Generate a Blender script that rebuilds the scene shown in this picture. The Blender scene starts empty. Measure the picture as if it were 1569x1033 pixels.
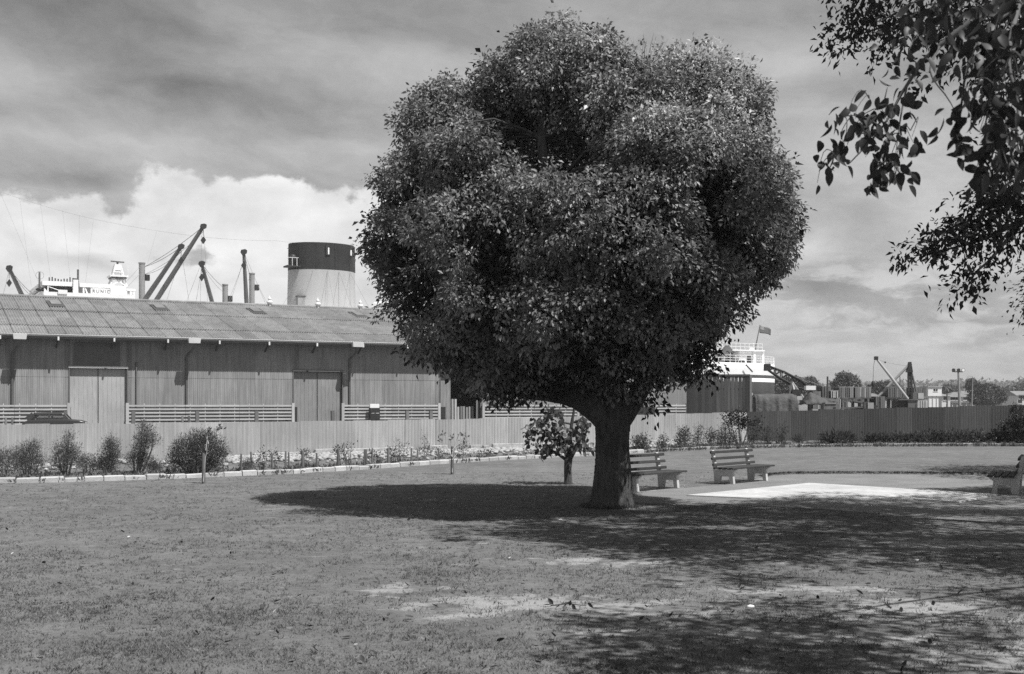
import bpy, math, random
import numpy as np
from mathutils import Vector, Matrix

random.seed(7)
RNG = np.random.default_rng(11)
SC = bpy.context.scene
COL = SC.collection
R = math.radians

# ---------------------------------------------------------------- camera
F, CX, HY, EYE = 1850.0, 784.5, 620.0, 1.9
cam_d = bpy.data.cameras.new('camera')
cam = bpy.data.objects.new('camera', cam_d)
COL.objects.link(cam)
cam.location = (0, 0, EYE)
cam.rotation_euler = (R(90), 0, 0)
cam_d.sensor_width = 36
cam_d.lens = 36 * F / 1569
cam_d.shift_y = (HY - 516.5) / 1569
cam_d.clip_start = 0.1
cam_d.clip_end = 8000
cam_d.dof.use_dof = True
cam_d.dof.focus_distance = 24
cam_d.dof.aperture_fstop = 5.0
SC.camera = cam

# ---------------------------------------------------------------- exposure, sun, sky
SC.view_settings.view_transform = 'Standard'
SC.view_settings.look = 'None'
SC.view_settings.exposure = 0.3
SC.view_settings.gamma = 1.0
SC.view_settings.use_curve_mapping = False
try:
    SC.cycles.use_denoising = False
    SC.cycles.max_bounces = 6
    SC.cycles.diffuse_bounces = 3
    SC.cycles.glossy_bounces = 2
    SC.cycles.transmission_bounces = 3
    SC.cycles.transparent_max_bounces = 6
    SC.cycles.sample_clamp_indirect = 4.0
except Exception:
    pass

SUN_EL = R(60)
SUN_H = Vector((0.76, -0.65, 0)).normalized()
sun_dir = SUN_H * math.cos(SUN_EL) + Vector((0, 0, math.sin(SUN_EL)))
sun_d = bpy.data.lights.new('sun', 'SUN')
sun_d.energy = 5.0
sun_d.angle = R(0.5)
sun_d.color = (1.0, 0.995, 0.985)
sun = bpy.data.objects.new('sun', sun_d)
sun.rotation_euler = sun_dir.to_track_quat('Z', 'Y').to_euler()
sun.location = (20, -20, 40)
COL.objects.link(sun)


class Nodes:
    """small helper for building node trees"""
    def __init__(s, tree):
        s.t = tree
        s.n = tree.nodes
        s.l = tree.links

    def put(s, sock, v):
        if isinstance(v, bpy.types.NodeSocket):
            s.l.new(v, sock)
        elif v is not None:
            sock.default_value = v

    def m(s, op, a, b=None, c=None, clamp=False):
        n = s.n.new('ShaderNodeMath')
        n.operation = op
        n.use_clamp = clamp
        s.put(n.inputs[0], a)
        if b is not None:
            s.put(n.inputs[1], b)
        if c is not None:
            s.put(n.inputs[2], c)
        return n.outputs[0]

    def ss(s, x, a, b, lo=0.0, hi=1.0):
        n = s.n.new('ShaderNodeMapRange')
        n.interpolation_type = 'SMOOTHSTEP'
        s.put(n.inputs[0], x)
        for i, v in enumerate((a, b, lo, hi)):
            s.put(n.inputs[i + 1], v)
        return n.outputs[0]

    def lin(s, x, a, b, lo, hi):
        n = s.n.new('ShaderNodeMapRange')
        s.put(n.inputs[0], x)
        for i, v in enumerate((a, b, lo, hi)):
            s.put(n.inputs[i + 1], v)
        return n.outputs[0]

    def noise(s, vec, scale=1.0, detail=4.0, rough=0.5, dist=0.0, typ='FBM'):
        n = s.n.new('ShaderNodeTexNoise')
        if vec is not None:
            s.l.new(vec, n.inputs['Vector'])
        n.inputs['Scale'].default_value = scale
        n.inputs['Detail'].default_value = detail
        n.inputs['Roughness'].default_value = rough
        n.inputs['Distortion'].default_value = dist
        return n.outputs[0]

    def comb(s, x, y, z):
        n = s.n.new('ShaderNodeCombineXYZ')
        for i, v in enumerate((x, y, z)):
            s.put(n.inputs[i], v)
        return n.outputs[0]

    def sep(s, v):
        n = s.n.new('ShaderNodeSeparateXYZ')
        s.l.new(v, n.inputs[0])
        return n.outputs

    def mixf(s, f, a, b):
        n = s.n.new('ShaderNodeMix')
        n.data_type = 'FLOAT'
        s.put(n.inputs[0], f)
        s.put(n.inputs[2], a)
        s.put(n.inputs[3], b)
        return n.outputs[0]

    def gray(s, v):
        return s.comb(v, v, v)

    def gauss(s, x, y, cx, cy, rx, ry):
        dx = s.m('MULTIPLY', s.m('SUBTRACT', x, cx), 1.0 / rx)
        dy = s.m('MULTIPLY', s.m('SUBTRACT', y, cy), 1.0 / ry)
        d2 = s.m('ADD', s.m('MULTIPLY', dx, dx), s.m('MULTIPLY', dy, dy))
        return s.m('EXPONENT', s.m('MULTIPLY', d2, -1.0))


world = bpy.data.worlds.new('World')
SC.world = world
world.use_nodes = True
wt = world.node_tree
wt.nodes.clear()
W = Nodes(wt)
tc = wt.nodes.new('ShaderNodeTexCoord')
dx_, dy_, dz_ = W.sep(tc.outputs['Generated'])
hyp = W.m('MAXIMUM', W.m('SQRT', W.m('ADD', W.m('MULTIPLY', dx_, dx_), W.m('MULTIPLY', dy_, dy_))), 0.12)
AZ = W.m('ARCTAN2', dx_, dy_)                   # 0 straight ahead, + to the right
TE = W.m('DIVIDE', dz_, hyp)                    # tangent of the elevation
nv = W.comb(W.m('MULTIPLY', AZ, 3.0), W.m('MULTIPLY', TE, 7.0), 3.7)
warp1 = W.m('SUBTRACT', W.noise(nv, 2.2, 5, 0.55), 0.5)
warp2 = W.m('SUBTRACT', W.noise(W.comb(W.m('MULTIPLY', AZ, 3.0), W.m('MULTIPLY', TE, 7.0), 9.1), 2.6, 5, 0.55), 0.5)
A2 = W.m('ADD', AZ, W.m('MULTIPLY', warp1, 0.085))
E2 = W.m('ADD', TE, W.m('MULTIPLY', warp2, 0.045))
AF = W.m('ADD', AZ, W.m('MULTIPLY', warp1, 0.05))
EF = W.m('ADD', TE, W.m('MULTIPLY', warp2, 0.03))


def paz(px):
    return math.atan((px - CX) / F)


def pel(py):
    return (HY - py) / F


# the stratus deck: brighter at the horizon, darker overhead
deck = W.lin(TE, 0.0, 0.11, 0.62, 0.54)
deck = W.m('MULTIPLY', deck, W.lin(TE, 0.13, 0.36, 1.0, 0.60))
deck = W.m('MULTIPLY', deck, W.lin(TE, 0.36, 2.0, 1.0, 0.6))
streak = W.noise(W.comb(W.m('MULTIPLY', A2, 4.0), W.m('MULTIPLY', W.m('ADD', E2, W.m('MULTIPLY', A2, 0.12)), 9.5), 1.3), 1.35, 8, 0.56)
deck = W.m('MULTIPLY', deck, W.lin(streak, 0.3, 0.7, 0.67, 1.31))
fine = W.noise(W.comb(W.m('MULTIPLY', A2, 9.0), W.m('MULTIPLY', W.m('ADD', E2, W.m('MULTIPLY', A2, 0.15)), 17.0), 5.3), 2.2, 9, 0.64)
deck = W.m('MULTIPLY', deck, W.lin(fine, 0.3, 0.7, 0.86, 1.14))
for px, py, rx, ry, amp in (
        (330, 165, 200, 45, -0.13), (150, 45, 260, 26, -0.05), (560, 195, 90, 28, -0.05), (420, 60, 200, 30, -0.04),
        (610, 100, 130, 28, 0.17), (20, 165, 90, 36, 0.10), (70, 240, 120, 16, 0.12), (210, 232, 90, 26, 0.08),
        (520, 235, 120, 20, 0.06), (100, 290, 140, 14, -0.16),
        (1210, 95, 120, 36, 0.20), (1240, 30, 160, 20, -0.06), (1240, 250, 80, 60, 0.06), (1230, 385, 70, 22, 0.30), (1220, 435, 110, 22, -0.17),
        (1420, 455, 160, 16, -0.06), (1470, 425, 150, 14, 0.16), (1230, 540, 60, 10, 0.22), (1450, 545, 150, 10, 0.14), (1330, 500, 200, 8, -0.09),
        (1500, 510, 120, 8, 0.14), (1380, 565, 250, 14, 0.04)):
    g = W.gauss(A2, E2, paz(px), pel(py), rx / F, ry / F)
    deck = W.m('ADD', deck, W.m('MULTIPLY', g, amp))
# the cumulus bank low on the left
field = None
for px, py, rx, ry in ((20, 400, 100, 88), (105, 385, 75, 78), (150, 400, 60, 72), (205, 372, 40, 56), (270, 342, 82, 74), (345, 345, 60, 66), (415, 336, 72, 66), (480, 350, 84, 78),
                       (560, 360, 80, 72), (640, 380, 90, 70), (200, 470, 330, 92), (480, 450, 260, 110), (-130, 400, 140, 90), (-330, 430, 180, 90)):
    dx = W.m('MULTIPLY', W.m('SUBTRACT', AF, paz(px)), F / rx)
    dy = W.m('MULTIPLY', W.m('SUBTRACT', EF, pel(py)), F / ry)
    v = W.m('SUBTRACT', 1.0, W.m('SQRT', W.m('ADD', W.m('MULTIPLY', dx, dx), W.m('MULTIPLY', dy, dy))))
    field = v if field is None else W.m('MAXIMUM', field, v)
puff = W.noise(W.comb(W.m('MULTIPLY', AZ, 20.0), W.m('MULTIPLY', TE, 26.0), 2.2), 1.5, 8, 0.62)
field = W.m('ADD', field, W.m('MULTIPLY', W.m('SUBTRACT', puff, 0.5), 1.15))
cmask = W.ss(field, -0.02, 0.20)
cb = W.lin(W.noise(W.comb(W.m('MULTIPLY', AF, 9.0), W.m('MULTIPLY', EF, 14.0), 7.7), 1.5, 7, 0.58), 0.3, 0.7, 0.76, 1.12)
cb = W.m('ADD', cb, W.m('MULTIPLY', W.ss(field, 0.0, 0.5), 0.02))
for px, py, rx, ry, amp in ((125, 412, 60, 12, -0.3), (190, 425, 40, 12, -0.18), (90, 350, 50, 18, -0.14), (580, 440, 60, 40, -0.2), (240, 390, 50, 14, -0.12), (330, 430, 70, 16, -0.14), (150, 330, 30, 14, -0.1), (430, 300, 40, 14, -.06)):
    cb = W.m('ADD', cb, W.m('MULTIPLY', W.gauss(A2, E2, paz(px), pel(py), rx / F, ry / F), amp))
# thin lit streaks on the right, small cumulus tops near the horizon
low = W.noise(W.comb(W.m('MULTIPLY', A2, 9.0), W.m('MULTIPLY', E2, 27.0), 4.4), 1.6, 8, 0.62)
lmask = W.m('MULTIPLY', W.ss(low, 0.44, 0.64), W.m('MULTIPLY', W.ss(TE, 0.0, 0.03), W.ss(TE, 0.14, 0.09)))
clouds = W.mixf(W.m('MULTIPLY', lmask, 0.85), deck, 0.78)
clouds = W.mixf(cmask, clouds, cb)
# clear sky seen through thin places of the deck
sky = wt.nodes.new('ShaderNodeTexSky')
sky.sky_type = 'NISHITA'
sky.sun_disc = False
sky.sun_elevation = SUN_EL
sky.sun_rotation = math.atan2(SUN_H.x, SUN_H.y)
bw = wt.nodes.new('ShaderNodeRGBToBW')
wt.links.new(sky.outputs[0], bw.inputs[0])
skyv = W.m('MULTIPLY', bw.outputs[0], 0.10)
final = W.mixf(0.88, skyv, clouds)
final = W.m('MAXIMUM', final, 0.02)
below = W.ss(dz_, -0.12, 0.0)
final = W.mixf(below, 0.12, final)
bg = wt.nodes.new('ShaderNodeBackground')
wt.links.new(W.gray(W.m('MULTIPLY', final, 10.0)), bg.inputs[0])
bg.inputs[1].default_value = 0.08
wo = wt.nodes.new('ShaderNodeOutputWorld')
wt.links.new(bg.outputs[0], wo.inputs[0])

# ---------------------------------------------------------------- materials
MATS = {}


def mat(name, v, rough=0.8, noise=(3.0, 0.12), stretch=(1, 1, 1), noise2=None, stretch2=None, bump=None, objrand=0.0, spec=0.3, obj=False, metal=0.0):
    """grey procedural material: v = base reflectance"""
    if name in MATS:
        return MATS[name]
    m = bpy.data.materials.new(name)
    m.use_nodes = True
    t = m.node_tree
    t.nodes.clear()
    N = Nodes(t)
    out = t.nodes.new('ShaderNodeOutputMaterial')
    p = t.nodes.new('ShaderNodeBsdfPrincipled')
    t.links.new(p.outputs[0], out.inputs[0])
    if obj:
        co = t.nodes.new('ShaderNodeTexCoord').outputs['Object']
    else:
        co = t.nodes.new('ShaderNodeNewGeometry').outputs['Position']
    x, y, z = N.sep(co)

    def st(s):
        return N.comb(N.m('MULTIPLY', x, s[0]), N.m('MULTIPLY', y, s[1]), N.m('MULTIPLY', z, s[2]))
    val = v
    if noise:
        n = N.noise(st(stretch), noise[0], 5, 0.6)
        val = N.m('MULTIPLY', N.lin(n, 0.25, 0.75, 1 - noise[1], 1 + noise[1]), val)
    if noise2:
        n = N.noise(st(stretch2 or (1, 1, 1)), noise2[0], 4, 0.6)
        val = N.m('MULTIPLY', N.lin(n, 0.25, 0.75, 1 - noise2[1], 1 + noise2[1]), val)
    if objrand:
        oi = t.nodes.new('ShaderNodeObjectInfo').outputs['Random']
        val = N.m('MULTIPLY', N.lin(oi, 0, 1, 1 - objrand, 1 + objrand), val)
    if not isinstance(val, float) and not isinstance(val, int):
        t.links.new(N.gray(val), p.inputs['Base Color'])
    else:
        p.inputs['Base Color'].default_value = (v, v, v, 1)
    p.inputs['Roughness'].default_value = rough
    p.inputs['Specular IOR Level'].default_value = spec
    p.inputs['Metallic'].default_value = metal
    if bump:
        b = t.nodes.new('ShaderNodeBump')
        b.inputs['Strength'].default_value = bump[1]
        b.inputs['Distance'].default_value = bump[2] if len(bump) > 2 else 0.02
        t.links.new(N.noise(st(bump[3] if len(bump) > 3 else (1, 1, 1)), bump[0], 5, 0.65), b.inputs['Height'])
        t.links.new(b.outputs[0], p.inputs['Normal'])
    MATS[name] = m
    return m


def leaf_mat(name, v, rough=0.42, trans=0.25, spec=0.45):
    if name in MATS:
        return MATS[name]
    m = bpy.data.materials.new(name)
    m.use_nodes = True
    t = m.node_tree
    t.nodes.clear()
    N = Nodes(t)
    out = t.nodes.new('ShaderNodeOutputMaterial')
    p = t.nodes.new('ShaderNodeBsdfPrincipled')
    tr = t.nodes.new('ShaderNodeBsdfTranslucent')
    mx = t.nodes.new('ShaderNodeMixShader')
    at = t.nodes.new('ShaderNodeAttribute')
    at.attribute_name = 'tone'
    val = N.m('MULTIPLY', at.outputs['Fac'], v)
    g = N.gray(val)
    t.links.new(g, p.inputs['Base Color'])
    t.links.new(N.gray(N.m('MULTIPLY', val, 1.3)), tr.inputs['Color'])
    p.inputs['Roughness'].default_value = rough
    p.inputs['Specular IOR Level'].default_value = spec
    mx.inputs[0].default_value = trans
    t.links.new(p.outputs[0], mx.inputs[1])
    t.links.new(tr.outputs[0], mx.inputs[2])
    t.links.new(mx.outputs[0], out.inputs[0])
    MATS[name] = m
    return m


# ---------------------------------------------------------------- object helpers
def tag(o, label=None, cat=None, group=None, kind=None):
    if label:
        o['label'] = label
    if cat:
        o['category'] = cat
    if group:
        o['group'] = group
    if kind:
        o['kind'] = kind
    return o


def thing(name, label, cat, loc=(0, 0, 0), rz=0.0, group=None):
    o = bpy.data.objects.new(name, None)
    o.empty_display_size = 0.3
    o.location = loc
    o.rotation_euler = (0, 0, rz)
    COL.objects.link(o)
    return tag(o, label, cat, group)


def link(name, me, m=None, parent=None):
    o = bpy.data.objects.new(name, me)
    COL.objects.link(o)
    if m is not None and not me.materials:
        me.materials.append(m)
    if parent is not None:
        o.parent = parent
    return o


def place(me, name, parent, loc=(0, 0, 0), rz=0.0, scale=(1, 1, 1), rot=None):
    o = link(name, me, None, parent)
    o.location = loc
    o.rotation_euler = rot if rot else (0, 0, rz)
    o.scale = scale
    return o


def copy_tree(o, parent=None):
    c = o.copy()
    COL.objects.link(c)
    if parent is not None:
        c.parent = parent
    for ch in list(o.children):
        copy_tree(ch, c)
    return c


def frame_of(d, up=Vector((0, 0, 1))):
    d = d.normalized()
    if abs(d.dot(up)) > 0.98:
        up = Vector((0, 1, 0))
    a = d.cross(up).normalized()
    b = a.cross(d).normalized()
    return a, b


class MB:
    def __init__(s, off=(0, 0, 0)):
        s.v, s.f, s.sm = [], [], []
        s.off = Vector(off)

    def add(s, vs, fs, smooth=False):
        k = len(s.v)
        s.v += [tuple(Vector(q) - s.off) for q in vs]
        s.f += [tuple(i + k for i in f) for f in fs]
        s.sm += [smooth] * len(fs)
        return s

    def box(s, x0, x1, y0, y1, z0, z1):
        return s.add([(x0, y0, z0), (x1, y0, z0), (x1, y1, z0), (x0, y1, z0), (x0, y0, z1), (x1, y0, z1), (x1, y1, z1), (x0, y1, z1)],
                     [(0, 3, 2, 1), (4, 5, 6, 7), (0, 1, 5, 4), (1, 2, 6, 5), (2, 3, 7, 6), (3, 0, 4, 7)])

    def hexa(s, b, t):
        """b, t: four bottom and four top corners"""
        return s.add(list(b) + list(t), [(0, 3, 2, 1), (4, 5, 6, 7), (0, 1, 5, 4), (1, 2, 6, 5), (2, 3, 7, 6), (3, 0, 4, 7)])

    def bar(s, p, q, w, h, up=(0, 0, 1)):
        p, q = Vector(p), Vector(q)
        a, b = frame_of(q - p, Vector(up))
        a, b = a * (w / 2), b * (h / 2)
        return s.hexa([p - a - b, p + a - b, p + a + b, p - a + b], [q - a - b, q + a - b, q + a + b, q - a + b])

    def tube(s, pts, rad, n=8, caps=True, smooth=True):
        pts = [Vector(p) for p in pts]
        if not isinstance(rad, (list, tuple)):
            rad = [rad] * len(pts)
        vs, fs = [], []
        for i, p in enumerate(pts):
            d = (pts[min(i + 1, len(pts) - 1)] - pts[max(i - 1, 0)])
            a, b = frame_of(d)
            for k in range(n):
                t = 2 * math.pi * k / n
                vs.append(p + (a * math.cos(t) + b * math.sin(t)) * rad[i])
        for i in range(len(pts) - 1):
            for k in range(n):
                k2 = (k + 1) % n
                fs.append((i * n + k, i * n + k2, (i + 1) * n + k2, (i + 1) * n + k))
        s.add(vs, fs, smooth)
        if caps:
            s.add(vs[:n], [tuple(range(n))[::-1]])
            s.add(vs[-n:], [tuple(range(n))])
        return s

    def lathe(s, prof, cx=0, cy=0, n=16, smooth=True, sx=1.0, sy=1.0):
        vs, fs = [], []
        for r, z in prof:
            for k in range(n):
                t = 2 * math.pi * k / n
                vs.append((cx + sx * r * math.cos(t), cy + sy * r * math.sin(t), z))
        for i in range(len(prof) - 1):
            for k in range(n):
                k2 = (k + 1) % n
                fs.append((i * n + k, i * n + k2, (i + 1) * n + k2, (i + 1) * n + k))
        s.add(vs, fs, smooth)
        s.add(vs[:n], [tuple(range(n))[::-1]])
        s.add(vs[-n:], [tuple(range(n))])
        return s

    def prism(s, poly, axis, a, b):
        """poly: 2D points; extruded along axis ('x','y','z') from a to b"""
        def mk(u, w, t):
            return {'x': (t, u, w), 'y': (u, t, w), 'z': (u, w, t)}[axis]
        n = len(poly)
        vs = [mk(u, w, a) for u, w in poly] + [mk(u, w, b) for u, w in poly]
        fs = [tuple(range(n)), tuple(range(2 * n - 1, n - 1, -1))]
        fs += [(i, i + n, (i + 1) % n + n, (i + 1) % n) for i in range(n)]
        return s.add(vs, fs)

    def mesh(s, name, m=None):
        me = bpy.data.meshes.new(name)
        me.from_pydata([tuple(q) for q in s.v], [], s.f)
        me.polygons.foreach_set('use_smooth', s.sm)
        me.update()
        if m is not None:
            me.materials.append(m)
        return me

    def build(s, name, m, parent=None, bevel=0.0):
        me = s.mesh(name, m)
        fix_normals(me)
        o = link(name, me, None, parent)
        if bevel:
            b = o.modifiers.new('bevel', 'BEVEL')
            b.width = bevel
            b.segments = 2
            b.limit_method = 'ANGLE'
        return o


def fix_normals(me):
    import bmesh
    bm = bmesh.new()
    bm.from_mesh(me)
    bmesh.ops.recalc_face_normals(bm, faces=bm.faces)
    bm.to_mesh(me)
    bm.free()


def P(px, py, D):
    return Vector(((px - CX) / F * D, D, EYE - (py - HY) / F * D))


def G(px, py):
    """the point of the flat lawn under a pixel of the survey sketch"""
    D = EYE * F / (py - HY)
    return Vector(((px - CX) / F * D, D, 0))


def np_mesh(name, verts, tris, tone=None, m=None, smooth=False):
    me = bpy.data.meshes.new(name)
    nv, nf = len(verts), len(tris)
    me.vertices.add(nv)
    me.vertices.foreach_set('co', np.asarray(verts, dtype=np.float32).ravel())
    me.loops.add(nf * 3)
    me.loops.foreach_set('vertex_index', np.asarray(tris, dtype=np.int32).ravel())
    me.polygons.add(nf)
    me.polygons.foreach_set('loop_start', np.arange(0, nf * 3, 3, dtype=np.int32))
    try:
        me.polygons.foreach_set('loop_total', np.full(nf, 3, dtype=np.int32))
    except Exception:
        pass
    if smooth:
        me.polygons.foreach_set('use_smooth', np.ones(nf, dtype=bool))
    if tone is not None:
        at = me.attributes.new('tone', 'FLOAT', 'POINT')
        at.data.foreach_set('value', np.asarray(tone, dtype=np.float32))
    me.update(calc_edges=True)
    me.validate()
    if m is not None:
        me.materials.append(m)
    return me


def unit(a):
    return a / np.maximum(np.linalg.norm(a, axis=1, keepdims=True), 1e-9)


def leaves(base, axis, length, width, tone, rng, flat=0.35, upb=0.5, curl=0.15, face=None):
    """one folded four-point leaf for each base point; returns verts, tris, tones"""
    n = len(base)
    axis = unit(axis)
    nrm = rng.normal(size=(n, 3)) * flat
    nrm[:, 2] += upb
    if face is not None:
        nrm += face
    nrm += rng.normal(size=(n, 3)) * 0.25
    side = unit(np.cross(axis, nrm))
    nrm = unit(np.cross(side, axis))
    L = length[:, None]
    Wd = width[:, None]
    tip = base + axis * L - nrm * L * curl
    mid = base + axis * L * 0.48
    v = np.empty((n, 4, 3))
    v[:, 0] = base
    v[:, 1] = mid + side * Wd * 0.5 + nrm * Wd * 0.14
    v[:, 2] = tip
    v[:, 3] = mid - side * Wd * 0.5 + nrm * Wd * 0.14
    idx = np.arange(n)[:, None] * 4
    tris = np.concatenate([idx + np.array([[0, 1, 2]]), idx + np.array([[0, 2, 3]])], axis=0)
    return v.reshape(-1, 3), tris, np.repeat(tone, 4)


def lobes_points(lobes, n, rng, inner=0.72, outer=1.05, overlap=0.72, keep=0.18, minz=None):
    """points near the surface of a union of ellipsoids, with their outward directions"""
    lob = np.array(lobes, dtype=float)       # cx,cy,cz,rx,ry,rz
    area = (lob[:, 3] * lob[:, 4] + lob[:, 3] * lob[:, 5] + lob[:, 4] * lob[:, 5])
    k = rng.choice(len(lob), size=n, p=area / area.sum())
    d = unit(rng.normal(size=(n, 3)))
    rad = inner + (outer - inner) * rng.random(n) ** 0.6
    # knobbly surface: each lobe carries smaller bumps
    ph = lob[k, 0] * 7 + lob[k, 1] * 3
    bumpf = 1 + 0.10 * np.sin(d[:, 0] * 7 + ph) * np.sin(d[:, 1] * 6 - ph) + 0.08 * np.sin(d[:, 2] * 9 + 2 * ph) * np.sin(d[:, 0] * 8)
    p = lob[k, :3] + d * lob[k, 3:6] * (rad * bumpf)[:, None]
    out = unit(d / lob[k, 3:6])
    q = (p[:, None, :] - lob[None, :, :3]) / lob[None, :, 3:6]
    r = np.linalg.norm(q, axis=2)
    r[np.arange(n), k] = 9
    ok = (r.min(axis=1) > overlap) | (rng.random(n) < keep)
    if minz is not None:
        ok &= p[:, 2] > minz
    return p[ok], out[ok], k[ok]


def sublobes(lobes, n, rng, r0=.26, r1=.5, overlap=.78, keep=.12, inner=.82, outer=1.0, squash=.85):
    """leafy bosses sitting on the surface of the big lobes"""
    p, o, k = lobes_points(lobes, n, rng, inner=inner, outer=outer, overlap=overlap, keep=keep)
    lob = np.array(lobes, dtype=float)
    lim = lob[k, 3:6].min(axis=1) * .75
    r = np.minimum(r0 + (r1 - r0) * rng.random(len(p)) ** 1.5, lim)
    return p - o * (r * .5)[:, None], o, r


def boss_points(c, o, r, per_area, rng, squash=.85, jit=.16):
    """twig tips over the outer side of each boss"""
    n = np.maximum(4, (per_area * r * r).astype(int))
    i = np.repeat(np.arange(len(c)), n)
    d = unit(rng.normal(size=(len(i), 3)) + o[i] * .55 + np.array([0, 0, .18]))
    rr = r[i] * (1 - jit + 2 * jit * rng.random(len(i)))
    return c[i] + d * rr[:, None] * np.array([1, 1, squash]), unit(d + o[i] * .25), i


def clump_leaves(p, out, rng, per=12, spread=0.14, length=0.085, ratio=0.5, droop=0.45, tone=(0.8, 0.35), outw=0.7, upb=0.5, facing=0.0):
    n = len(p)
    t = tone[0] + tone[1] * (rng.random(n) - 0.5) * 2
    b = np.repeat(p, per, axis=0)
    o = np.repeat(out, per, axis=0)
    tt = np.repeat(t, per) * (0.8 + 0.4 * rng.random(n * per))
    off = np.clip(rng.normal(size=b.shape), -1.5, 1.5) * spread
    off += o * (rng.random(len(b))[:, None] - 0.3) * spread * 1.5
    b = b + off
    ax = o * outw + unit(off) * 0.5 + rng.normal(size=b.shape) * 0.45
    ax[:, 2] -= droop
    ln = length * (0.55 + 0.85 * rng.random(len(b)) ** 1.3)
    wd = ln * ratio * (0.8 + 0.4 * rng.random(len(b)))
    return leaves(b, ax, ln, wd, tt, rng, upb=upb, face=o * facing if facing else None)


def join(parts):
    vs, ts, tn, k = [], [], [], 0
    for v, t, o in parts:
        vs.append(v)
        ts.append(t + k)
        tn.append(o)
        k += len(v)
    return np.concatenate(vs), np.concatenate(ts), np.concatenate(tn)


def curve(p0, p1, bend, n=8, rng=random, jit=0.0):
    p0, p1, bend = Vector(p0), Vector(p1), Vector(bend)
    out = []
    for i in range(n + 1):
        t = i / n
        q = p0.lerp(p1, t) + bend * (4 * t * (1 - t))
        if jit and 0 < i < n:
            q = q + Vector((rng.uniform(-jit, jit), rng.uniform(-jit, jit), rng.uniform(-jit, jit)))
        out.append(q)
    return out


# ---------------------------------------------------------------- shared materials
M_ROAD = mat('asphalt', 0.10, 0.9, (0.7, 0.2), noise2=(14, 0.15), bump=(60, 0.3))
M_LAND = mat('yard_ground', 0.16, 0.95, (0.15, 0.25), noise2=(3, 0.2))
M_BED = mat('bed_soil', 0.15, 0.95, (1.2, 0.35), noise2=(9, 0.35), bump=(14, 0.8, 0.06))
M_KERB = mat('kerb_whitewash', 0.41, 0.8, (4, 0.14), noise2=(20, 0.12), objrand=0.16, bump=(25, 0.5))
M_STONE = mat('rubble_stone', 0.36, 0.9, (5, 0.4), bump=(12, 0.5))
M_CONC = mat('concrete', 0.42, 0.85, (2.2, 0.16), noise2=(16, 0.12), bump=(40, 0.3))
M_CONCW = mat('painted_concrete', 0.50, 0.8, (3, 0.16), noise2=(18, 0.14), bump=(30, 0.3), spec=0.2)
M_SLAB = mat('slab_concrete', 0.47, 0.9, (0.9, 0.24), noise2=(7, 0.18), bump=(50, 0.25))
M_GRAVEL = mat('gravel', 0.21, 0.95, (0.9, 0.2), noise2=(25, 0.3), bump=(40, 0.8, 0.03))
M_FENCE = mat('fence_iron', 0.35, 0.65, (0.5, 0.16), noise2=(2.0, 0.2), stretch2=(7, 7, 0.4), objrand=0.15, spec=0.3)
M_FENCED = mat('fence_iron_dark', 0.068, 0.7, (0.5, 0.14), noise2=(2.0, 0.2), stretch2=(7, 7, 0.5), objrand=0.24, spec=0.25)  # right-hand fence, a darker grey than the left one
M_ROOF = mat('roof_sheet_cement', 0.205, 0.9, (0.35, 0.25), noise2=(2.5, 0.3), objrand=0.14, bump=(20, 0.2))
M_WALL = mat('shed_wall_iron', 0.245, 0.65, (0.25, 0.2), noise2=(1.5, 0.30), stretch2=(4, 4, 0.25), objrand=0.09, spec=0.3)
M_DOOR = mat('shed_door_iron', 0.37, 0.65, (0.4, 0.14), noise2=(3, 0.16), stretch2=(4, 4, 0.4), spec=0.3)
M_WHITE = mat('white_paint', 0.80, 0.55, (0.6, 0.05), spec=0.35)
M_GUTTER = mat('gutter_paint', 0.70, 0.6, (0.8, 0.12))
M_PIPE = mat('pipe_paint', 0.13, 0.6, (2, 0.15))
M_DARK = mat('dark_paint', 0.035, 0.5, (2, 0.2))
M_MID = mat('mid_grey_paint', 0.12, 0.6, (1.5, 0.15))
M_TIMBER = mat('weathered_timber', 0.15, 0.85, (1.2, 0.25), stretch=(8, 8, 0.6), objrand=0.3, bump=(10, 0.4, 0.02, (9, 9, 0.5)))
M_TIMBERD = mat('dark_timber', 0.065, 0.85, (1.0, 0.35), stretch=(8, 8, 0.4), objrand=0.45, bump=(10, 0.4, 0.02, (9, 9, 0.5)))
M_RAIL = mat('rail_paint', 0.43, 0.75, (1.0, 0.15), objrand=0.12)
M_BENCH = mat('bench_slat', 0.045, 0.8, (3, 0.25), stretch=(3, 3, 9), objrand=0.2)
M_BARK = mat('bark', 0.095, 0.95, (3.2, 0.55), stretch=(4.5, 4.5, 0.8), noise2=(1.6, 0.35), bump=(7, 1.0, 0.06, (4.5, 4.5, 0.7)))
M_TWIG = mat('twig_bark', 0.11, 0.9, (6, 0.2))
M_STAKE = mat('stake_wood', 0.14, 0.9, (4, 0.2), stretch=(6, 6, 0.6), objrand=0.25)
M_TARP = mat('tarpaulin', 0.085, 0.75, (1.5, 0.25), noise2=(6, 0.12), bump=(2.5, 0.7, 0.15))
M_CRATE = mat('crate_board', 0.24, 0.85, (1, 0.2), stretch=(4, 4, 0.4), objrand=0.55)
M_GLASS = mat('dark_glass', 0.02, 0.12, None, spec=0.6)
M_SHIPG = mat('ship_mast_paint', 0.26, 0.6, (0.8, 0.12))
M_BOOM = mat('derrick_paint', 0.12, 0.6, (0.8, 0.15))
M_FUNNEL = mat('funnel_paint', 0.40, 0.5, (0.3, 0.07), noise2=(0.6, 0.07), stretch2=(2, 2, 0.2))
M_FUNNELT = mat('funnel_top_black', 0.028, 0.45, (0.5, 0.25), noise2=(0.8, 0.25), stretch2=(2, 2, 0.2))
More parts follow.
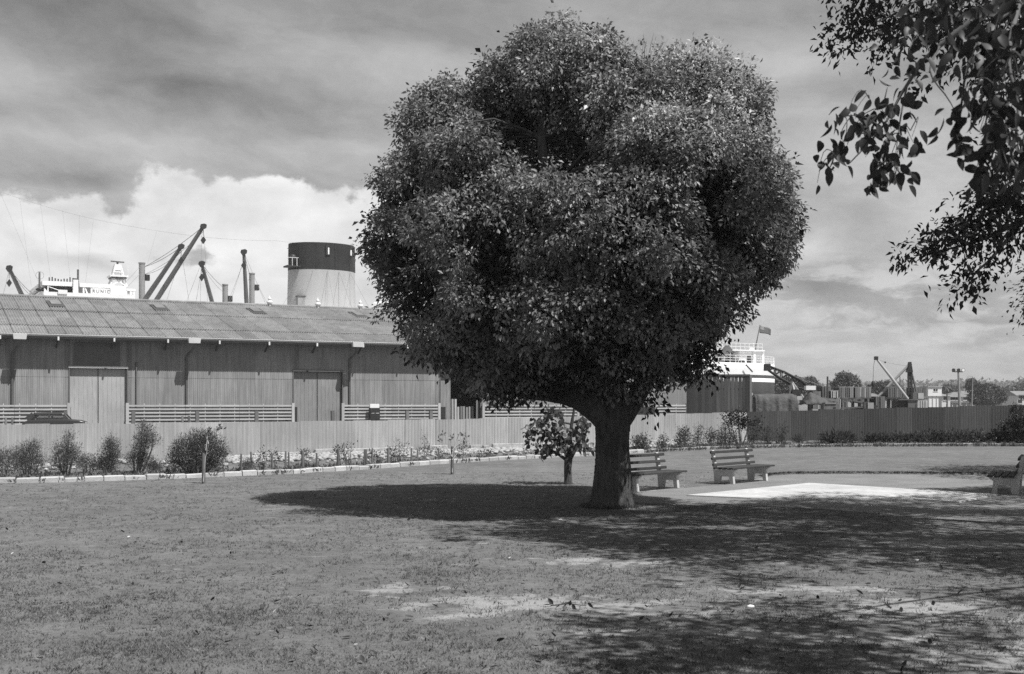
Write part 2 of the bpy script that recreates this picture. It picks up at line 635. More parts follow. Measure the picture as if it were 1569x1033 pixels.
M_HULL = mat('hull_black', 0.045, 0.55, (0.2, 0.25), noise2=(0.6, 0.2), stretch2=(1, 1, 0.2))
M_WIRE = mat('wire', 0.22, 0.6, None)
M_ROOFT = mat('roof_tile_grey', 0.20, 0.85, (1.0, 0.2), objrand=0.2)
M_HOUSE = mat('house_wall', 0.62, 0.8, (0.5, 0.08), objrand=0.15)
M_HILL = mat('hill_scrub', 0.17, 1.0, (0.02, 0.3), noise2=(0.12, 0.35))
M_WATER = mat('harbour_water', 0.03, 0.15, None, bump=(0.8, 0.4, 0.1))
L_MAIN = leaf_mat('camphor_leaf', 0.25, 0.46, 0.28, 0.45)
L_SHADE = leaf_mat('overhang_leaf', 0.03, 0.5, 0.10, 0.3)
L_YOUNG = leaf_mat('young_tree_leaf', 0.075, 0.45, 0.22)
L_SHRUB = leaf_mat('shrub_leaf', 0.17, 0.6, 0.35, 0.25)
L_FAR = leaf_mat('far_leaf', 0.14, 0.7, 0.15, 0.2)
L_GRASS = leaf_mat('grass_blade', 0.15, 0.6, 0.25, 0.25)

# ---------------------------------------------------------------- soil patches of the worn lawn: x, y, rx, ry
SOIL = [(0.0, 11.6, 1.5, 0.6), (1.0, 11.3, 1.1, 0.6), (-1.1, 12.4, .7, .3), (-0.5, 10.9, 0.5, 0.22), (0.95, 10.0, 0.8, 0.32), (2.2, 9.9, 1.3, 0.4),
        (3.9, 11.2, 1.5, 0.9), (4.6, 9.5, 1.3, 0.7), (2.9, 12.4, 1.4, 0.5), (3.6, 8.9, 1.6, 0.7), (5.6, 16.5, 2.2, 0.8), (2.3, 22.0, 0.9, 0.5), (1.4, 14.6, 1.5, 0.5),
        (3.0, 26.8, 1.3, 0.9)]


def lawn_material():
    m = bpy.data.materials.new('mown_grass')
    m.use_nodes = True
    t = m.node_tree
    t.nodes.clear()
    N = Nodes(t)
    out = t.nodes.new('ShaderNodeOutputMaterial')
    p = t.nodes.new('ShaderNodeBsdfPrincipled')
    t.links.new(p.outputs[0], out.inputs[0])
    co = t.nodes.new('ShaderNodeNewGeometry').outputs['Position']
    x, y, z = N.sep(co)
    big = N.lin(N.noise(co, 0.22, 4, 0.6), 0.3, 0.7, 0.86, 1.14)
    mid = N.lin(N.noise(co, 1.7, 6, 0.7), 0.28, 0.72, 0.72, 1.28)
    small = N.lin(N.noise(co, 14, 4, 0.7), 0.25, 0.75, 0.72, 1.28)
    tiny = N.lin(N.noise(co, 75, 3, 0.7), 0.25, 0.75, 0.6, 1.4)
    g = N.m('MULTIPLY', N.m('MULTIPLY', big, mid), N.m('MULTIPLY', N.m('MULTIPLY', small, tiny), 0.155))
    field = None
    for cx, cy, rx, ry in SOIL:
        q = N.gauss(x, y, cx, cy, rx, ry)
        field = q if field is None else N.m('MAXIMUM', field, q)
    wn = N.noise(co, 1.9, 9, 0.72)
    wm = N.m('ADD', N.m('MULTIPLY', field, 0.50), N.m('MULTIPLY', N.m('SUBTRACT', wn, 0.5), 2.6))
    mask = N.ss(wm, 0.25, 0.52)
    soil = N.m('MULTIPLY', N.m('MULTIPLY', N.lin(N.noise(co, 3, 4, 0.6), 0.3, 0.7, 0.85, 1.15), N.lin(N.noise(co, 45, 3, 0.7), 0.3, 0.7, 0.82, 1.18)), 0.30)
    val = N.mixf(mask, g, soil)
    t.links.new(N.gray(val), p.inputs['Base Color'])
    p.inputs['Roughness'].default_value = 0.95
    p.inputs['Specular IOR Level'].default_value = 0.1
    b = t.nodes.new('ShaderNodeBump')
    b.inputs['Strength'].default_value = 0.6
    b.inputs['Distance'].default_value = 0.03
    t.links.new(N.noise(co, 55, 4, 0.75), b.inputs['Height'])
    t.links.new(b.outputs[0], p.inputs['Normal'])
    return m


M_LAWN = lawn_material()


def structure(name, m, parent=None, mb=None):
    o = mb.build(name, m, parent)
    o['kind'] = 'structure'
    return o


# ---------------------------------------------------------------- shed / ship frame of reference
UC, US = 1.93 / math.hypot(1.93, 1), 1 / math.hypot(1.93, 1)
ANG = math.atan2(US, UC)
SX, SY = -37.3, 88.0


def sv(s, v, z=0):
    """shed frame to world"""
    return Vector((SX + UC * s - US * v, SY + US * s + UC * v, z))


def s_at(px, v):
    k = (px - CX) / F
    return (k * (SY + UC * v) - SX + US * v) / (UC - k * US)


def z_at(py, s, v):
    return EYE - (py - HY) / F * (SY + US * s + UC * v)


# ---------------------------------------------------------------- ground, water, road
mb = MB()
zg = -0.03
V1, V2, SB = 40.0, 92.0, 135.0
far = 3500
def gq(pts, z=zg):
    mb.add([(p.x, p.y, z) for p in pts], [tuple(range(len(pts)))])
gq([sv(-far, -far), sv(far, -far), sv(far, V1), sv(-far, V1)])
gq([sv(SB, V1), sv(far, V1), sv(far, V2), sv(SB, V2)])
gq([sv(-far, V2), sv(far, V2), sv(far, far), sv(-far, far)])
for a, b in ((sv(-far, V1), sv(SB, V1)), (sv(SB, V1), sv(SB, V2)), (sv(SB, V2), sv(-far, V2))):
    mb.add([(a.x, a.y, zg), (b.x, b.y, zg), (b.x, b.y, -4), (a.x, a.y, -4)], [(0, 1, 2, 3)])
structure('ground', M_LAND, mb=mb)
mb = MB()
q = [sv(-far, V1), sv(SB, V1), sv(SB, V2), sv(-far, V2)]
mb.add([(p.x, p.y, -2.2) for p in q], [(0, 1, 2, 3)])
structure('water', M_WATER, mb=mb)
mb = MB()
q = [sv(-90, -28), sv(66, -28), sv(66, -2.0), sv(-90, -2.0)]
mb.add([(p.x, p.y, -0.02) for p in q], [(0, 1, 2, 3)])
structure('road', M_ROAD, mb=mb)

# kerb line between lawn and planting bed
KPX = [(-260, 745), (-120, 743), (0, 741), (100, 739), (200, 736), (330, 731), (450, 726), (560, 719.5), (620, 715), (700, 709.5), (800, 703.5), (880, 699.5), (960, 695.5),
       (1030, 691.5), (1100, 688.5), (1200, 685.8), (1300, 684.6), (1450, 684), (1569, 684), (1750, 684.5), (1950, 685)]
KL = [G(*q) for q in KPX]
# fence line: px, top py, distance
FL = [(-330, 656, 28.5), (-120, 652.5, 32.2), (0, 650, 34.5), (400, 647, 41.0), (620, 643.5, 45.0), (800, 640.5, 48.2), (1050, 634, 55.0), (1145, 631, 58.5)]
FR = [(1145, 631, 58.5), (1300, 627, 58.8), (1569, 620, 58.3), (1800, 615, 57.6), (1960, 612, 57.0)]
FLW = [P(*q) for q in FL]
FRW = [P(*q) for q in FR]

mb = MB()
pts = [Vector((-34, -14, 0)), Vector((50, -14, 0))] + [k.copy() for k in KL[::-1]]
pts.append(Vector((-34, 26, 0)))
mb.add(pts, [tuple(range(len(pts)))])
structure('lawn', M_LAWN, mb=mb)
mb = MB()
fl = [Vector((p.x, p.y, -0.008)) for p in FLW + FRW[1:]]
kl = [Vector((p.x, p.y, -0.008)) for p in KL]
pts = kl + [p + Vector((0, 0.6, 0)) for p in fl[::-1]]
# soil raised a little towards the fence
n = 60
def along(line, t):
    d = [0]
    for a, b in zip(line, line[1:]):
        d.append(d[-1] + (b - a).length)
    x = t * d[-1]
    for i in range(len(line) - 1):
        if x <= d[i + 1] + 1e-6:
            return line[i].lerp(line[i + 1], (x - d[i]) / max(d[i + 1] - d[i], 1e-6))
    return line[-1].copy()
def line_len(line):
    return sum((b - a).length for a, b in zip(line, line[1:]))
vs, fs = [], []
NB, NW = 170, 12
for i in range(NB + 1):
    # match by image column so the strip stays tidy
    a = along(kl, i / NB)
    k = a.x / a.y
    best = None
    for p0, p1 in zip(fl, fl[1:]):
        den = (p1.x - p0.x) - k * (p1.y - p0.y)
        t = (k * p0.y - p0.x) / den if abs(den) > 1e-9 else -1
        if -1e-6 <= t <= 1 + 1e-6:
            best = p0.lerp(p1, t)
    if best is None:
        best = fl[0] if k < 0 else fl[-1]
    for j in range(NW + 1):
        t = j / NW
        q = a.lerp(best, t * 1.04)
        bump_ = 0.05 * math.sin(q.x * 3.1 + q.y * 1.7) * math.sin(q.y * 2.3 - q.x) + RNG.normal() * 0.025
        q.z = 0.03 + (0.10 * t + bump_ * min(1, 4 * t) if j else 0)
        vs.append(q)
for i in range(NB):
    for j in range(NW):
        k0 = i * (NW + 1) + j
        fs.append((k0, k0 + NW + 1, k0 + NW + 2, k0 + 1))
mb = MB()
mb.add(vs, fs, True)
structure('planting_bed', M_BED, mb=mb)

# kerb: a concrete bed with one stone after the other on it
mb = MB()
for a, b in zip(KL, KL[1:]):
    d = (b - a).normalized()
    nrm = Vector((-d.y, d.x, 0))
    mb.hexa([a + nrm * 0.01 + Vector((0, 0, -0.05)), b + nrm * 0.01 + Vector((0, 0, -0.05)), b + nrm * 0.16 + Vector((0, 0, -0.05)), a + nrm * 0.16 + Vector((0, 0, -0.05))],
            [a + nrm * 0.01 + Vector((0, 0, 0.06)), b + nrm * 0.01 + Vector((0, 0, 0.06)), b + nrm * 0.16 + Vector((0, 0, 0.06)), a + nrm * 0.16 + Vector((0, 0, 0.06))])
kerb = structure('kerb', M_CONC, mb=mb)
ks = MB()
ks.add([(-.5, -.5, -.5), (.5, -.5, -.5), (.5, .5, -.5), (-.5, .5, -.5), (-.5, -.5, .32), (.5, -.5, .32), (.5, .5, .32), (-.5, .5, .32),
        (-.47, -.32, .5), (.47, -.32, .5), (.47, .32, .5), (-.47, .32, .5)],
       [(0, 3, 2, 1), (0, 1, 5, 4), (1, 2, 6, 5), (2, 3, 7, 6), (3, 0, 4, 7), (4, 5, 9, 8), (5, 6, 10, 9), (6, 7, 11, 10), (7, 4, 8, 11), (8, 9, 10, 11)])
ks_me = ks.mesh('kerb_stone', M_KERB)
ks_me2 = ks.mesh('kerb_stone_weathered', mat('kerb_stone_bare', 0.24, 0.9, (4, 0.25), noise2=(20, 0.2), objrand=0.25, bump=(25, 0.5)))
tot = line_len(KL)
x = 0.0
while x < tot:
    ln = random.uniform(0.44, 0.62)
    a, b = along(KL, x / tot), along(KL, min(1, (x + ln - 0.025) / tot))
    c, d = (a + b) / 2, (b - a)
    nrm = Vector((-d.y, d.x, 0)).normalized()
    hgt = random.uniform(0.115, 0.15)
    place(ks_me if c.x / c.y < .10 + random.uniform(-.02, .02) else ks_me2, 'kerb_stone', kerb, c + nrm * (0.085 + random.uniform(-.012, .012)) + Vector((0, 0, hgt / 2 + 0.004 + random.uniform(-.02, .0))),
          scale=(d.length, 0.2, hgt), rot=(random.uniform(-.05, .05), random.uniform(-.02, .02), math.atan2(d.y, d.x) + random.uniform(-.03, .03)))
    x += ln

# gravel sitting place, concrete slab and the turf lip behind it
gpx = [(962, 772), (975, 757), (1010, 751), (1060, 747), (1110, 742), (1150, 736), (1178, 729.5), (1215, 727), (1300, 726.6), (1420, 727.2), (1569, 728), (1720, 729), (1760, 748), (1760, 800), (1500, 800), (1250, 780), (1100, 772)]
mb = MB()
mb.add([G(*q) + Vector((0, 0, 0.004)) for q in gpx], [tuple(range(len(gpx)))])
structure('gravel_yard', M_GRAVEL, mb=mb)
spx = [(1052, 760.5), (1240, 741.8), (1530, 759), (1470, 771), (1400, 766.5), (1150, 765)]
mb = MB()
top = [G(*q) for q in spx]
n = len(top)
mb.add([p + Vector((0, 0, 0.03)) for p in top] + [p + Vector((0, 0, -0.02)) for p in top],
       [tuple(range(n))] + [(i, (i + 1) % n, (i + 1) % n + n, i + n) for i in range(n)])
structure('paved_slab', M_SLAB, mb=mb)
lip = [G(*q) for q in ((1172, 731.5), (1180, 729.3), (1215, 726.9), (1300, 726.5), (1420, 727.1), (1569, 727.9), (1720, 728.9))]
mb = MB()
L = line_len(lip)
vs, fs = [], []
NL = 220
for i in range(NL + 1):
    p = along(lip, i / NL)
    w = 0.16 + 0.05 * math.sin(i * 1.7) + random.uniform(-.03, .03)
    hgt = 0.05 + 0.02 * math.sin(i * 0.9) + random.uniform(-.015, .015)
    vs += [p + Vector((0, -0.05, 0)), p + Vector((0, -0.03 + random.uniform(-.02, .02), hgt)), p + Vector((0, w, hgt * 0.9)), p + Vector((0, w + 0.9, 0))]
for i in range(NL):
    for j in range(3):
        k0 = i * 4 + j
        fs.append((k0, k0 + 4, k0 + 5, k0 + 1))
mb.add(vs, fs)
structure('turf_edge', M_LAWN, mb=mb)

# ---------------------------------------------------------------- corrugated sheets
def corrugated(name, w, h, n, depth, m, seg=4):
    """a vertical sheet in the xz plane, ridges along z, front towards -y"""
    vs, fs = [], []
    k = n * seg
    for i in range(k + 1):
        x = w * i / k
        y = depth * math.cos(2 * math.pi * i / seg)
        vs += [(x, y, 0), (x, y, h)]
    for i in range(k):
        fs.append((2 * i, 2 * i + 2, 2 * i + 3, 2 * i + 1))
    me = bpy.data.meshes.new(name)
    me.from_pydata(vs, [], fs)
    me.polygons.foreach_set('use_smooth', [True] * len(fs))
    me.materials.append(m)
    me.update()
    return me


def sheet_fence(root, line, me, name, w0):
    off = root.location
    n_total = 0
    for a, b in zip(line, line[1:]):
        ln = math.hypot(b.x - a.x, b.y - a.y)
        n = max(1, round(ln / w0))
        ang = math.atan2(b.y - a.y, b.x - a.x)
        for i in range(n):
            p, q = a.lerp(b, i / n), a.lerp(b, (i + 1) / n)
            h = (p.z + q.z) / 2 + random.uniform(-.02, .016)
            lapo = 0.008 * (n_total % 2)
            nn = Vector((-math.sin(ang), math.cos(ang), 0))
            o = place(me, name, root, Vector((p.x, p.y, 0.0)) - off + nn * lapo, ang + random.uniform(-.006, .006), (ln / n * 1.015, 1, h))
            n_total += 1


fence_me = corrugated('fence_sheet', 1.0, 1.0, 5, 0.026, M_FENCE)
fence_dm = corrugated('fence_sheet_dark', 1.0, 1.0, 6, 0.006, M_FENCED)
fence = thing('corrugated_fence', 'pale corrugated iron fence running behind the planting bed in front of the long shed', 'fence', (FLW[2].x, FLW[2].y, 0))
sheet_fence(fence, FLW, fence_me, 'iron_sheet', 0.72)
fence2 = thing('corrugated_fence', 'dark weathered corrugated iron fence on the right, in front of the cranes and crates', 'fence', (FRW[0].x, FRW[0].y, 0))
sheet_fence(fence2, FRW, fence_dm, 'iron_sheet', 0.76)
for root, line in ((fence, FLW), (fence2, FRW)):
    for a, b in zip(line, line[1:]):
        ln = math.hypot(b.x - a.x, b.y - a.y)
        ang = math.atan2(b.y - a.y, b.x - a.x)
        nn = Vector((-math.sin(ang), math.cos(ang), 0))
        m_ = MB(root.location)
        for fz in (0.3, 0.86):
            p, q = Vector((a.x, a.y, a.z * fz)) + nn * 0.09, Vector((b.x, b.y, b.z * fz)) + nn * 0.09
            m_.bar(p, q, 0.07, 0.09)
        m_.build('fence_rail', M_TIMBER, root)
        n = max(1, int(ln / 2.4))
        for i in range(n):
            p = a.lerp(b, (i + 0.5) / n) + nn * 0.19
            MB(root.location).box(p.x - .06, p.x + .06, p.y - .06, p.y + .06, -0.1, p.z - 0.03).build('fence_post', M_TIMBER, root)
# concrete footings showing under the fence
for p0, p1, zt in ((386, 470, .16), (480, 520, .24), (524, 632, .22), (655, 683, .26), (718, 735, .24), (738, 746, .22), (752, 812, .27), (815, 868, .25), (995, 1030, .22)):
    for a, b in zip(FLW, FLW[1:]):
        ka, kb = a.x / a.y, b.x / b.y
        k0, k1 = max((p0 - CX) / F, ka), min((p1 - CX) / F, kb)
        if k1 <= k0 + 0.002:
            continue
        def hit(k):
            t = (k * a.y - a.x) / ((b.x - a.x) - k * (b.y - a.y))
            return a.lerp(b, t)
        q0, q1 = hit(k0), hit(k1)
        d = (q1 - q0).normalized()
        d.z = 0
        nn = Vector((-d.y, d.x, 0))
        bb = [q0 - nn * 0.16, q1 - nn * 0.16, q1 - nn * 0.03, q0 - nn * 0.03]
        MB(fence.location).hexa([Vector((v.x, v.y, -0.05)) for v in bb], [Vector((v.x, v.y, zt + 0.1)) for v in bb]).build('footing', mat('footing_concrete', .36, .9, (2, .3), noise2=(9, .3)), fence, bevel=0.02)

# rubble along the foot of the fence
ico_v = []
g_ = (1 + 5 ** .5) / 2
for a in (-1, 1):
    for b in (-g_, g_):
        ico_v += [(0, a, b), (a, b, 0), (b, 0, a)]
ico_v = unit(np.array(ico_v))
from mathutils.geometry import intersect_line_line_2d
import itertools
ico_f = []
for tri in itertools.combinations(range(12), 3):
    e = [np.linalg.norm(ico_v[tri[i]] - ico_v[tri[(i + 1) % 3]]) for i in range(3)]
    if max(e) < 1.1:
        n_ = np.cross(ico_v[tri[1]] - ico_v[tri[0]], ico_v[tri[2]] - ico_v[tri[0]])
        ico_f.append(tri if np.dot(n_, ico_v[tri[0]]) > 0 else (tri[0], tri[2], tri[1]))
ico_f = np.array(ico_f)
parts, cnt = [], 0
for i in range(1700):
    px = RNG.choice([RNG.uniform(330, 860), RNG.uniform(330, 860), RNG.uniform(-20, 1040)])
    k = (px - CX) / F
    pk = pf = None
    for a, b in zip(KL, KL[1:]):
        if a.x / a.y <= k < b.x / b.y:
            t = (k * a.y - a.x) / ((b.x - a.x) - k * (b.y - a.y))
            pk = a.lerp(b, t)
    for a, b in zip(FLW, FLW[1:]):
        if a.x / a.y <= k < b.x / b.y:
            t = (k * a.y - a.x) / ((b.x - a.x) - k * (b.y - a.y))
            pf = a.lerp(b, t)
    if pk is None or pf is None:
        continue
    t = 0.97 - abs(RNG.normal()) * 0.20
    if t < 0.12:
        continue
    c = pk.lerp(Vector((pf.x, pf.y, 0)), t)
    r = RNG.uniform(0.03, 0.12)
    v = ico_v * (1 + RNG.normal(size=(12, 1)) * 0.22) * np.array([r, r * RNG.uniform(.6, 1.1), r * RNG.uniform(.5, .8)])
    v = v + np.array([c.x, c.y, 0.06 + 0.09 * t + r * 0.25])
    parts.append((v, ico_f, np.ones(12)))
v, t, o = join(parts)
ob = link('rubble', np_mesh('rubble', v, t, None, M_STONE))
ob['kind'] = 'stuff'
# ---------------------------------------------------------------- the long shed
shed = thing('transit_shed', 'long corrugated iron wharf shed with a pale sheeted roof in front of the ship', 'shed', (SX, SY, 0), ANG)
S0, S1, RW = -10.0, 61.0, 1.2034
EV, EZ, RV, RZ = -1.2, 7.05, 14.0, 11.0
TH = math.atan2(RZ - EZ, RV - EV)
RL = math.hypot(RZ - EZ, RV - EV)
roof_me = corrugated('roof_sheet', 1.0, 1.0, 6, 0.06, M_ROOF)
wall_me = corrugated('wall_sheet', 1.0, 1.0, 8, 0.018, M_WALL)
skys = [s_at(px, 10.6) for px in (62, 230, 385, 546)]
nc = int(round((S1 - S0) / RW))
for r in range(5):
    for c in range(nc):
        u0 = r * RL / 5
        base = Vector((S0 + c * RW, EV + u0 * math.cos(TH), EZ + u0 * math.sin(TH)))
        lift = 0.06 * (4 - r) * 0 + 0.05 * (r % 2) + 0.02 * (c % 2)
        base += Vector((0, -math.sin(TH), math.cos(TH))) * lift
        place(roof_me, 'roof_sheet', shed, base, scale=(RW * 0.99, 1, RL / 5 * (1.02 if r % 2 else 1.0)), rot=(-(math.pi / 2 - TH) + random.uniform(-.001, .001), 0, random.uniform(-.002, .002)))
nrm = Vector((0, -math.sin(TH), math.cos(TH)))
sl = Vector((0, math.cos(TH), math.sin(TH)))
for s in skys:
    u0 = RL * 0.70
    c = Vector((round((s - S0) / RW) * RW + S0, EV, EZ)) + sl * u0 + nrm * 0.075
    b = [c + Vector((-0.02, 0, 0)), c + Vector((RW + 0.02, 0, 0)), c + Vector((RW + 0.02, 0, 0)) + sl * 2.6, c + Vector((-0.02, 0, 0)) + sl * 2.6]
    MB().hexa(b, [q + nrm * 0.05 for q in b]).build('skylight', M_TIMBERD, shed)
    b = [c + Vector((0.22, 0, 0)) + sl * 0.75, c + Vector((RW - 0.2, 0, 0)) + sl * 0.75, c + Vector((RW - 0.2, 0, 0)) + sl * 2.3, c + Vector((0.22, 0, 0)) + sl * 2.3]
    MB().hexa([q + nrm * 0.045 for q in b], [q + nrm * 0.12 for q in b]).build('skylight_pane', M_ROOFT, shed)
# ridge capping, back slope, gables, back wall, floor
mb = MB()
mb.tube([(S0 - .1, RV, RZ + .05), (S1 + .1, RV, RZ + .05)], 0.14, 8)
mb.build('ridge_cap', M_ROOF, shed)
BV = 29.2
mb = MB()
mb.hexa([(S0, RV, RZ - .04), (S1, RV, RZ - .04), (S1, BV, EZ), (S0, BV, EZ)], [(S0, RV, RZ + .02), (S1, RV, RZ + .02), (S1, BV, EZ + .06), (S0, BV, EZ + .06)])
mb.build('back_roof', M_ROOF, shed)
for s0, s1 in ((S0 + .05, S0 + .2), (S1 - .2, S1 - .05)):
    MB().prism([(0.08, -.1), (BV - 1.2, -.1), (BV - 1.2, EZ + .25), (RV, RZ - .1), (0.08, EZ + .25)], 'x', s0, s1).build('gable_wall', M_WALL, shed)
MB().box(S0, S1, BV - 1.2, BV - 1.05, -.1, EZ + .25).build('back_wall', M_WALL, shed)
# front wall sheets, with the three door openings
doors = [(s_at(107, 0), s_at(194, 0), 4.66), (s_at(450, 0), s_at(524, 0), 4.62), (s_at(675, 0), s_at(735.5, 0), 4.62)]
edges = [S0 + i * RW for i in range(nc + 1)]
for a, b, z in doors:
    edges = [e for e in edges if abs(e - a) > .25 and abs(e - b) > .25] + [a, b]
edges.sort()
ZJ = 4.02
for e0, e1 in zip(edges, edges[1:]):
    mid = (e0 + e1) / 2
    dz = [z for a, b, z in doors if a < mid < b]
    lo, hi = (dz[0], None) if dz else (-0.05, ZJ)
    spans = [(lo, 7.3)] if dz else [(-0.05, ZJ), (ZJ - .06, 7.3)]
    for i, (z0, z1) in enumerate(spans):
        place(wall_me, 'wall_sheet', shed, (e0, -0.012 * i + 0.006 * random.random(), z0), random.uniform(-.002, .002), ((e1 - e0) * 1.01, 1, z1 - z0))
# inside lining so the wall has a thickness
prev = S0
mb = MB()
for a, b, z in doors:
    mb.box(prev, a, 0.05, 0.16, -.05, 7.2)
    mb.box(a, b, 0.05, 0.16, z, 7.2)
    prev = b
mb.box(prev, S1, 0.05, 0.16, -.05, 7.2)
mb.build('wall_frame', M_TIMBERD, shed)
# doors
M_DOOR2 = mat('shed_door_grey', 0.235, 0.65, (0.4, 0.15), noise2=(3, 0.2), stretch2=(4, 4, 0.4), spec=0.3)
for i, (a, b, z) in enumerate(doors):
    dm = M_DOOR if i == 0 else M_DOOR2
    half = (b - a) / 2
    spans = [(a, a + half - .02), (a + half + .02, b)] if i < 2 else [(a, s_at(690, 0.3)), (s_at(729, 0.3), b)]
    for d0, d1 in spans:
        mb = MB()
        mb.box(d0 + .01, d1 - .01, 0.24, 0.30, 0.0, z - 0.06)
        nb = max(2, int((d1 - d0) / 0.3))
        for j in range(nb + 1):
            x = d0 + .02 + (d1 - d0 - .09) * j / nb
            mb.box(x, x + .035, 0.222, 0.243, 0.003, z - 0.07)
        d = mb.build('sliding_door', dm, shed)
    mb = MB()
    mb.box(a - .1, b + .1, -0.10, -0.02, z - 0.02, z + 0.12)
    mb.build('door_track', M_GUTTER if i == 0 else M_MID, shed)
    for x in (a - .08, b):
        MB().box(x, x + .08, -0.06, 0.24, 0, z - .025).build('door_jamb', M_MID, shed)
a, b = s_at(113, -.1), s_at(184, -.1)
MB().box(a, b, -0.07, -0.03, 4.80, 6.55).build('transom_panel', M_MID, shed)
# gutter, rainwater heads, downpipes, brackets
mb = MB()
mb.prism([(-1.36, 7.02), (-1.22, 6.90), (-1.15, 6.90), (-1.15, 7.06), (-1.36, 7.06)], 'x', S0, S1)
mb.build('gutter', M_GUTTER, shed)
MB().box(S0, S1, -1.14, -1.08, 6.74, 7.02).build('fascia', M_PIPE, shed)
MB().box(S0, S1, -1.07, -0.02, 7.02, 7.07).build('soffit', M_TIMBERD, shed)
for px in (30, 297, 547, 800):
    s = s_at(px, -1.4)
    hd = MB()
    hd.hexa([(s - .42, -1.72, 6.62), (s + .42, -1.72, 6.62), (s + .42, -1.37, 6.62), (s - .42, -1.37, 6.62)], [(s - .48, -1.78, 7.02), (s + .48, -1.78, 7.02), (s + .48, -1.37, 7.02), (s - .48, -1.37, 7.02)])
    hd.build('rainwater_head', M_GUTTER, shed)
    s2 = s_at(px - 11, -.12)
    dp = MB()
    dp.tube([(s, -1.5, 6.62), (s, -1.5, 6.28), (s2 + .05, -.2, 5.75), (s2, -.13, 5.6), (s2, -.13, 0)], 0.09, 8)
    dp.build('downpipe', M_PIPE, shed)
MB().tube([(s_at(209, -.1), -.1, 5.15), (s_at(209, -.1), -.1, 0)], 0.06, 6).build('downpipe', M_PIPE, shed)
s = S0 + 2.0
k = 0
while s < S1:
    br = MB()
    br.bar((s, -.02, 6.15), (s, -1.1, 6.86), 0.10, 0.12)
    br.bar((s, -.02, 6.95), (s, -1.1, 6.95), 0.10, 0.10)
    br.build('eave_bracket', M_TIMBERD, shed)
    MB().box(s - .06, s + .06, -1.30, -1.15, 6.62, 6.89).build('gutter_bracket', M_GUTTER, shed)
    s += 3.95
# dark timber platform front behind the slat barriers
pc = [S0] + [x for a, b, z in doors for x in (a - .1, b + .1)] + [S1]
for a, b in zip(pc[::2], pc[1::2]):
    MB().box(a, b, -1.3, -0.07, -0.02, 1.70).build('platform', M_DARK, shed)
# two ventilators and cowls on the ridge
for px in (413, 487, 552):
    s = s_at(px, RV)
    mb = MB()
    mb.lathe([(0.16, RZ), (0.16, RZ + .22), (0.27, RZ + .25), (0.27, RZ + .45), (0.12, RZ + .5), (0.12, RZ + .6), (0.17, RZ + .62), (0.14, RZ + .74), (0.03, RZ + .8), (0.03, RZ + 1.0)], s, RV, 10)
    mb.build('ridge_ventilator', M_WHITE, shed)

# planks stacked in the open doorway
st = thing('plank_stack', 'upright timber planks stacked in the dark open doorway of the shed', 'planks', tuple(sv(s_at(708, .6), .6)), ANG)
for i in range(9):
    px = 689.5 + i * 4.4
    s = s_at(px, .6) - s_at(708, .6)
    ztop = (2.35 if i < 3 else 1.72) + random.uniform(-.05, .05)
    b = MB()
    b.box(s, s + .19, 0.2 + random.uniform(0, .1), 0.32 + random.uniform(0, .08), 0, ztop)
    b.build('plank', mat('plank_light', 0.3, 0.85, (1, 0.2), stretch=(8, 8, .6), objrand=0.45), st)

# ---------------------------------------------------------------- slatted barriers along the shed
def barrier(px0, px1, label, v=-2.1):
    s0, s1 = s_at(px0, v), s_at(px1, v)
    c = sv(s0, v)
    root = thing('slat_barrier', label, 'barrier', (c.x, c.y, 0), ANG, 'slatted barriers along the front of the shed')
    L = s1 - s0
    nz = 7
    for i in range(nz):
        z = 0.16 + i * 0.265
        n = max(1, round(L / 4.2))
        for j in range(n):
            a, b = L * j / n + .012, L * (j + 1) / n - .012
            MB().box(a, b, -0.05 + random.uniform(-.006, .006), 0.0, z, z + 0.125).build('slat', M_RAIL, root)
    n = max(1, round(L / 1.12))
    for j in range(n + 1):
        x = L * j / n
        MB().box(x - .035, x + .035, 0.004, 0.09, -0.05, 1.98 if j not in (0, n) else 1.9).build('post', M_RAIL, root)
    for x in (-.1, L + .1):
        MB().box(x - .11, x + .11, -0.10, 0.10, -0.05, 2.02).build('end_post', M_RAIL, root)
    return root


barrier(-150, 103, 'slatted barrier at the left edge, behind the passing dark car')
barrier(197, 447, 'long slatted barrier between the pale double door and the grey double door of the shed')
barrier(527, 671, 'slatted barrier with the notice box, left of the dark open doorway')
barrier(742, 884, 'slatted barrier half hidden by the big tree, right of the dark open doorway')
barrier(1006, 1051, 'short slatted barrier at the right end of the shed, beside the dark plank hoarding')

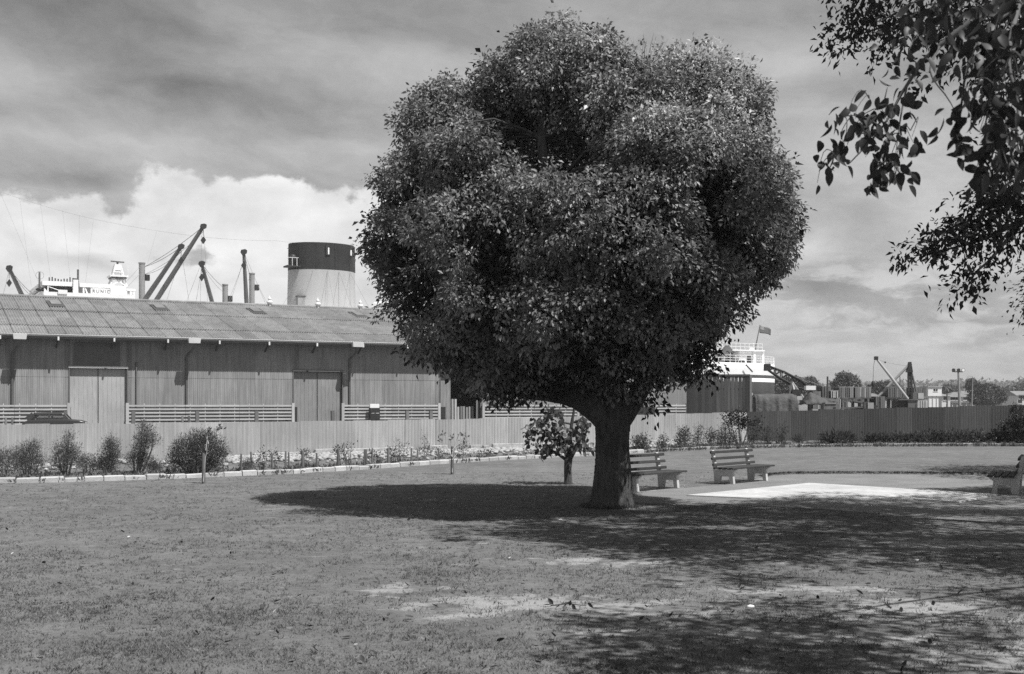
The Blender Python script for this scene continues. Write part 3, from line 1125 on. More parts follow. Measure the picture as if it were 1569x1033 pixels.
bol_me = MB().prism([(-.13, -.11), (.13, -.11), (.13, .11), (-.13, .11)], 'z', -.1, 1.4).mesh('bollard', M_TIMBER)
fix_normals(bol_me)
for px, top, lab in ((100.5, 1.42, 'thick timber bollard at the left side of the pale double door, by the dark car'),
                     (204, 1.42, 'thick timber bollard at the right side of the pale double door'),
                     (302, 1.42, 'thick timber bollard before the middle of the long slatted barrier'),
                     (393, 1.42, 'thick timber bollard before the right part of the long slatted barrier'),
                     (510, 1.42, 'thick timber bollard before the right leaf of the grey double door'),
                     (624, 1.40, 'thick timber bollard a little right of the dark notice box'),
                     (660, 1.4, 'thick timber bollard nearest the left edge of the dark open doorway'),
                     (9, 1.0, 'thin low post at the left picture edge, left one of its pair'), (19, 1.0, 'thin low post left of the dark car, right one of its pair'),
                     (280, 1.05, 'thin low post before the long barrier, left one of a close pair'), (289.5, 1.05, 'thin low post before the long barrier, right one of a close pair')):
    c = sv(s_at(px, -4.0), -4.0)
    o = link('bollard', bol_me)
    o.location = (c.x, c.y, 0)
    o.rotation_euler = (random.uniform(-.02, .02), random.uniform(-.02, .02), ANG)
    k = top / 1.4
    o.scale = (1 if top > 1.2 else .55, 1 if top > 1.2 else .55, k)
    if top > 1.2:
        tag(o, lab, 'bollard', 'timber bollards along the shed road')
    else:
        tag(o, lab, 'post', 'thin paired posts along the shed road')

c = sv(s_at(573.5, -2.6), -2.6)
nb = thing('notice_box', 'dark notice box with a white panel on top, in front of the slatted barrier', 'notice box', (c.x, c.y, 0), ANG)
MB().box(-.42, .42, -.2, .2, 0.62, 1.62).build('cabinet', M_DARK, nb, bevel=.02)
MB().box(-.40, .40, -.1, .1, 1.625, 1.95).build('sign_panel', M_WHITE, nb, bevel=.01)
for x in (-.2, .2):
    MB().box(x - .13, x + .13, -.225, -.202, 1.17, 1.22).build('label_plate', M_RAIL, nb)
    MB().box(x * 1.6 - .05, x * 1.6 + .05, -.1, .1, -.05, 0.62).build('leg', M_DARK, nb)

# ---------------------------------------------------------------- the ship
SHV = 52.0
SO = sv(0, SHV)
ship = thing('cargo_ship', 'large cargo steamship with white bridge, derricks and black topped funnel lying behind the shed', 'ship', (SO.x, SO.y, 0), ANG)


def sp(px, v=0.0):
    return s_at(px, SHV + v)


def zp(py, s, v=0.0):
    return z_at(py, s, SHV + v)


def sxz(px, py, v=0.0):
    s = sp(px, v)
    return Vector((s, v, zp(py, s, v)))


STERN, BOW = sp(1177, -2) + 0.4, -58.0
def half(s):
    """half beam at station s"""
    if s > STERN - 16:
        t = (s - (STERN - 16)) / 16
        return 10 * math.sqrt(max(0, 1 - t ** 2.6))
    if s < BOW + 40:
        t = (BOW + 40 - s) / 40
        return 10 * (1 - t ** 1.8)
    return 10.0
st_ = [BOW, BOW + 3, BOW + 8, BOW + 15, BOW + 25, BOW + 40, 0, 30, 60, 80] + [STERN - 16 + 16 * math.sin(i / 10 * math.pi / 2) for i in range(11)]
def ring(zlist, name, m, push=0.0):
    pts = [(s, -half(s) - push) for s in st_] + [(s, half(s) + push) for s in st_[::-1][1:-1]]
    n = len(pts)
    vs, fs = [], []
    for z in zlist:
        vs += [(s, v, z) for s, v in pts]
    for i in range(len(zlist) - 1):
        for k in range(n):
            fs.append((i * n + k, i * n + (k + 1) % n, (i + 1) * n + (k + 1) % n, (i + 1) * n + k))
    fs.append(tuple(range((len(zlist) - 1) * n, len(zlist) * n)))
    mb = MB()
    mb.add(vs, fs, True)
    me = mb.mesh(name, m)
    return link(name, me, None, ship)
hull = ring([-3.5, 0, 3, 6.15], 'hull', M_HULL)
ring([6.16, 7.0, 7.85], 'bulwark', M_WHITE, 0.02)
ring([5.15, 5.7], 'hull_stripe', M_WHITE, 0.035)
# rubbing piece at the stern
MB().box(STERN - .4, STERN + .9, -3.4, -2.2, 5.5, 6.1).build('fairlead', M_DARK, ship, bevel=.1)

# bridge block, decks
sb0, sb1 = sp(60, -7), sp(208, -7)
MB().box(sb0 - 1, sb1 + 1, -8, 8, 7.85, zp(462, sb0, -8)).build('superstructure', M_WHITE, ship)
sf0, sf1 = sp(425, -5), sp(600, -5)
MB().box(sf0, sf1, -8, 8, 7.85, 13.6).build('engine_casing', M_WHITE, ship)
zb = zp(462, sb0, -7)
zd = zp(448.7, sp(100, -7), -7)
MB().box(sp(66, -7), sp(206, -7), -7.5, 7.5, zb + .003, zd).build('bridge_front', M_WHITE, ship)
# wheelhouse: a dark box painted as the shade under a white roof beam
a, b = sp(69, -6.5), sp(111, -6.5)
zt = zp(434, b, -6.5)
MB().box(a + .2, b, -6.0, 6.0, zd + .003, zt - .35).build('wheelhouse_shade', M_DARK, ship)
MB().box(a - .3, b + .3, -6.6, 6.6, zt - .34, zt + .12).build('wheelhouse_roof', M_WHITE, ship)
for i in range(9):
    x = a + .4 + (b - a) * i / 9.2
    MB().box(x, x + .12, -6.3, -6.18, zt + .12, zt + random.uniform(.35, .8)).build('roof_stanchion', M_DARK, ship)
MB().bar((a + .3, -6.5, zd), (a + .3, -6.5, zt - .34), .1, .1).build('bridge_post', M_WHITE, ship)
MB().bar((a + .4, -6.5, zt - .5), (a + 2.3, -6.5, zd), .07, .07).build('bridge_brace', M_WHITE, ship)
a, b = sp(111.5, -6.4), sp(119, -6.4)
MB().box(a, b, -6.9, -5.6, zd, zp(429, a, -6.4)).build('signal_locker', M_WHITE, ship)
for x in (a + .15, b - .45):
    MB().box(x, x + .3, -6.4, -6.1, zp(429, a, -6.4), zp(426.5, a, -6.4)).build('lamp', M_DARK, ship)
a, b = sp(88, -7), sp(102, -7)
MB().box(a, b, -7.7, -7.52, zd - .2, zp(444.6, a, -7)).build('dodger', M_WHITE, ship)
# open beam on the right side of the bridge with posts and braces
p, q = sxz(122, 434.5, -6.5), sxz(169, 441, -6.5)
p.z = q.z = (p.z + q.z) / 2
MB().bar(p, q, .3, .42).build('awning_beam', M_WHITE, ship)
for px in (128, 140, 165):
    s = sp(px, -6.5)
    MB().bar((s, -6.5, zd), (s, -6.5, p.z), .16, .16).build('bridge_post', M_WHITE, ship)
MB().bar((sp(129, -6.5), -6.5, p.z), (sp(134, -6.5), -6.5, zd), .12, .12).build('bridge_brace', M_WHITE, ship)
MB().bar((sp(141, -6.5), -6.5, p.z - 1), (sp(136, -6.5), -6.5, zd), .1, .1).build('bridge_brace', M_MID, ship)
MB().box(sp(120, -5), sp(141, -5), -5, -4.9, zd, zd + 1.0).build('canvas_screen', M_MID, ship)
# name board
a, b = sp(141.5, -7), sp(168, -7)
zn0, zn1 = zd - .02, zp(447, a, -7)
zn1 = max(zn1, zd + 1.0)
board = MB().box(a, b, -7.2, -7.05, zd - .05, zd + .62).build('name_board', M_WHITE, ship)
cu = bpy.data.curves.new('name_lettering', 'FONT')
cu.body = 'RUNIC'
cu.size = 0.5
cu.space_character = 1.35
cu.extrude = 0.02
cu.align_x = 'CENTER'
cu.align_y = 'CENTER'
tx = bpy.data.objects.new('lettering', cu)
COL.objects.link(tx)
tx.parent = board
tx.location = ((a + b) / 2, -7.225, zd + .28)
tx.rotation_euler = (R(90), 0, 0)
cu.materials.append(mat('letter_paint', 0.3, 0.6, None))
bpy.context.view_layer.update()
lm_ = bpy.data.meshes.new_from_object(tx.evaluated_get(bpy.context.evaluated_depsgraph_get()))
bpy.data.objects.remove(tx)
tx = link('lettering', lm_, None, board)
tx.location = ((a + b) / 2, -7.225, zd + .28)
tx.rotation_euler = (R(90), 0, 0)
# radar house and lattice mast
a, b = sp(168, -6), sp(192, -6)
zh = zp(438, a, -6)
MB().box(a, b, -6.6, 2, zd, zh).build('radar_house', M_WHITE, ship)
MB().box(a + .75, b - .25, -6.64, -6.61, zd + .1, zh - .4).build('house_door', mat('door_white', .72, .6, None), ship)
zpf = zp(425.5, (a + b) / 2, -5)
c = sp(180, -5)
w0, w1 = .92, .62
for dx in (-1, 1):
    for dy in (-1, 1):
        MB().bar((c + dx * w0, -5 + dy * .9, zh), (c + dx * w1, -5 + dy * .7, zpf), .12, .12).build('mast_leg', M_WHITE, ship)
MB().bar((c - w0, -5.95, zh), (c + w1, -5.75, zpf - .1), .11, .11).build('mast_brace', M_WHITE, ship)
MB().bar((c + w0, -5.95, zh), (c - w1, -5.75, zpf - .1), .11, .11).build('mast_brace', M_WHITE, ship)
MB().box(c - 1.0, c + 1.0, -6.2, -3.9, zpf, zpf + .16).build('radar_platform', M_WHITE, ship)
MB().box(c - .85, c + .85, -6.0, -4.0, zpf - .16, zpf - .003).build('platform_girder', M_MID, ship)
ztop = zp(407, c, -5)
for dx in (-1, 1):
    for dy in (-1, 1):
        MB().bar((c + dx * .58, -5 + dy * .55, zpf + .16), (c + dx * .3, -5 + dy * .3, ztop), .13, .13).build('mast_leg', M_WHITE, ship)
MB().box(c - .36, c + .36, -5.4, -4.6, ztop - .55, ztop + .12).build('mast_head', M_WHITE, ship)
MB().box(c - .5, c + .5, -5.6, -4.4, zpf + .55, zpf + .63).build('mast_girt', M_WHITE, ship)
MB().box(c - .1, c + .1, -5.1, -4.9, ztop + .123, ztop + .36).build('scanner_pedestal', M_DARK, ship)
MB().bar((c - .72, -5, ztop + .45), (c + .72, -5, ztop + .40), .2, .13).build('radar_scanner', M_MID, ship)
for dx in (-.98, .95):
    MB().bar((c + dx, -6.15, zpf + .1), (c + dx, -6.15, zpf + (.5 if dx < 0 else 1.25)), .04, .04).build('aerial_rod', M_WHITE, ship)
for px, y0, y1, r in ((60.5, 447, 417, .10), (119.5, 446, 413, .11)):
    s = sp(px, -6)
    MB().tube([(s, -6, zp(y0, s, -6)), (s, -6, zp(y1, s, -6))], r, 6).build('signal_mast', M_MID, ship)
s = sp(61, -6)
ring_pts = [(s + 0.42 * math.cos(t * .5236), -6, zp(422, s, -6) + 0.42 * math.sin(t * .5236)) for t in range(13)]
MB().tube(ring_pts, .015, 5, caps=False).build('loop_aerial', M_MID, ship)
MB().lathe([(0.35, zp(446, s, -6)), (.5, zp(444, s, -6)), (.35, zp(441.5, s, -6))], sp(61.5, -6), -6, 10).build('binnacle', M_DARK, ship)
a, b = sp(55, -7), sp(68, -7)
MB().prism([(a, zb - .5), (b, zb - .5), (b, zp(441, b, -7)), (a + 1.5, zp(452, a, -7))], 'y', -7, 5).build('bridge_wing', M_WHITE, ship)
a, b = sp(192.5, -6), sp(206, -6)
MB().box(a, b, -6.7, 1, zp(443, a, -6) - .25, zp(443, a, -6)).build('wing_canopy', M_WHITE, ship)
for px in (193.5, 200, 205):
    s = sp(px, -6.5)
    MB().bar((s, -6.6, zd - 1.2), (s, -6.6, zp(443, s, -6) - .25), .14, .14).build('bridge_post', M_WHITE, ship)
MB().bar((sp(196, -6.5), -6.6, zd - 1.0), (sp(203, -6.5), -6.6, zp(444.5, s, -6)), .1, .1).build('bridge_brace', M_WHITE, ship)

# kingposts and derricks
DECK = 7.85
for px, ytop, r in ((217.5, 404, .36), (345, 437, .34), (386, 420, .34)):
    s = sp(px, 0)
    zt_ = zp(ytop, s)
    mb = MB()
    mb.tube([(s, 0, DECK), (s, 0, zt_)], r, 14)
    mb.tube([(s, 0, zt_ - .02), (s, 0, zt_ + .12)], r * 1.15, 14)
    kp = mb.build('kingpost', M_SHIPG, ship)
    MB().box(s + r, s + r + .5, -.3, .3, zt_ - 2.0, zt_ - 1.3).build('topping_block', M_DARK, kp)
def boom(p0, p1, r, v0, v1, foot=True):
    a, b = sxz(*p0, v0), sxz(*p1, v1)
    d = (b - a).normalized()
    if foot and abs(d.z) > .05:
        t = (a.z - DECK - 1.5) / d.z
        a = a - d * max(0, t)
    mid = a.lerp(b, .5)
    o = MB().tube([a, mid, b], [r * .8, r, r * .7], 10).build('derrick_boom', M_BOOM, ship)
    MB().prism([(b.x - .34, b.z - .05), (b.x - .1, b.z - .42), (b.x + .3, b.z - .2), (b.x + .36, b.z + .18), (b.x + .1, b.z + .32), (b.x - .26, b.z + .24)], 'y', b.y - .25, b.y + .25).build('boom_head', M_DARK, o)
    bl = b - Vector((0, 0, 1.6))
    MB().prism([(bl.x, bl.z - .45), (bl.x + .28, bl.z), (bl.x, bl.z + .42), (bl.x - .28, bl.z)], 'y', b.y - .2, b.y + .2).build('cargo_block', M_DARK, o)
    MB().tube([b, bl + Vector((0, 0, .5))], .04, 5).build('hoist_wire', M_WIRE, o)
    return b
t1 = boom((239, 461), (311.5, 347), .30, -3, -6)
t2 = boom((221, 461), (277.5, 378), .30, -4, -7)
t3 = boom((326, 467), (309, 404), .26, -3, -5)
t4 = boom((378, 468), (373.5, 386), .27, -3, -4)
t5 = boom((33, 451), (14, 411), .28, -3, -6)
def wire(p, q, sag=0.0, r=.035, name='stay_wire'):
    p, q = Vector(p), Vector(q)
    n = 1 if sag == 0 else 8
    pts = [p.lerp(q, i / n) - Vector((0, 0, sag * 4 * (i / n) * (1 - i / n))) for i in range(n + 1)]
    return MB().tube(pts, r * (.38 if name == 'aerial_wire' else .55), 5, caps=False).build(name, M_WIRE, ship)
kp1 = sxz(221.5, 409, 0)
for t in (t1, t2):
    wire(kp1, t, .25, .06, 'topping_lift')
    wire(kp1 - Vector((0, 0, .9)), t - Vector((0, 0, .6)), .5, .04, 'topping_lift')
wire(sxz(343, 441), t3, .2, .05, 'topping_lift')
wire(sxz(342, 447), t3, .4, .03)
wire(sxz(384, 425), t4, .1, .05, 'topping_lift')
wire(t5, sxz(52, 452, -2), .2, .05, 'topping_lift')
wire(t5, sxz(46, 452, -2), .2, .04)
wire(t5, sxz(5, 450, -2), .2, .03)
for a, b in (((309, 360), (307, 462)), ((313, 360), (318, 465)), ((277, 392), (255, 462)), ((279, 392), (290, 464)), ((309, 410), (300, 465)), ((306, 410), (285, 464)),
             ((373, 400), (352, 466)), ((376, 392), (408, 468)), ((374, 400), (350, 462)), ((391, 428), (412, 470)), ((217, 406), (188, 438)), ((216, 418), (194, 441)), ((380, 430), (384, 425))):
    wire(sxz(*a, -3), sxz(*b, -4), .0, .028)
# wireless aerial with droppers
ends = [sxz(-60, 275, 0), sxz(0, 294, 0), sxz(140, 335, 0), sxz(300, 362, 0), sxz(425, 369, 0), sxz(500, 373, 0)]
for a, b in zip(ends, ends[1:]):
    wire(a, b, .15, .03, 'aerial_wire')
for top, bot in (((0, 294), (62, 440)), ((30, 303), (48, 440)), ((62, 312), (78, 430)), ((96, 322), (108, 432)), ((122, 331), (120, 414)), ((143, 336), (131, 433)), ((240, 355), (226, 404))):
    wire(sxz(*top, 0), sxz(*bot, -3), .0, .022, 'aerial_wire')

# funnel: an oval drum, level top and bottom
fs0, fs1 = sp(450.5, -2.2), sp(551, -2.2)
fc, fa, fb = (fs0 + fs1) / 2, (fs1 - fs0) / 2, 3.1
zt_, zbk, z0 = 22.1, 18.75, 13.6
def oval(z0, z1, k0, k1, name, m, n=56, rim=False):
    vs, fs = [], []
    for z, k in ((z0, k0), (z1, k1)):
        vs += [(fc + fa * k * math.cos(2 * math.pi * i / n), fb * k * math.sin(2 * math.pi * i / n), z) for i in range(n)]
    fs = [(i, (i + 1) % n, (i + 1) % n + n, i + n) for i in range(n)]
    mb = MB()
    mb.add(vs, fs, True)
    if rim:
        mb.add([(fc + fa * k1 * .97 * math.cos(2 * math.pi * i / n), fb * k1 * .97 * math.sin(2 * math.pi * i / n), z1 - .02) for i in range(n)] + vs[n:], [(i, (i + 1) % n, (i + 1) % n + n, i + n) for i in range(n)])
        mb.add([(fc + fa * k1 * .97 * math.cos(2 * math.pi * i / n), fb * k1 * .97 * math.sin(2 * math.pi * i / n), z1 - .6) for i in range(n)], [tuple(range(n))])
        mb.add([(fc + fa * k1 * .97 * math.cos(2 * math.pi * i / n), fb * k1 * .97 * math.sin(2 * math.pi * i / n), z) for z in (z1 - .6, z1 - .02) for i in range(n)], [(i, (i + 1) % n, (i + 1) % n + n, i + n) for i in range(n)])
    me = mb.mesh(name, m)
    fix_normals(me)
    return link(name, me, None, ship)
fun = oval(z0, zbk, 1.03, 1.0, 'funnel', M_FUNNEL)
ftop = oval(zbk, zt_, 1.006, .99, 'funnel_top', M_FUNNELT, rim=True)
# seams of the plates
for i in range(3, 56, 5):
    t = 2 * math.pi * (i + .5) / 56
    if math.sin(t) > .3:
        continue
    MB().bar((fc + fa * 1.012 * math.cos(t), fb * 1.012 * math.sin(t), zbk), (fc + fa * .998 * math.cos(t), fb * .998 * math.sin(t), zt_ - .05), .05, .03).build('plate_seam', M_FUNNELT, ftop)
def on_funnel(px, k=1.0):
    """point on the near side of the oval under an image column"""
    best = None
    for i in range(400):
        t = math.pi + math.pi * i / 400
        s, v = fc + fa * k * math.cos(t), fb * k * math.sin(t)
        w = sv(s, SHV + v)
        d = abs(CX + F * w.x / w.y - px)
        if best is None or d < best[0]:
            best = (d, s, v, t)
    return best[1:]
for px, ya, yb in ((502, 376, 391), (536.5, 380, 393)):
    s, v, t = on_funnel(px)
    za, zb2 = zp(ya, s, v), zp(yb, s, v)
    MB().box(s - .30, s + .30, v - .12, v + .3, zb2, za).build('vent_slot', M_DARK, ftop)
    MB().box(s - .02, s + .16, v - .15, v - .121, zb2 + .1, za - .3).build('vent_flap', M_WHITE, ftop)
s, v, t = on_funnel(462, 1.02)
MB().box(s - .55, s + .55, v - .25, v + .6, z0, zp(454.5, s, v)).build('funnel_door', M_SHIPG, fun)
MB().box(s - .65, s + .65, v - .35, v + .6, zp(454.5, s, v), zp(453.8, s, v)).build('door_hood', M_DARK, fun)
# whistle platform on the fore side
s, v, t = on_funnel(453, 1.0)
zpl = zp(408.5, s, v)
MB().box(s - 1.3, s + .4, v - .9, v + .9, zpl - .12, zpl + .06).build('whistle_platform', M_DARK, ship)
for dx in (-1.25, -.7, -.1):
    MB().bar((s + dx, v - .88, zpl), (s + dx, v - .88, zpl + 1.0), .05, .05).build('platform_rail', M_WHITE, ship)
MB().bar((s - 1.25, v - .88, zpl + 1.0), (s + .1, v - .88, zpl + 1.0), .05, .05).build('platform_rail', M_WHITE, ship)
MB().lathe([(.2, zpl), (.25, zpl + .5), (.45, zpl + .9), (.45, zpl + 1.3), (.2, zpl + 1.5)], s - .35, v, 10).build('whistle', M_DARK, ship)
MB().bar((s - 1.1, v, zpl + 2.2), (s + .3, v, zpl + 2.1), .05, .05).build('whistle_bracket', M_DARK, ship)
for px0, y0, px1, y1 in ((480, 412, 464, 472), (502, 414, 501, 474), (502, 414, 513, 474), (519, 416, 519, 474), (519, 416, 540, 474), (536, 418, 536, 474), (536, 418, 567, 474), (449, 440, 433, 468)):
    s, v, t = on_funnel(px0, 1.01)
    a = Vector((s, v - .05, zp(y0, s, v)))
    b = sxz(px1, y1, -5.5)
    wire(a, b, 0, .03)
# mushroom ventilator abaft the funnel
s = sp(586, -4)
MB().lathe([(.9, 13.6), (.9, zp(470, s, -4)), (1.35, zp(469.5, s, -4)), (1.4, zp(466, s, -4)), (1.0, zp(463.2, s, -4)), (.2, zp(462.4, s, -4))], s, -4, 18).build('mushroom_ventilator', M_WHITE, ship)
MB().box(sp(600, -4), sp(640, -4), -5, 3, 13.6, zp(464, s, -4)).build('deck_house', M_WHITE, ship)

# poop house, rails, flagstaff at the stern
PD = 7.87
def pz(y, px=1130, v=-4):
    return zp(y, sp(px, v), v)
a, b = sp(1070, -4), sp(1153, -4)
MB().box(a, sp(1120, -4), -4, 5, PD, pz(538)).build('poop_house', M_WHITE, ship)
MB().box(sp(1120, -4), sp(1133, -4), -2.4, 5, PD, pz(540)).build('poop_recess', M_MID, ship)
MB().box(sp(1123, -4), sp(1132, -4), -2.46, -2.405, pz(552), pz(543.5)).build('poop_window', M_BOOM, ship)
MB().box(sp(1133, -4), b, -4, 5, PD, pz(538)).build('poop_house', M_WHITE, ship)
MB().box(a - .4, sp(1168, -4), -4.6, 5.6, pz(537.8), pz(536)).build('boat_deck', M_WHITE, ship)
MB().box(sp(1153, -4), sp(1167, -4), -1.0, 5, PD, pz(538.2)).build('poop_recess', M_MID, ship)
for px in (1154, 1167):
    s = sp(px, -4)
    MB().bar((s, -4.2, PD), (s, -4.2, pz(537.8)), .35, .3).build('deck_post', M_WHITE, ship)
MB().bar((sp(1099, -6), -6, pz(557)), (sp(1117, -6), -6, pz(534.5)), .9, 1.0).build('cargo_chute', M_BOOM, ship)
MB().box(sp(1146, -4), sp(1153, -4), -4.5, -3.5, pz(536), pz(532)).build('deck_locker', M_WHITE, ship)
for k in (0.45, .95):
    MB().bar((sp(1070, -4.5), -4.5, pz(536) + k), (sp(1168, -4.5), -4.5, pz(536) + k), .06, .06).build('guard_rail', M_WHITE, ship)
for i in range(15):
    s = sp(1072, -4.5) + (sp(1168, -4.5) - sp(1072, -4.5)) * i / 14
    MB().bar((s, -4.5, pz(536)), (s, -4.5, pz(536) + 1.0), .06, .06).build('stanchion', M_WHITE, ship)
sa, se = sp(1070, -8), STERN
for k in (.35, .7, 1.05):
    pts = [(s, -half(s) * .985, 7.85 + k) for s in [sa + (se - .05 - sa) * (1 - (1 - i / 16) ** 2) for i in range(17)]]
    MB().tube(pts, .035, 5).build('guard_rail', M_WHITE, ship)
for i in range(18):
    s = sa + (se - .1 - sa) * i / 17
    MB().bar((s, -half(s) * .985, 7.85), (s, -half(s) * .985, 8.92), .06, .06).build('stanchion', M_WHITE, ship)
for px, h in ((1112, .9), (1119, 1.3), (1126, .7), (1137, .6), (1148, 1.2), (1173, .9)):
    s = sp(px, -6)
    MB().lathe([(.35, 7.85), (.45, 7.85 + h * .6), (.3, 7.85 + h)], s, -6 if px < 1160 else -2, 10).build('bollard', M_DARK, ship)
fsf = MB().tube([(sp(1157, -2), -2, pz(536, 1157, -2)), (sp(1164.5, -2), -2, pz(498, 1164, -2))], [.10, .06], 8).build('flagstaff', M_BOOM, ship)
vs, fs = [], []
a = Vector((sp(1164.8, -2), -2, pz(498.5, 1164, -2)))
NX, NZ = 14, 6
for i in range(NX + 1):
    for j in range(NZ + 1):
        t, u = i / NX, j / NZ
        vs.append(a + Vector((t * 2.2, .22 * math.sin(t * 7 + u), -u * (1.15 - .25 * t) - .45 * t - .12 * t * t)))
for i in range(NX):
    for j in range(NZ):
        k = i * (NZ + 1) + j
        fs.append((k, k + NZ + 1, k + NZ + 2, k + 1))
mb = MB()
mb.add(vs, fs, True)
fl_ = mb.build('flag', mat('flag_cloth', 0.13, 0.8, (1.0, 0.2)), fsf)
so = fl_.modifiers.new('thick', 'SOLIDIFY')
so.thickness = .012
mb = MB()
mb.add([v + Vector((0, -.02, 0)) for v in vs], [f for f in fs if (f[0] // (NZ + 1)) < 5 and (f[0] % (NZ + 1)) < 3], True)
fl2 = mb.build('flag_canton', mat('flag_canton_cloth', 0.26, 0.8, (6, 0.6)), fsf)
# mooring lines from the stern
for px0, y0, px1, y1 in ((1178, 577, 1200, 597), (1178, 574, 1210, 582), (1178, 572, 1204, 579)):
    wire(sxz(px0, y0, -2), sxz(px1, y1, -6), .5, .06, 'mooring_line')
wire(sxz(1143, 558, -9.9), sxz(1176, 578, -6), .3, .05, 'mooring_line')
MB().bar(sxz(1143, 559, -10.3), sxz(1153, 570, -10.3), .12, .16).build('accommodation_ladder', M_DARK, ship)
# ---------------------------------------------------------------- the passing car
CARD = 79.0
cw = Vector(((86 - CX) / F * CARD, CARD, -0.02))
M_CAR = mat('car_paint', 0.035, 0.3, None, spec=0.6)
M_TYRE = mat('tyre_rubber', 0.02, 0.9, None)
M_CARG = bpy.data.materials.new('car_window')
M_CARG.use_nodes = True
_t = M_CARG.node_tree
_t.nodes.clear()
_o = _t.nodes.new('ShaderNodeOutputMaterial')
_m = _t.nodes.new('ShaderNodeMixShader')
_a = _t.nodes.new('ShaderNodeBsdfTransparent')
_b = _t.nodes.new('ShaderNodeBsdfGlossy')
_b.inputs['Roughness'].default_value = .05
_a.inputs['Color'].default_value = (.8, .8, .8, 1)
_m.inputs[0].default_value = .12
_t.links.new(_a.outputs[0], _m.inputs[1])
_t.links.new(_b.outputs[0], _m.inputs[2])
_t.links.new(_m.outputs[0], _o.inputs[0])
car = thing('parked_car', 'dark rounded car behind the pale fence, in front of the leftmost slatted barrier', 'car', tuple(cw), R(12))
prof = [(-1.95, .42), (-2.0, .62), (-1.92, .80), (-1.55, .92), (-.2, .97), (.75, .96), (1.5, .90), (1.85, .80), (1.95, .6), (1.92, .40), (1.5, .30), (-1.6, .30)]
vs, fs = [], []
sect = [(-.74, .90), (-.70, 1.0), (0, 1.03), (.70, 1.0), (.74, .90)]
for y, k in sect:
    for x, z in prof:
        vs.append((x * (1 if abs(y) < .72 else .97), y, .3 + (z - .3) * (k if z > .6 else 1)))
n = len(prof)
for i in range(len(sect) - 1):
    for j in range(n):
        fs.append((i * n + j, i * n + (j + 1) % n, (i + 1) * n + (j + 1) % n, (i + 1) * n + j))
fs += [tuple(range(n)), tuple(range((len(sect) - 1) * n, len(sect) * n))]
mb = MB()
mb.add(vs, fs, True)
mb.build('body', M_CAR, car, bevel=.03)
# cabin: roof on pillars, with glass between
lo = [(-1.75, .90), (-.75, .96), (.0, .97), (.62, .97)]
hi = [(-1.05, 1.30), (-.65, 1.41), (.05, 1.43), (.28, 1.40)]
mb = MB()
mb.hexa([(-1.42, -.60, 1.24), (.60, -.60, 1.27), (.60, .60, 1.27), (-1.42, .60, 1.24)], [(-1.2, -.50, 1.40), (.42, -.50, 1.43), (.42, .50, 1.43), (-1.2, .50, 1.40)])
mb.build('roof', M_CAR, car, bevel=.06)
for sgn in (-1, 1):
    for p, q, w in (((-1.70, sgn * .64, .94), (-1.30, sgn * .57, 1.28), .34), ((-.35, sgn * .66, .95), (-.33, sgn * .585, 1.28), .10), ((.84, sgn * .64, .95), (.56, sgn * .575, 1.28), .08)):
        MB().bar(p, q, .06, w, up=(1, 0, 0)).build('pillar', M_CAR, car)
    for a0, a1, b0, b1 in ((-1.4, -.40, -1.1, -.38), (-.28, .78, -.28, .52)):
        MB().hexa([(a0, sgn * .645, .96), (a1, sgn * .645, .96), (a1, sgn * .635, .96), (a0, sgn * .635, .96)],
                  [(b0, sgn * .578, 1.25), (b1, sgn * .578, 1.25), (b1, sgn * .568, 1.25), (b0, sgn * .568, 1.25)]).build('side_window', M_CARG, car)
    for x in (-1.15, 1.2):
        w = MB()
        w.tube([(x, sgn * .78, .31), (x, sgn * .60, .31)], .31, 20)
        wo_ = w.build('wheel', M_TYRE, car, bevel=.03)
        MB().tube([(x, sgn * .795, .31), (x, sgn * .782, .31)], .17, 16).build('hub_cap', M_SHIPG, wo_)
    MB().tube([(1.88, sgn * .52, .68), (1.97, sgn * .52, .68)], .10, 14).build('headlight', M_SHIPG, car)
MB().hexa([(.84, -.6, .965), (.84, .6, .965), (.82, .6, .965), (.82, -.6, .965)], [(.57, -.52, 1.27), (.57, .52, 1.27), (.55, .52, 1.27), (.55, -.52, 1.27)]).build('windscreen', M_GLASS, car)
for x in (-2.04, 2.0):
    MB().box(x - .04, x + .04, -.72, .72, .42, .54).build('bumper', M_SHIPG, car, bevel=.02)

# ---------------------------------------------------------------- yard on the right, behind the dark fence
hd = thing('plank_hoarding', 'dark vertical plank hoarding behind the fence, just right of the big tree', 'hoarding', (P(1100, 600, 76).x, 76, 0))
x0, x1 = P(1052, 600, 76).x - hd.location.x, P(1148.5, 600, 76).x - hd.location.x
hz = P(1100, 576, 76).z
n = 17
for i in range(n):
    a, b = x0 + (x1 - x0) * i / n, x0 + (x1 - x0) * (i + 1) / n
    y = random.uniform(-.02, .02)
    MB().box(a + .004, b - .004 - random.uniform(0, .02), y, y + .04, 0, hz - .05 + .1 * i / n + random.uniform(-.03, .03)).build('plank', M_TIMBERD, hd)
MB().box(x0 - .04, x1 + .03, -.045, -.022, hz - .02, hz + .10).build('capping', M_TIMBERD, hd)
MB().box(x1, x1 + .14, -.05, .10, 0, hz + .02).build('corner_post', M_TIMBER, hd)
for i in range(8):
    y = .1 + i * .3
    MB().box(x1 + .02, x1 + .06, y, y + .29, 0, hz - .05).build('plank', M_TIMBERD, hd)
for z in (.6, 2.8):
    MB().box(x0, x1, .06, .14, z, z + .15).build('ledger', M_TIMBERD, hd)


def at(root, px, py, D):
    return P(px, py, D) - root.location


def root_at(name, label, cat, px, D, group=None):
    p = P(px, HY, D)
    return thing(name, label, cat, (p.x, D, -0.03), 0, group)


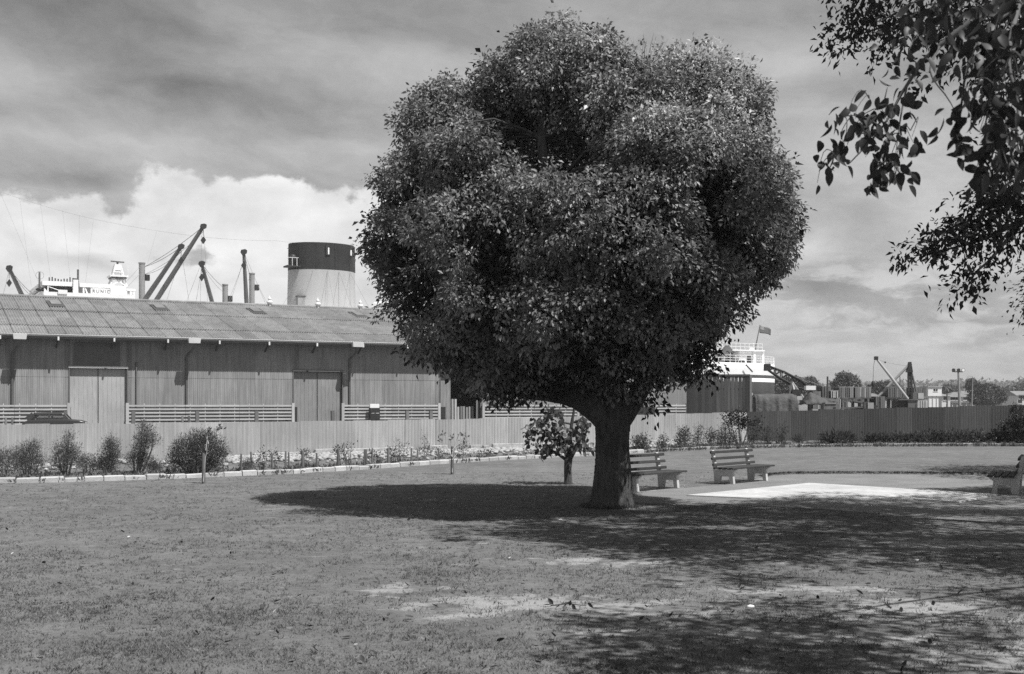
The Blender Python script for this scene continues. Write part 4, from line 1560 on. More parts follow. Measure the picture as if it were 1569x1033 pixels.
def cloth(root, name, m, fn, nu, nv, thick=.03):
    vs, fs = [], []
    for i in range(nu + 1):
        for j in range(nv + 1):
            vs.append(fn(i / nu, j / nv))
    for i in range(nu):
        for j in range(nv):
            k = i * (nv + 1) + j
            fs.append((k, k + nv + 1, k + nv + 2, k + 1))
    mb = MB()
    mb.add(vs, fs, True)
    o = mb.build(name, m, root)
    so = o.modifiers.new('thick', 'SOLIDIFY')
    so.thickness = thick
    return o


# tarpaulin covered stack
D = 82
tp = root_at('covered_stack', 'bulky cargo stack under a dark grey tarpaulin, right of the plank hoarding', 'covered cargo', 1190, D)
xa, xb, zt_ = at(tp, 1158, 0, D).x, at(tp, 1222, 0, D).x, at(tp, 0, 605.5, D).z
MB().box(xa + .25, xb - .3, .2, 2.2, 0, zt_ - .12).build('cargo', M_TIMBERD, tp)
def tarp(u, v):
    # v: front foot -> top front edge -> over the top -> back
    x = xa + (xb - xa) * u
    fold = .06 * math.sin(u * 19) + .05 * math.sin(u * 41 + 1) + .04 * math.sin(v * 9 + u * 7)
    if v < .45:
        t = v / .45
        top = zt_ - .08 * abs(math.sin(u * 6.5)) - (.25 if u < .06 or u > .95 else 0)
        return (x + (.2 if u > .9 else 0) * (1 - t), .05 - .28 * (1 - t) + fold * (1 - t * .6), .25 + (top - .25) * t + .05 * math.sin(u * 23) * (1 - t))
    t = (v - .45) / .55
    return (x, .1 + 2.2 * t, zt_ + .03 * math.sin(u * 14 + t * 5) - (.08 if u < .06 or u > .95 else 0) + .08 * math.sin(t * 3.14))
cloth(tp, 'tarpaulin', M_TARP, tarp, 46, 16)
for i, (px0, px1, y0, y1) in enumerate(((1149, 1155, 602, 606), (1150, 1157, 618, 626), (1223, 1231, 607, 613), (1216, 1224, 613, 626))):
    MB().box(at(tp, px0, 0, D).x, at(tp, px1, 0, D).x, .3, 1.2, max(0, at(tp, 0, y1, D).z), at(tp, 0, y0, D).z).build('dunnage', M_TIMBER if i % 2 else M_CONC, tp)

# mobile crane with its lattice boom lowered
D = 96
cr = root_at('mobile_crane', 'mobile crane with a lowered dark lattice boom and a pale A-frame', 'crane', 1215, D)
b0, b1 = at(cr, 1234, 594, D), at(cr, 1175, 562.5, D)
ax = (b1 - b0).normalized()
up = Vector((-ax.z, 0, ax.x))
if up.z < 0:
    up = -up
Lb = (b1 - b0).length
def bt(t, a, b):
    w = .30 * (1 - .55 * max(0, (t - .6) / .4)) * (0.5 + .5 * min(1, t / .15))
    return b0 + ax * (Lb * t) + up * (w * a) + Vector((0, w * b, 0))
bo = MB()
for a, b in ((-1, -1), (1, -1), (-1, 1), (1, 1)):
    bo.tube([bt(0, a, b), bt(.15, a, b), bt(.6, a, b), bt(1, a, b)], .075, 5)
boom_o = bo.build('boom', M_DARK, cr)
for i in range(12):
    t0, t1_ = i / 12, (i + 1) / 12
    la = MB()
    for a in (-1, 1):
        s_ = 1 if i % 2 else -1
        la.bar(bt(t0, -s_, a), bt(t1_, s_, a), .07, .07)
        la.bar(bt(t0, a, -s_), bt(t1_, a, s_), .07, .07)
    la.build('lacing', M_DARK, boom_o)
MB().box(b1.x - .2, b1.x + .25, -.3, .3, b1.z - .3, b1.z + .25).build('boom_head', M_DARK, boom_o)
pk = at(cr, 1212, 586, D)
for px in (1205, 1216, 1229):
    q = at(cr, px, 613, D)
    MB().bar(pk + Vector((0, -.4, 0)), (q.x, -.9, q.z), .14, .14).build('a_frame_leg', M_RAIL if px != 1205 else M_MID, cr)
MB().box(at(cr, 1205, 0, D).x, at(cr, 1235, 0, D).x, -1, 1.2, at(cr, 0, 618, D).z, at(cr, 0, 611, D).z).build('turntable', M_DARK, cr)
MB().box(at(cr, 1210, 0, D).x, at(cr, 1224, 0, D).x, -.9, .9, at(cr, 0, 604, D).z, at(cr, 0, 597, D).z).build('cab', M_DARK, cr)
MB().box(at(cr, 1214, 0, D).x, at(cr, 1220, 0, D).x, -1.06, -1.003, at(cr, 0, 626, D).z, at(cr, 0, 611, D).z).build('side_panel', M_CRATE, cr)
for p, q in (((1179, 563.5), (1262, 592.5)), ((1179, 564), (1240, 587))):
    MB().tube([at(cr, *p, D), at(cr, *q, D)], .022, 5, caps=False).build('cable', M_WIRE, cr)
for px in (1207, 1216, 1226, 1234):
    c = at(cr, px, 0, D)
    w = MB().tube([(c.x, -1.15, .48), (c.x, -.85, .48)], .48, 18).build('wheel', M_TYRE, cr)
    MB().tube([(c.x, -1.17, .48), (c.x, -1.152, .48)], .22, 12).build('rim', M_SHIPG, w)

# tent shaped tarpaulin over a pole, with goods under it
D = 88
tn = root_at('tarpaulin_tent', 'peaked dark tarpaulin shelter with a pale cap, beside the lattice boom crane', 'tent', 1245, D)
peak = at(tn, 1241, 598, D)
lx, rx = at(tn, 1229, 0, D).x, at(tn, 1277, 0, D).x
ze = at(tn, 0, 617, D).z
zr = at(tn, 0, 611, D).z
def tent(u, v):
    x = lx + (rx - lx) * u
    pkx = (peak.x - lx) / (rx - lx)
    if u < pkx:
        t = u / pkx
        z = ze + (peak.z - ze) * t ** .8
    else:
        t = (u - pkx) / (1 - pkx)
        z = peak.z + (zr - peak.z) * (1 - (1 - t) ** 2.4)
    w = abs(v - .5) * 2
    z2 = z - w ** 1.5 * (z - ze + .15) * (.95 if u < .75 else .5)
    return (x, (v - .5) * 2.6 + .04 * math.sin(u * 25), z2 + .03 * math.sin(u * 31 + v * 8))
cloth(tn, 'canvas', M_TARP, tent, 34, 14)
MB().box(peak.x - .35, peak.x + .35, -.3, .3, peak.z + .01, peak.z + .32).build('cap', M_WHITE, tn)
MB().tube([(peak.x, 0, 0), (peak.x, 0, peak.z)], .06, 6).build('pole', M_TIMBER, tn)
for px in (1233, 1238, 1275):
    x = at(tn, px, 0, D).x
    MB().bar((x, -1.1, 0), (x, -1.1, ze), .1, .1).build('post', M_TIMBERD, tn)

D = 84
bx = root_at('packing_case', 'low grey packing case with a pale lid behind the dark fence', 'case', 1272, D)
a, b = at(bx, 1260, 0, D).x, at(bx, 1284.5, 0, D).x
MB().box(a, b, -.4, .5, 0, at(bx, 0, 619, D).z).build('case_side', M_TIMBER, bx)
MB().box(a + .1, b - .25, -.46, .55, at(bx, 0, 619, D).z + .002, at(bx, 0, 617, D).z).build('case_lid', M_CRATE, bx)
MB().box((a + b) / 2 + .1, (a + b) / 2 + .28, -.425, -.402, at(bx, 0, 625.5, D).z, at(bx, 0, 624, D).z).build('hand_hole', M_DARK, bx)

# big board crates stacked in two tiers
def board_crate(label, px0, px1, y0, y1, D, depth=2.4, nb=None, m=None, grp='tall board crates stacked in the yard'):
    r = root_at('board_crate', label, 'crate', (px0 + px1) / 2, D, grp)
    zb_, zt_ = at(r, 0, y1, D).z, at(r, 0, y0, D).z
    r.location.z += max(0, zb_)
    h = zt_ - max(0, zb_)
    xa, xb = at(r, px0, 0, D).x, at(r, px1, 0, D).x
    n = nb or max(4, int((px1 - px0) / 3.2))
    MB().box(xa + .05, xb - .05, .05, depth - .05, 0.02, h - .04).build('core', M_TIMBERD, r)
    for i in range(n):
        a, b = xa + (xb - xa) * i / n, xa + (xb - xa) * (i + 1) / n
        y = random.uniform(-.03, .03)
        MB().box(a + .01, b - .01 - random.choice((0, 0, .03, .09)), y, y + .04, 0, h - random.uniform(0, .06)).build('board', m or M_CRATE, r)
    MB().box(xa - .02, xb + .02, .06, depth, h - .035, h + .03).build('crate_lid', m or M_CRATE, r)
    return r
D = 118
for i, (p0, p1, y0, y1, lab) in enumerate(((1253, 1290, 610, 627, 'lower tier board crate left of the timber heap, pale'),
                                    (1291, 1300, 610, 627, 'narrow lower tier board crate beside the timber heap'),
                                    (1342, 1356, 608, 627, 'short board crate at the foot of the derrick stay'),
                                    (1246, 1258, 600, 627, 'narrow grey board crate at the left end of the row, behind the tarpaulin shelter'))):
    board_crate(lab, p0, p1, y0, y1, D + i * .01, m=M_CRATE if i < 2 else M_TIMBER)
for i, (p0, p1, y0, y1, lab, m_) in enumerate(((1260, 1274, 593, 609.5, 'dark board crate at the left end of the upper tier, below the tall pole', M_TIMBER),
                                    (1273.5, 1285, 599, 609.5, 'small pale flat fronted crate on the upper tier', M_CONC),
                                    (1286, 1309, 593, 609.5, 'striped board crate in the middle of the upper tier, under the round tree', M_CRATE),
                                    (1310, 1335, 593.5, 609.5, 'striped pale board crate at the right end of the upper tier', M_CRATE),
                                    (1361, 1374, 593, 609, 'grey board crate behind the derrick boom', M_TIMBER),
                                    (1374, 1386, 594, 609, 'dark grey board crate right of the derrick boom', M_TIMBER),
                                    (1400, 1421, 594, 607.5, 'dark board crate joined to the white hut on its left', M_TIMBER))):
    board_crate(lab, p0, p1, y0, y1, D + (0.5 if i != 1 else -.3), m=m_)
pb = root_at('platform_stack', 'low timber staging carrying the upper tier of board crates', 'staging', 1330, D + .4)
for p0, p1 in ((1258, 1340), (1358, 1424)):
    MB().box(at(pb, p0, 0, D).x, at(pb, p1, 0, D).x, -.2, 3.0, at(pb, 0, 610.8, D).z, at(pb, 0, 609.7, D).z).build('deck_beam', M_TIMBERD, pb)
    for k in range(8):
        x = at(pb, p0 + (p1 - p0) * (k + .5) / 8, 0, D).x
        MB().box(x - .12, x + .12, 1.2, 1.5, 0, at(pb, 0, 610.8, D).z - .003).build('trestle', M_TIMBERD, pb)

# heap of dark timber
D = 106
hp = root_at('timber_heap', 'untidy dark heap of timber baulks in front of the board crates', 'timber heap', 1318, D)
for i in range(34):
    px = random.uniform(1300, 1336)
    z = random.uniform(.1, 1.0) * at(hp, 0, 610 + abs(px - 1316) * .2, D).z
    c = Vector((at(hp, px, 0, D).x, random.uniform(-.6, .8), max(.08, z)))
    d = Vector((random.uniform(.5, 1.2), random.uniform(-.5, .5), random.uniform(-.22, .22)))
    MB().bar(c - d, c + d, .16, .14).build('baulk', M_TIMBERD, hp)
for px0, px1, y0, y1 in ((1322, 1333, 617, 626), (1318, 1324, 616, 627)):
    MB().box(at(hp, px0, 0, D).x, at(hp, px1, 0, D).x, -1.1, -.8, 0, at(hp, 0, y0, D).z).build('baulk', M_CRATE if px0 == 1322 else M_TIMBERD, hp)

# the derrick crane
D = 111
dk = root_at('derrick_crane', 'derrick crane with a long pale boom leaning left and a dark upright mast', 'crane', 1385, D)
m0, m1 = at(dk, 1395, 612, D), at(dk, 1393.5, 560.5, D)
for dx in (-.16, .16):
    MB().bar((m0.x + dx, 0, m0.z), (m1.x + dx * .6, 0, m1.z), .16, .22).build('mast_rail', M_DARK, dk)
for i in range(9):
    z = m0.z + (m1.z - m0.z) * (i + .5) / 9
    x = m0.x + (m1.x - m0.x) * (i + .5) / 9
    MB().box(x - .16, x + .16, -.06, .06, z - .05, z + .05).build('mast_tie', M_DARK, dk)
MB().prism([(m1.x - .3, m1.z - .6), (m1.x + .25, m1.z - .6), (m1.x + .1, m1.z + .35), (m1.x - .05, m1.z + .35)], 'y', -.25, .25).build('mast_head', M_DARK, dk)
p, q = at(dk, 1388.5, 611.5, D), at(dk, 1340, 549.5, D)
bm_ = MB().tube([p + Vector((0, -.5, 0)), p.lerp(q, .5) + Vector((0, -.5, 0)), q + Vector((0, -.5, 0))], [.12, .135, .10], 8).build('boom', M_RAIL, dk)
MB().box(q.x - .17, q.x + .15, -.65, -.35, q.z - .15, q.z + .18).build('boom_head', M_DARK, bm_)
p, q = at(dk, 1345, 608.5, D), at(dk, 1391, 561, D)
MB().tube([p, q], .12, 8).build('back_stay', M_SHIPG, dk)
MB().tube([at(dk, 1404, 600, D), at(dk, 1395, 563, D)], .09, 7).build('back_stay', M_BOOM, dk)
def sag(p, q, s_, n=10):
    return [p.lerp(q, i / n) - Vector((0, 0, s_ * 4 * (i / n) * (1 - i / n))) for i in range(n + 1)]
MB().tube(sag(at(dk, 1340, 549.5, D), at(dk, 1392, 560.5, D), .12), .014, 5, caps=False).build('luffing_cable', M_WIRE, dk)
h = MB().tube([at(dk, 1340.5, 552, D), at(dk, 1338.5, 560, D), at(dk, 1337.6, 586, D)], .022, 5, caps=False).build('hoist_cable', M_WIRE, dk)
c = at(dk, 1337.6, 588.5, D)
MB().lathe([(.05, c.z - .3), (.16, c.z - .1), (.16, c.z + .15), (.05, c.z + .3)], c.x, 0, 8).build('hook_block', M_DARK, h)
c = at(dk, 1356.3, 555.3, D)
MB().lathe([(.02, c.z - .09), (.085, c.z - .04), (.085, c.z + .04), (.02, c.z + .09)], c.x, 0, 8).build('cable_weight', M_DARK, dk)
MB().box(at(dk, 1394, 0, D).x, at(dk, 1401.5, 0, D).x, -.9, .9, at(dk, 0, 611.5, D).z, at(dk, 0, 602, D).z).build('engine_house', M_MID, dk)
MB().box(at(dk, 1401.7, 0, D).x, at(dk, 1410, 0, D).x, -.95, .9, at(dk, 0, 611.3, D).z, at(dk, 0, 602.5, D).z).build('engine_house', M_CONC, dk)
MB().box(at(dk, 1371, 0, D).x, at(dk, 1411, 0, D).x, -1.1, 1.1, at(dk, 0, 613.4, D).z, at(dk, 0, 611.8, D).z).build('base_deck', M_MID, dk)
MB().box(at(dk, 1386, 0, D).x, at(dk, 1399.5, 0, D).x, -1.0, 1.0, .4, at(dk, 0, 613.5, D).z).build('base_block', M_MID, dk)
MB().box(at(dk, 1371, 0, D).x, at(dk, 1385, 0, D).x, -.6, 1.0, .4, at(dk, 0, 614, D).z).build('winch', M_DARK, dk)
gp = MB()
xa, xb = at(dk, 1400, 0, D).x, at(dk, 1414.5, 0, D).x
pn = gp.box(xa, xb, -1.16, -1.02, .3, at(dk, 0, 613.6, D).z).build('counterweight', M_CONC, dk)
for i in range(1, 4):
    x = xa + (xb - xa) * i / 4
    MB().box(x - .02, x + .02, -1.19, -1.162, .3, at(dk, 0, 614, D).z).build('panel_joint', M_MID, pn)
for px in (1365, 1374, 1383, 1392, 1404, 1411):
    c = at(dk, px, 0, D)
    MB().tube([(c.x, -1.0, .4), (c.x, -.7, .4)], .4, 16).build('wheel', M_TYRE, dk)
# white hut on wheels and a lorry body
D = 125
wh = root_at('white_hut', 'white site hut with one dark window, right of the derrick crane', 'hut', 1432, D)
xa, xb = at(wh, 1421.5, 0, D).x, at(wh, 1442.5, 0, D).x
z0_, z1_ = at(wh, 0, 607, D).z, at(wh, 0, 592.8, D).z
MB().box(xa, xb, -.1, 2.5, z0_, z1_).build('wall', M_WHITE, wh)
MB().box(xa - .06, xb + .06, -.2, 2.6, z1_ + .002, z1_ + .08).build('roof', M_CONC, wh)
a, b = at(wh, 1430, 0, D).x, at(wh, 1436, 0, D).x
w = MB().box(a, b, -.13, -.10, at(wh, 0, 599.5, D).z, at(wh, 0, 596, D).z).build('window', M_GLASS, wh)
MB().box(a - .06, b + .06, -.14, -.102, at(wh, 0, 600.2, D).z, at(wh, 0, 599.6, D).z).build('sill', M_WHITE, w)
MB().box((a + b) / 2 - .02, (a + b) / 2 + .02, -.145, -.132, at(wh, 0, 599.4, D).z, at(wh, 0, 596.1, D).z).build('glazing_bar', M_WHITE, w)
MB().box(at(wh, 1423, 0, D).x, at(wh, 1438, 0, D).x, 0, 2.3, .9, z0_ - .003).build('plinth', M_WHITE, wh)
for i in range(3):
    x = at(wh, 1423 + i * 6, 0, D).x
    MB().box(x - .04, x + .04, -.04, -.003, .9, z0_ - .01).build('frame_bar', M_CONC, wh)
for px in (1427, 1440):
    c = at(wh, px, 0, D)
    MB().tube([(c.x, -.35, .55), (c.x, .05, .55)], .55, 18).build('wheel', M_TYRE, wh)
D = 116
jl = root_at('scrap_pile', 'jumble of dark drums and pale boards in front of the white hut', 'scrap', 1442, D)
for i in range(12):
    px = 1434 + i * 1.9
    c = at(jl, px, 0, D)
    h = random.uniform(.6, 1.1)
    MB().lathe([(.2, 0), (.22, h * .3), (.2, h * .5), (.22, h * .7), (.2, h)], c.x, random.uniform(-.5, .5), 10).build('drum', M_DARK if i % 3 else M_SHIPG, jl)
for i in range(6):
    c = at(jl, random.uniform(1436, 1456), 0, D)
    MB().bar((c.x - .3, -.7, .05), (c.x + .2, -.5, random.uniform(.6, 1.2)), .1, .05).build('board', M_CRATE, jl)

# poles and lights
def px_pole(name, label, cat, px, ytop, D, r0, r1, m, px_top=None, group=None):
    r = root_at(name, label, cat, px, D, group)
    t = at(r, px_top if px_top else px, ytop, D)
    MB().tube([(0, 0, 0), (t.x, 0, t.z)], [r0, r1], 10).build('pole', m, r)
    return r, t
D = 160
lm, t = px_pole('floodlight_mast', 'tall pale floodlight mast with three lamps on a crossbar above the dark fence', 'floodlight', 1471.2, 570.5, D, .22, .13, M_SHIPG, 1468.4)
MB().box(t.x - .55, t.x + .55, -.1, .1, t.z, t.z + .12).build('crossbar', M_DARK, lm)
for px, dy in ((1460.5, -1), (1468.2, -1), (1475.3, -1)):
    c = at(lm, px, 567, D)
    lamp = MB()
    lamp.tube([(c.x, .12, c.z), (c.x - .02, -.22, c.z - .03)], [.16, .24], 12)
    lo_ = lamp.build('lamp', M_DARK, lm)
    MB().tube([(c.x - .02, -.225, c.z - .03), (c.x - .02, -.24, c.z - .03)], .2, 12).build('lens', M_WHITE if px > 1470 else M_GLASS, lo_)
    MB().bar((c.x, 0, t.z + .05), (c.x, 0, c.z - .1), .06, .06).build('lamp_bracket', M_DARK, lm)
MB().bar((t.x - .85, 0, t.z + .06), (t.x - .55, 0, t.z + .06), .08, .08).build('lamp_arm', M_DARK, lm)
D = 150
sl_, t = px_pole('street_lamp', 'thin pale street lamp with a short arm, right of the floodlight mast', 'street lamp', 1488.3, 578.5, D, .09, .06, M_SHIPG, 1490.5)
e = at(sl_, 1485.5, 576.3, D)
MB().tube([t, t + Vector((-.06, 0, .16)), e], .035, 6).build('arm', M_SHIPG, sl_)
MB().hexa([(e.x - .24, -.09, e.z - .05), (e.x + .16, -.09, e.z - .06), (e.x + .16, .09, e.z - .06), (e.x - .24, .09, e.z - .05)], [(e.x - .16, -.05, e.z + .06), (e.x + .1, -.05, e.z + .06), (e.x + .1, .05, e.z + .06), (e.x - .16, .05, e.z + .06)]).build('lamp_head', M_SHIPG, sl_)
D = 120
sl2, t = px_pole('street_lamp', 'dark street lamp with a short left arm, between derrick boom and mast', 'street lamp', 1379, 577.5, D, .06, .045, M_BOOM)
MB().tube([t, t + Vector((-.05, 0, .04)), at(sl2, 1376, 577.3, D)], .04, 6).build('arm', M_BOOM, sl2)
px_pole('timber_pole', 'plain dark timber pole rising above the left end of the board crates', 'pole', 1268, 577, 112, .10, .085, M_TIMBERD)

# ---------------------------------------------------------------- the far bank: houses, chimney, spire, hills
def house(label, px0, px1, yw, yr, D, depth, hip=True, wins=(), verandah=False, group='houses below the hills'):
    r = root_at('house', label, 'house', (px0 + px1) / 2, D, group)
    xa, xb = at(r, px0, 0, D).x, at(r, px1, 0, D).x
    ze, zr = at(r, 0, yw, D).z, at(r, 0, yr, D).z
    MB().box(xa, xb, 0, depth, 0, ze).build('wall', M_HOUSE, r)
    ov = .4
    ins = min((xb - xa) * .45, depth * .5) if hip else 0
    A = [(xa - ov, -ov, ze), (xb + ov, -ov, ze), (xb + ov, depth + ov, ze), (xa - ov, depth + ov, ze)]
    B = [(xa + ins, depth / 2, zr), (xb - ins, depth / 2, zr)]
    mb = MB()
    mb.add(A + B, [(0, 1, 5, 4), (2, 3, 4, 5), (1, 2, 5), (3, 0, 4), (3, 2, 1, 0)])
    mb.build('roof', M_ROOFT, r)
    for wx, wy, ww, wh_ in wins:
        c = at(r, wx, wy, D)
        w = MB().box(c.x - ww / 2, c.x + ww / 2, -.08, -.004, c.z - wh_ / 2, c.z + wh_ / 2).build('window', M_GLASS, r)
        MB().box(c.x - ww / 2 - .1, c.x + ww / 2 + .1, -.14, -.005, c.z - wh_ / 2 - .16, c.z - wh_ / 2 - .01).build('sill', M_HOUSE, w)
    if verandah:
        MB().box(xa - .4, xb + .4, -2.2, -.01, ze * .62, ze * .68).build('verandah_roof', M_ROOFT, r)
        for i in range(6):
            x = xa + (xb - xa) * i / 5
            MB().box(x - .08, x + .08, -2.0, -1.85, 0, ze * .62 - .003).build('verandah_post', M_HOUSE, r)
    return r
house('long low house with a grey hipped roof behind the floodlight mast', 1455, 1490, 608.5, 600.5, 300, 9, True, ((1460, 610.5, 1.2, .8), (1468, 610.5, 1.2, .8), (1482, 610.5, 1.8, .8)), True)
house('pale domed roof building beside the long low house', 1475, 1489, 604, 598.2, 310, 8, True, ((1482, 607, 2.2, .7),))
house('two storey white verandah house with a grey hipped roof at the right edge', 1532, 1556, 606, 601.5, 330, 9, True, ((1535, 608.5, .8, 1.2), (1540, 608.5, .8, 1.2), (1546, 608.5, .8, 1.2), (1552, 609, .8, 1.4), (1538, 615.5, .9, 1.6), (1549, 615.5, .9, 1.6)), True)
house('white gabled house cut by the right edge of the picture', 1559, 1588, 606, 599, 310, 10, False, ((1563, 608, .7, 1.0), (1566, 608, .7, 1.0), (1563, 615, 1.0, .9), (1570, 608, .7, 1.0)))
house('small bright gabled cottage roof behind the dark trees', 1530, 1543, 603, 596.8, 420, 8, False)
house('pale cottage to the left of the palm tree', 1443, 1456, 607, 603, 280, 7, True, ((1449, 610, 1.0, .9),))
house('low pale shed seen behind the derrick stay', 1334, 1348, 609, 602.5, 200, 6, False)
D = 520
ch = root_at('brick_chimney', 'square brick chimney standing against the hill, left of the floodlight mast', 'chimney', 1460, D)
xa, xb = at(ch, 1458.2, 0, D).x, at(ch, 1461.8, 0, D).x
zt_ = at(ch, 0, 583.6, D).z
MB().hexa([(xa - .15, 0, 0), (xb + .15, 0, 0), (xb + .15, 1.2, 0), (xa - .15, 1.2, 0)], [(xa, .1, zt_), (xb, .1, zt_), (xb, 1.1, zt_), (xa, 1.1, zt_)]).build('shaft', M_TIMBER, ch)
MB().box(xa - .12, xb + .12, -.05, 1.25, zt_ + .003, zt_ + .5).build('cornice', M_TIMBER, ch)
D = 900
spi = root_at('church_spire', 'distant pointed church spire between derrick boom and mast', 'spire', 1381.5, D)
z1_ = at(spi, 0, 591, D).z
zt_ = at(spi, 0, 580, D).z
MB().box(-1.2, 1.2, 0, 2.4, 0, z1_).build('tower', M_MID, spi)
MB().add([(-1.3, -.1, z1_), (1.3, -.1, z1_), (1.3, 2.5, z1_), (-1.3, 2.5, z1_), (0, 1.2, zt_)], [(3, 2, 1, 0), (0, 1, 4), (1, 2, 4), (2, 3, 4), (3, 0, 4)]).build('steeple', M_MID, spi)

vs, fs = [], []
NA, NRr = 260, 8
rngh = np.random.default_rng(5)
ph = rngh.uniform(0, 6.28, 8)
for i in range(NA + 1):
    az = -0.75 + 1.5 * i / NA
    hgt = 20 + 9 * math.sin(az * 9 + 1.0) + 5 * math.sin(az * 23 + ph[1]) + 2.0 * math.sin(az * 61 + ph[2]) + 1.0 * math.sin(az * 150 + ph[3])
    if 0.15 < az < 0.6:
        px = CX + F * math.tan(az)
        want = np.interp(px, [1140, 1250, 1330, 1400, 1450, 1500, 1545, 1569, 1700], [600, 595, 591, 588.5, 588, 587.5, 589, 586.5, 583])
        hgt = (HY - want) / F * 1350 + EYE + 0.8 * math.sin(az * 260) + 1.1 * math.sin(az * 611)
    for j in range(NRr + 1):
        t = j / NRr
        d = 900 + 450 * t if j < NRr else 2100
        z = hgt * (math.sin(t * math.pi / 2) ** 1.3) * (1 + .08 * math.sin(i * 1.3 + j * 2.1) * (1 - t)) if j < NRr else -1
        if j == NRr - 1:
            z = hgt
            d = 1350
        vs.append((d * math.sin(az) / math.cos(az) if True else 0, d, z))
for i in range(NA):
    for j in range(NRr):
        k = i * (NRr + 1) + j
        fs.append((k, k + NRr + 1, k + NRr + 2, k + 1))
mb = MB()
mb.add(vs, fs, True)
structure('hills', M_HILL, mb=mb)
# woods along the hill crest, a mass nobody could count
p = []
for i in range(900):
    px = RNG.uniform(1130, 1660)
    D = RNG.uniform(1150, 1350)
    py = np.interp(px, [1140, 1250, 1330, 1400, 1450, 1500, 1545, 1569, 1700], [600, 595, 591, 588.5, 588, 587.5, 589, 586.5, 583])
    c = P(px, py + RNG.uniform(-1.0, 9), D)
    p.append((c.x, c.y, max(1, c.z)))
p = np.array(p)
o = unit(RNG.normal(size=p.shape))
v, t, tn_ = clump_leaves(p, o, RNG, per=9, spread=2.0, length=3.2, ratio=.8, droop=.1, tone=(1.0, .3))
ob = link('hill_woods', np_mesh('hill_woods', v, t, tn_, L_FAR))
ob['kind'] = 'stuff'


def soft_tree(name, label, cat, px, D, lobes_px, n, per, length, m, group=None, trunk=(.3, .15), seed=1, tone=(.9, .3)):
    """a background tree: lobes given as (px, py, rpx_x, rpx_y)"""
    rng = np.random.default_rng(seed)
    r = root_at(name, label, cat, px, D, group)
    lob = []
    for lx_, ly, rx_, ry_ in lobes_px:
        c = at(r, lx_, ly, D)
        a, b = rx_ * D / F * .88, ry_ * D / F * .85
        lob.append((c.x, rng.uniform(-.3, .3) * a, c.z, a, a, b))
    p, o, k = lobes_points(lob, int(n * 1.3), rng, inner=.35, keep=.4)
    v, t, tn_ = clump_leaves(p, o, rng, per=per + 4, spread=length * .45, length=length * .62, ratio=.7, droop=.3, tone=(tone[0] * 1.7, tone[1]), facing=.6)
    link('crown', np_mesh('crown', v, t, tn_, m), None, r)
    top = max(l[2] for l in lob)
    MB().tube([(0, 0, -.1), (0, .05, top * .5), (lob[0][0] * .6, 0, top)], [trunk[0], (trunk[0] + trunk[1]) / 2, trunk[1] * .5], 8).build('trunk', M_TWIG, r)
    for l in lob[:5]:
        MB().tube([(0, 0, top * .35), (l[0] * .5, l[1] * .5, l[2] * .7), (l[0], l[1], l[2])], [trunk[1], trunk[1] * .7, trunk[1] * .25], 6).build('limb', M_TWIG, r)
    return r


BG = 'trees in the yard and town on the right'
soft_tree('tree', 'ragged dark tree beside the ship\'s stern, behind the lattice boom', 'tree', 1200, 240, [(1192, 590, 9, 9), (1202, 588, 10, 9), (1198, 598, 14, 10), (1185, 600, 9, 7)], 700, 8, .55, L_FAR, BG, seed=21, tone=(.55, .2))
soft_tree('tree', 'ragged dark tree behind the lattice boom crane, above its A-frame', 'tree', 1222, 250, [(1220, 586, 9, 8), (1226, 594, 11, 10)], 500, 8, .55, L_FAR, BG, seed=22, tone=(.55, .2))
soft_tree('tree', 'dark bushy tree behind the pale cap of the tarpaulin shelter', 'tree', 1243, 245, [(1241, 586, 8, 7), (1246, 594, 10, 9), (1252, 600, 8, 8)], 600, 8, .55, L_FAR, BG, seed=23, tone=(.55, .2))
soft_tree('tree', 'broad round topped tree rising behind the striped board crates', 'tree', 1297, 230, [(1294, 581, 12, 9), (1302, 584, 12, 9), (1284, 589, 9, 6), (1310, 590, 8, 6), (1297, 590, 18, 7)], 900, 8, .55, L_FAR, BG, seed=24, tone=(.6, .25))
soft_tree('tree', 'small dark tree behind the hook of the derrick crane', 'tree', 1339, 260, [(1337, 598, 8, 8), (1345, 594, 6, 6)], 400, 8, .55, L_FAR, BG, seed=25, tone=(.5, .2))
soft_tree('tree', 'small round tree seen through the crossing of derrick boom and stay', 'tree', 1360, 300, [(1359, 590, 6, 6), (1356, 600, 14, 8), (1372, 598, 10, 8)], 450, 8, .6, L_FAR, BG, seed=26, tone=(.5, .2))
soft_tree('tree', 'dark dense tree right of the street lamp', 'tree', 1500, 290, [(1488, 590, 6, 8), (1496, 598, 10, 9), (1505, 602, 13, 11), (1500, 610, 16, 9)], 900, 8, .7, L_FAR, BG, seed=27, tone=(.4, .2))
soft_tree('tree', 'dark dense tree in front of the bright cottage roof', 'tree', 1522, 300, [(1517, 598, 11, 9), (1524, 602, 10, 9), (1516, 610, 15, 9), (1531, 607, 9, 8)], 900, 8, .7, L_FAR, BG, seed=28, tone=(.45, .2))
soft_tree('tree', 'grey green tree on the slope above the right hand houses', 'tree', 1568, 480, [(1564, 594, 10, 6), (1578, 593, 14, 8), (1545, 597, 8, 4)], 500, 8, 1.0, L_FAR, BG, seed=29, tone=(.7, .25))
soft_tree('tree', 'dark clump of low trees at the foot of the chimney', 'tree', 1462, 420, [(1452, 598, 10, 6), (1466, 599, 8, 6), (1440, 600, 8, 5)], 500, 8, .9, L_FAR, BG, seed=30, tone=(.6, .2))
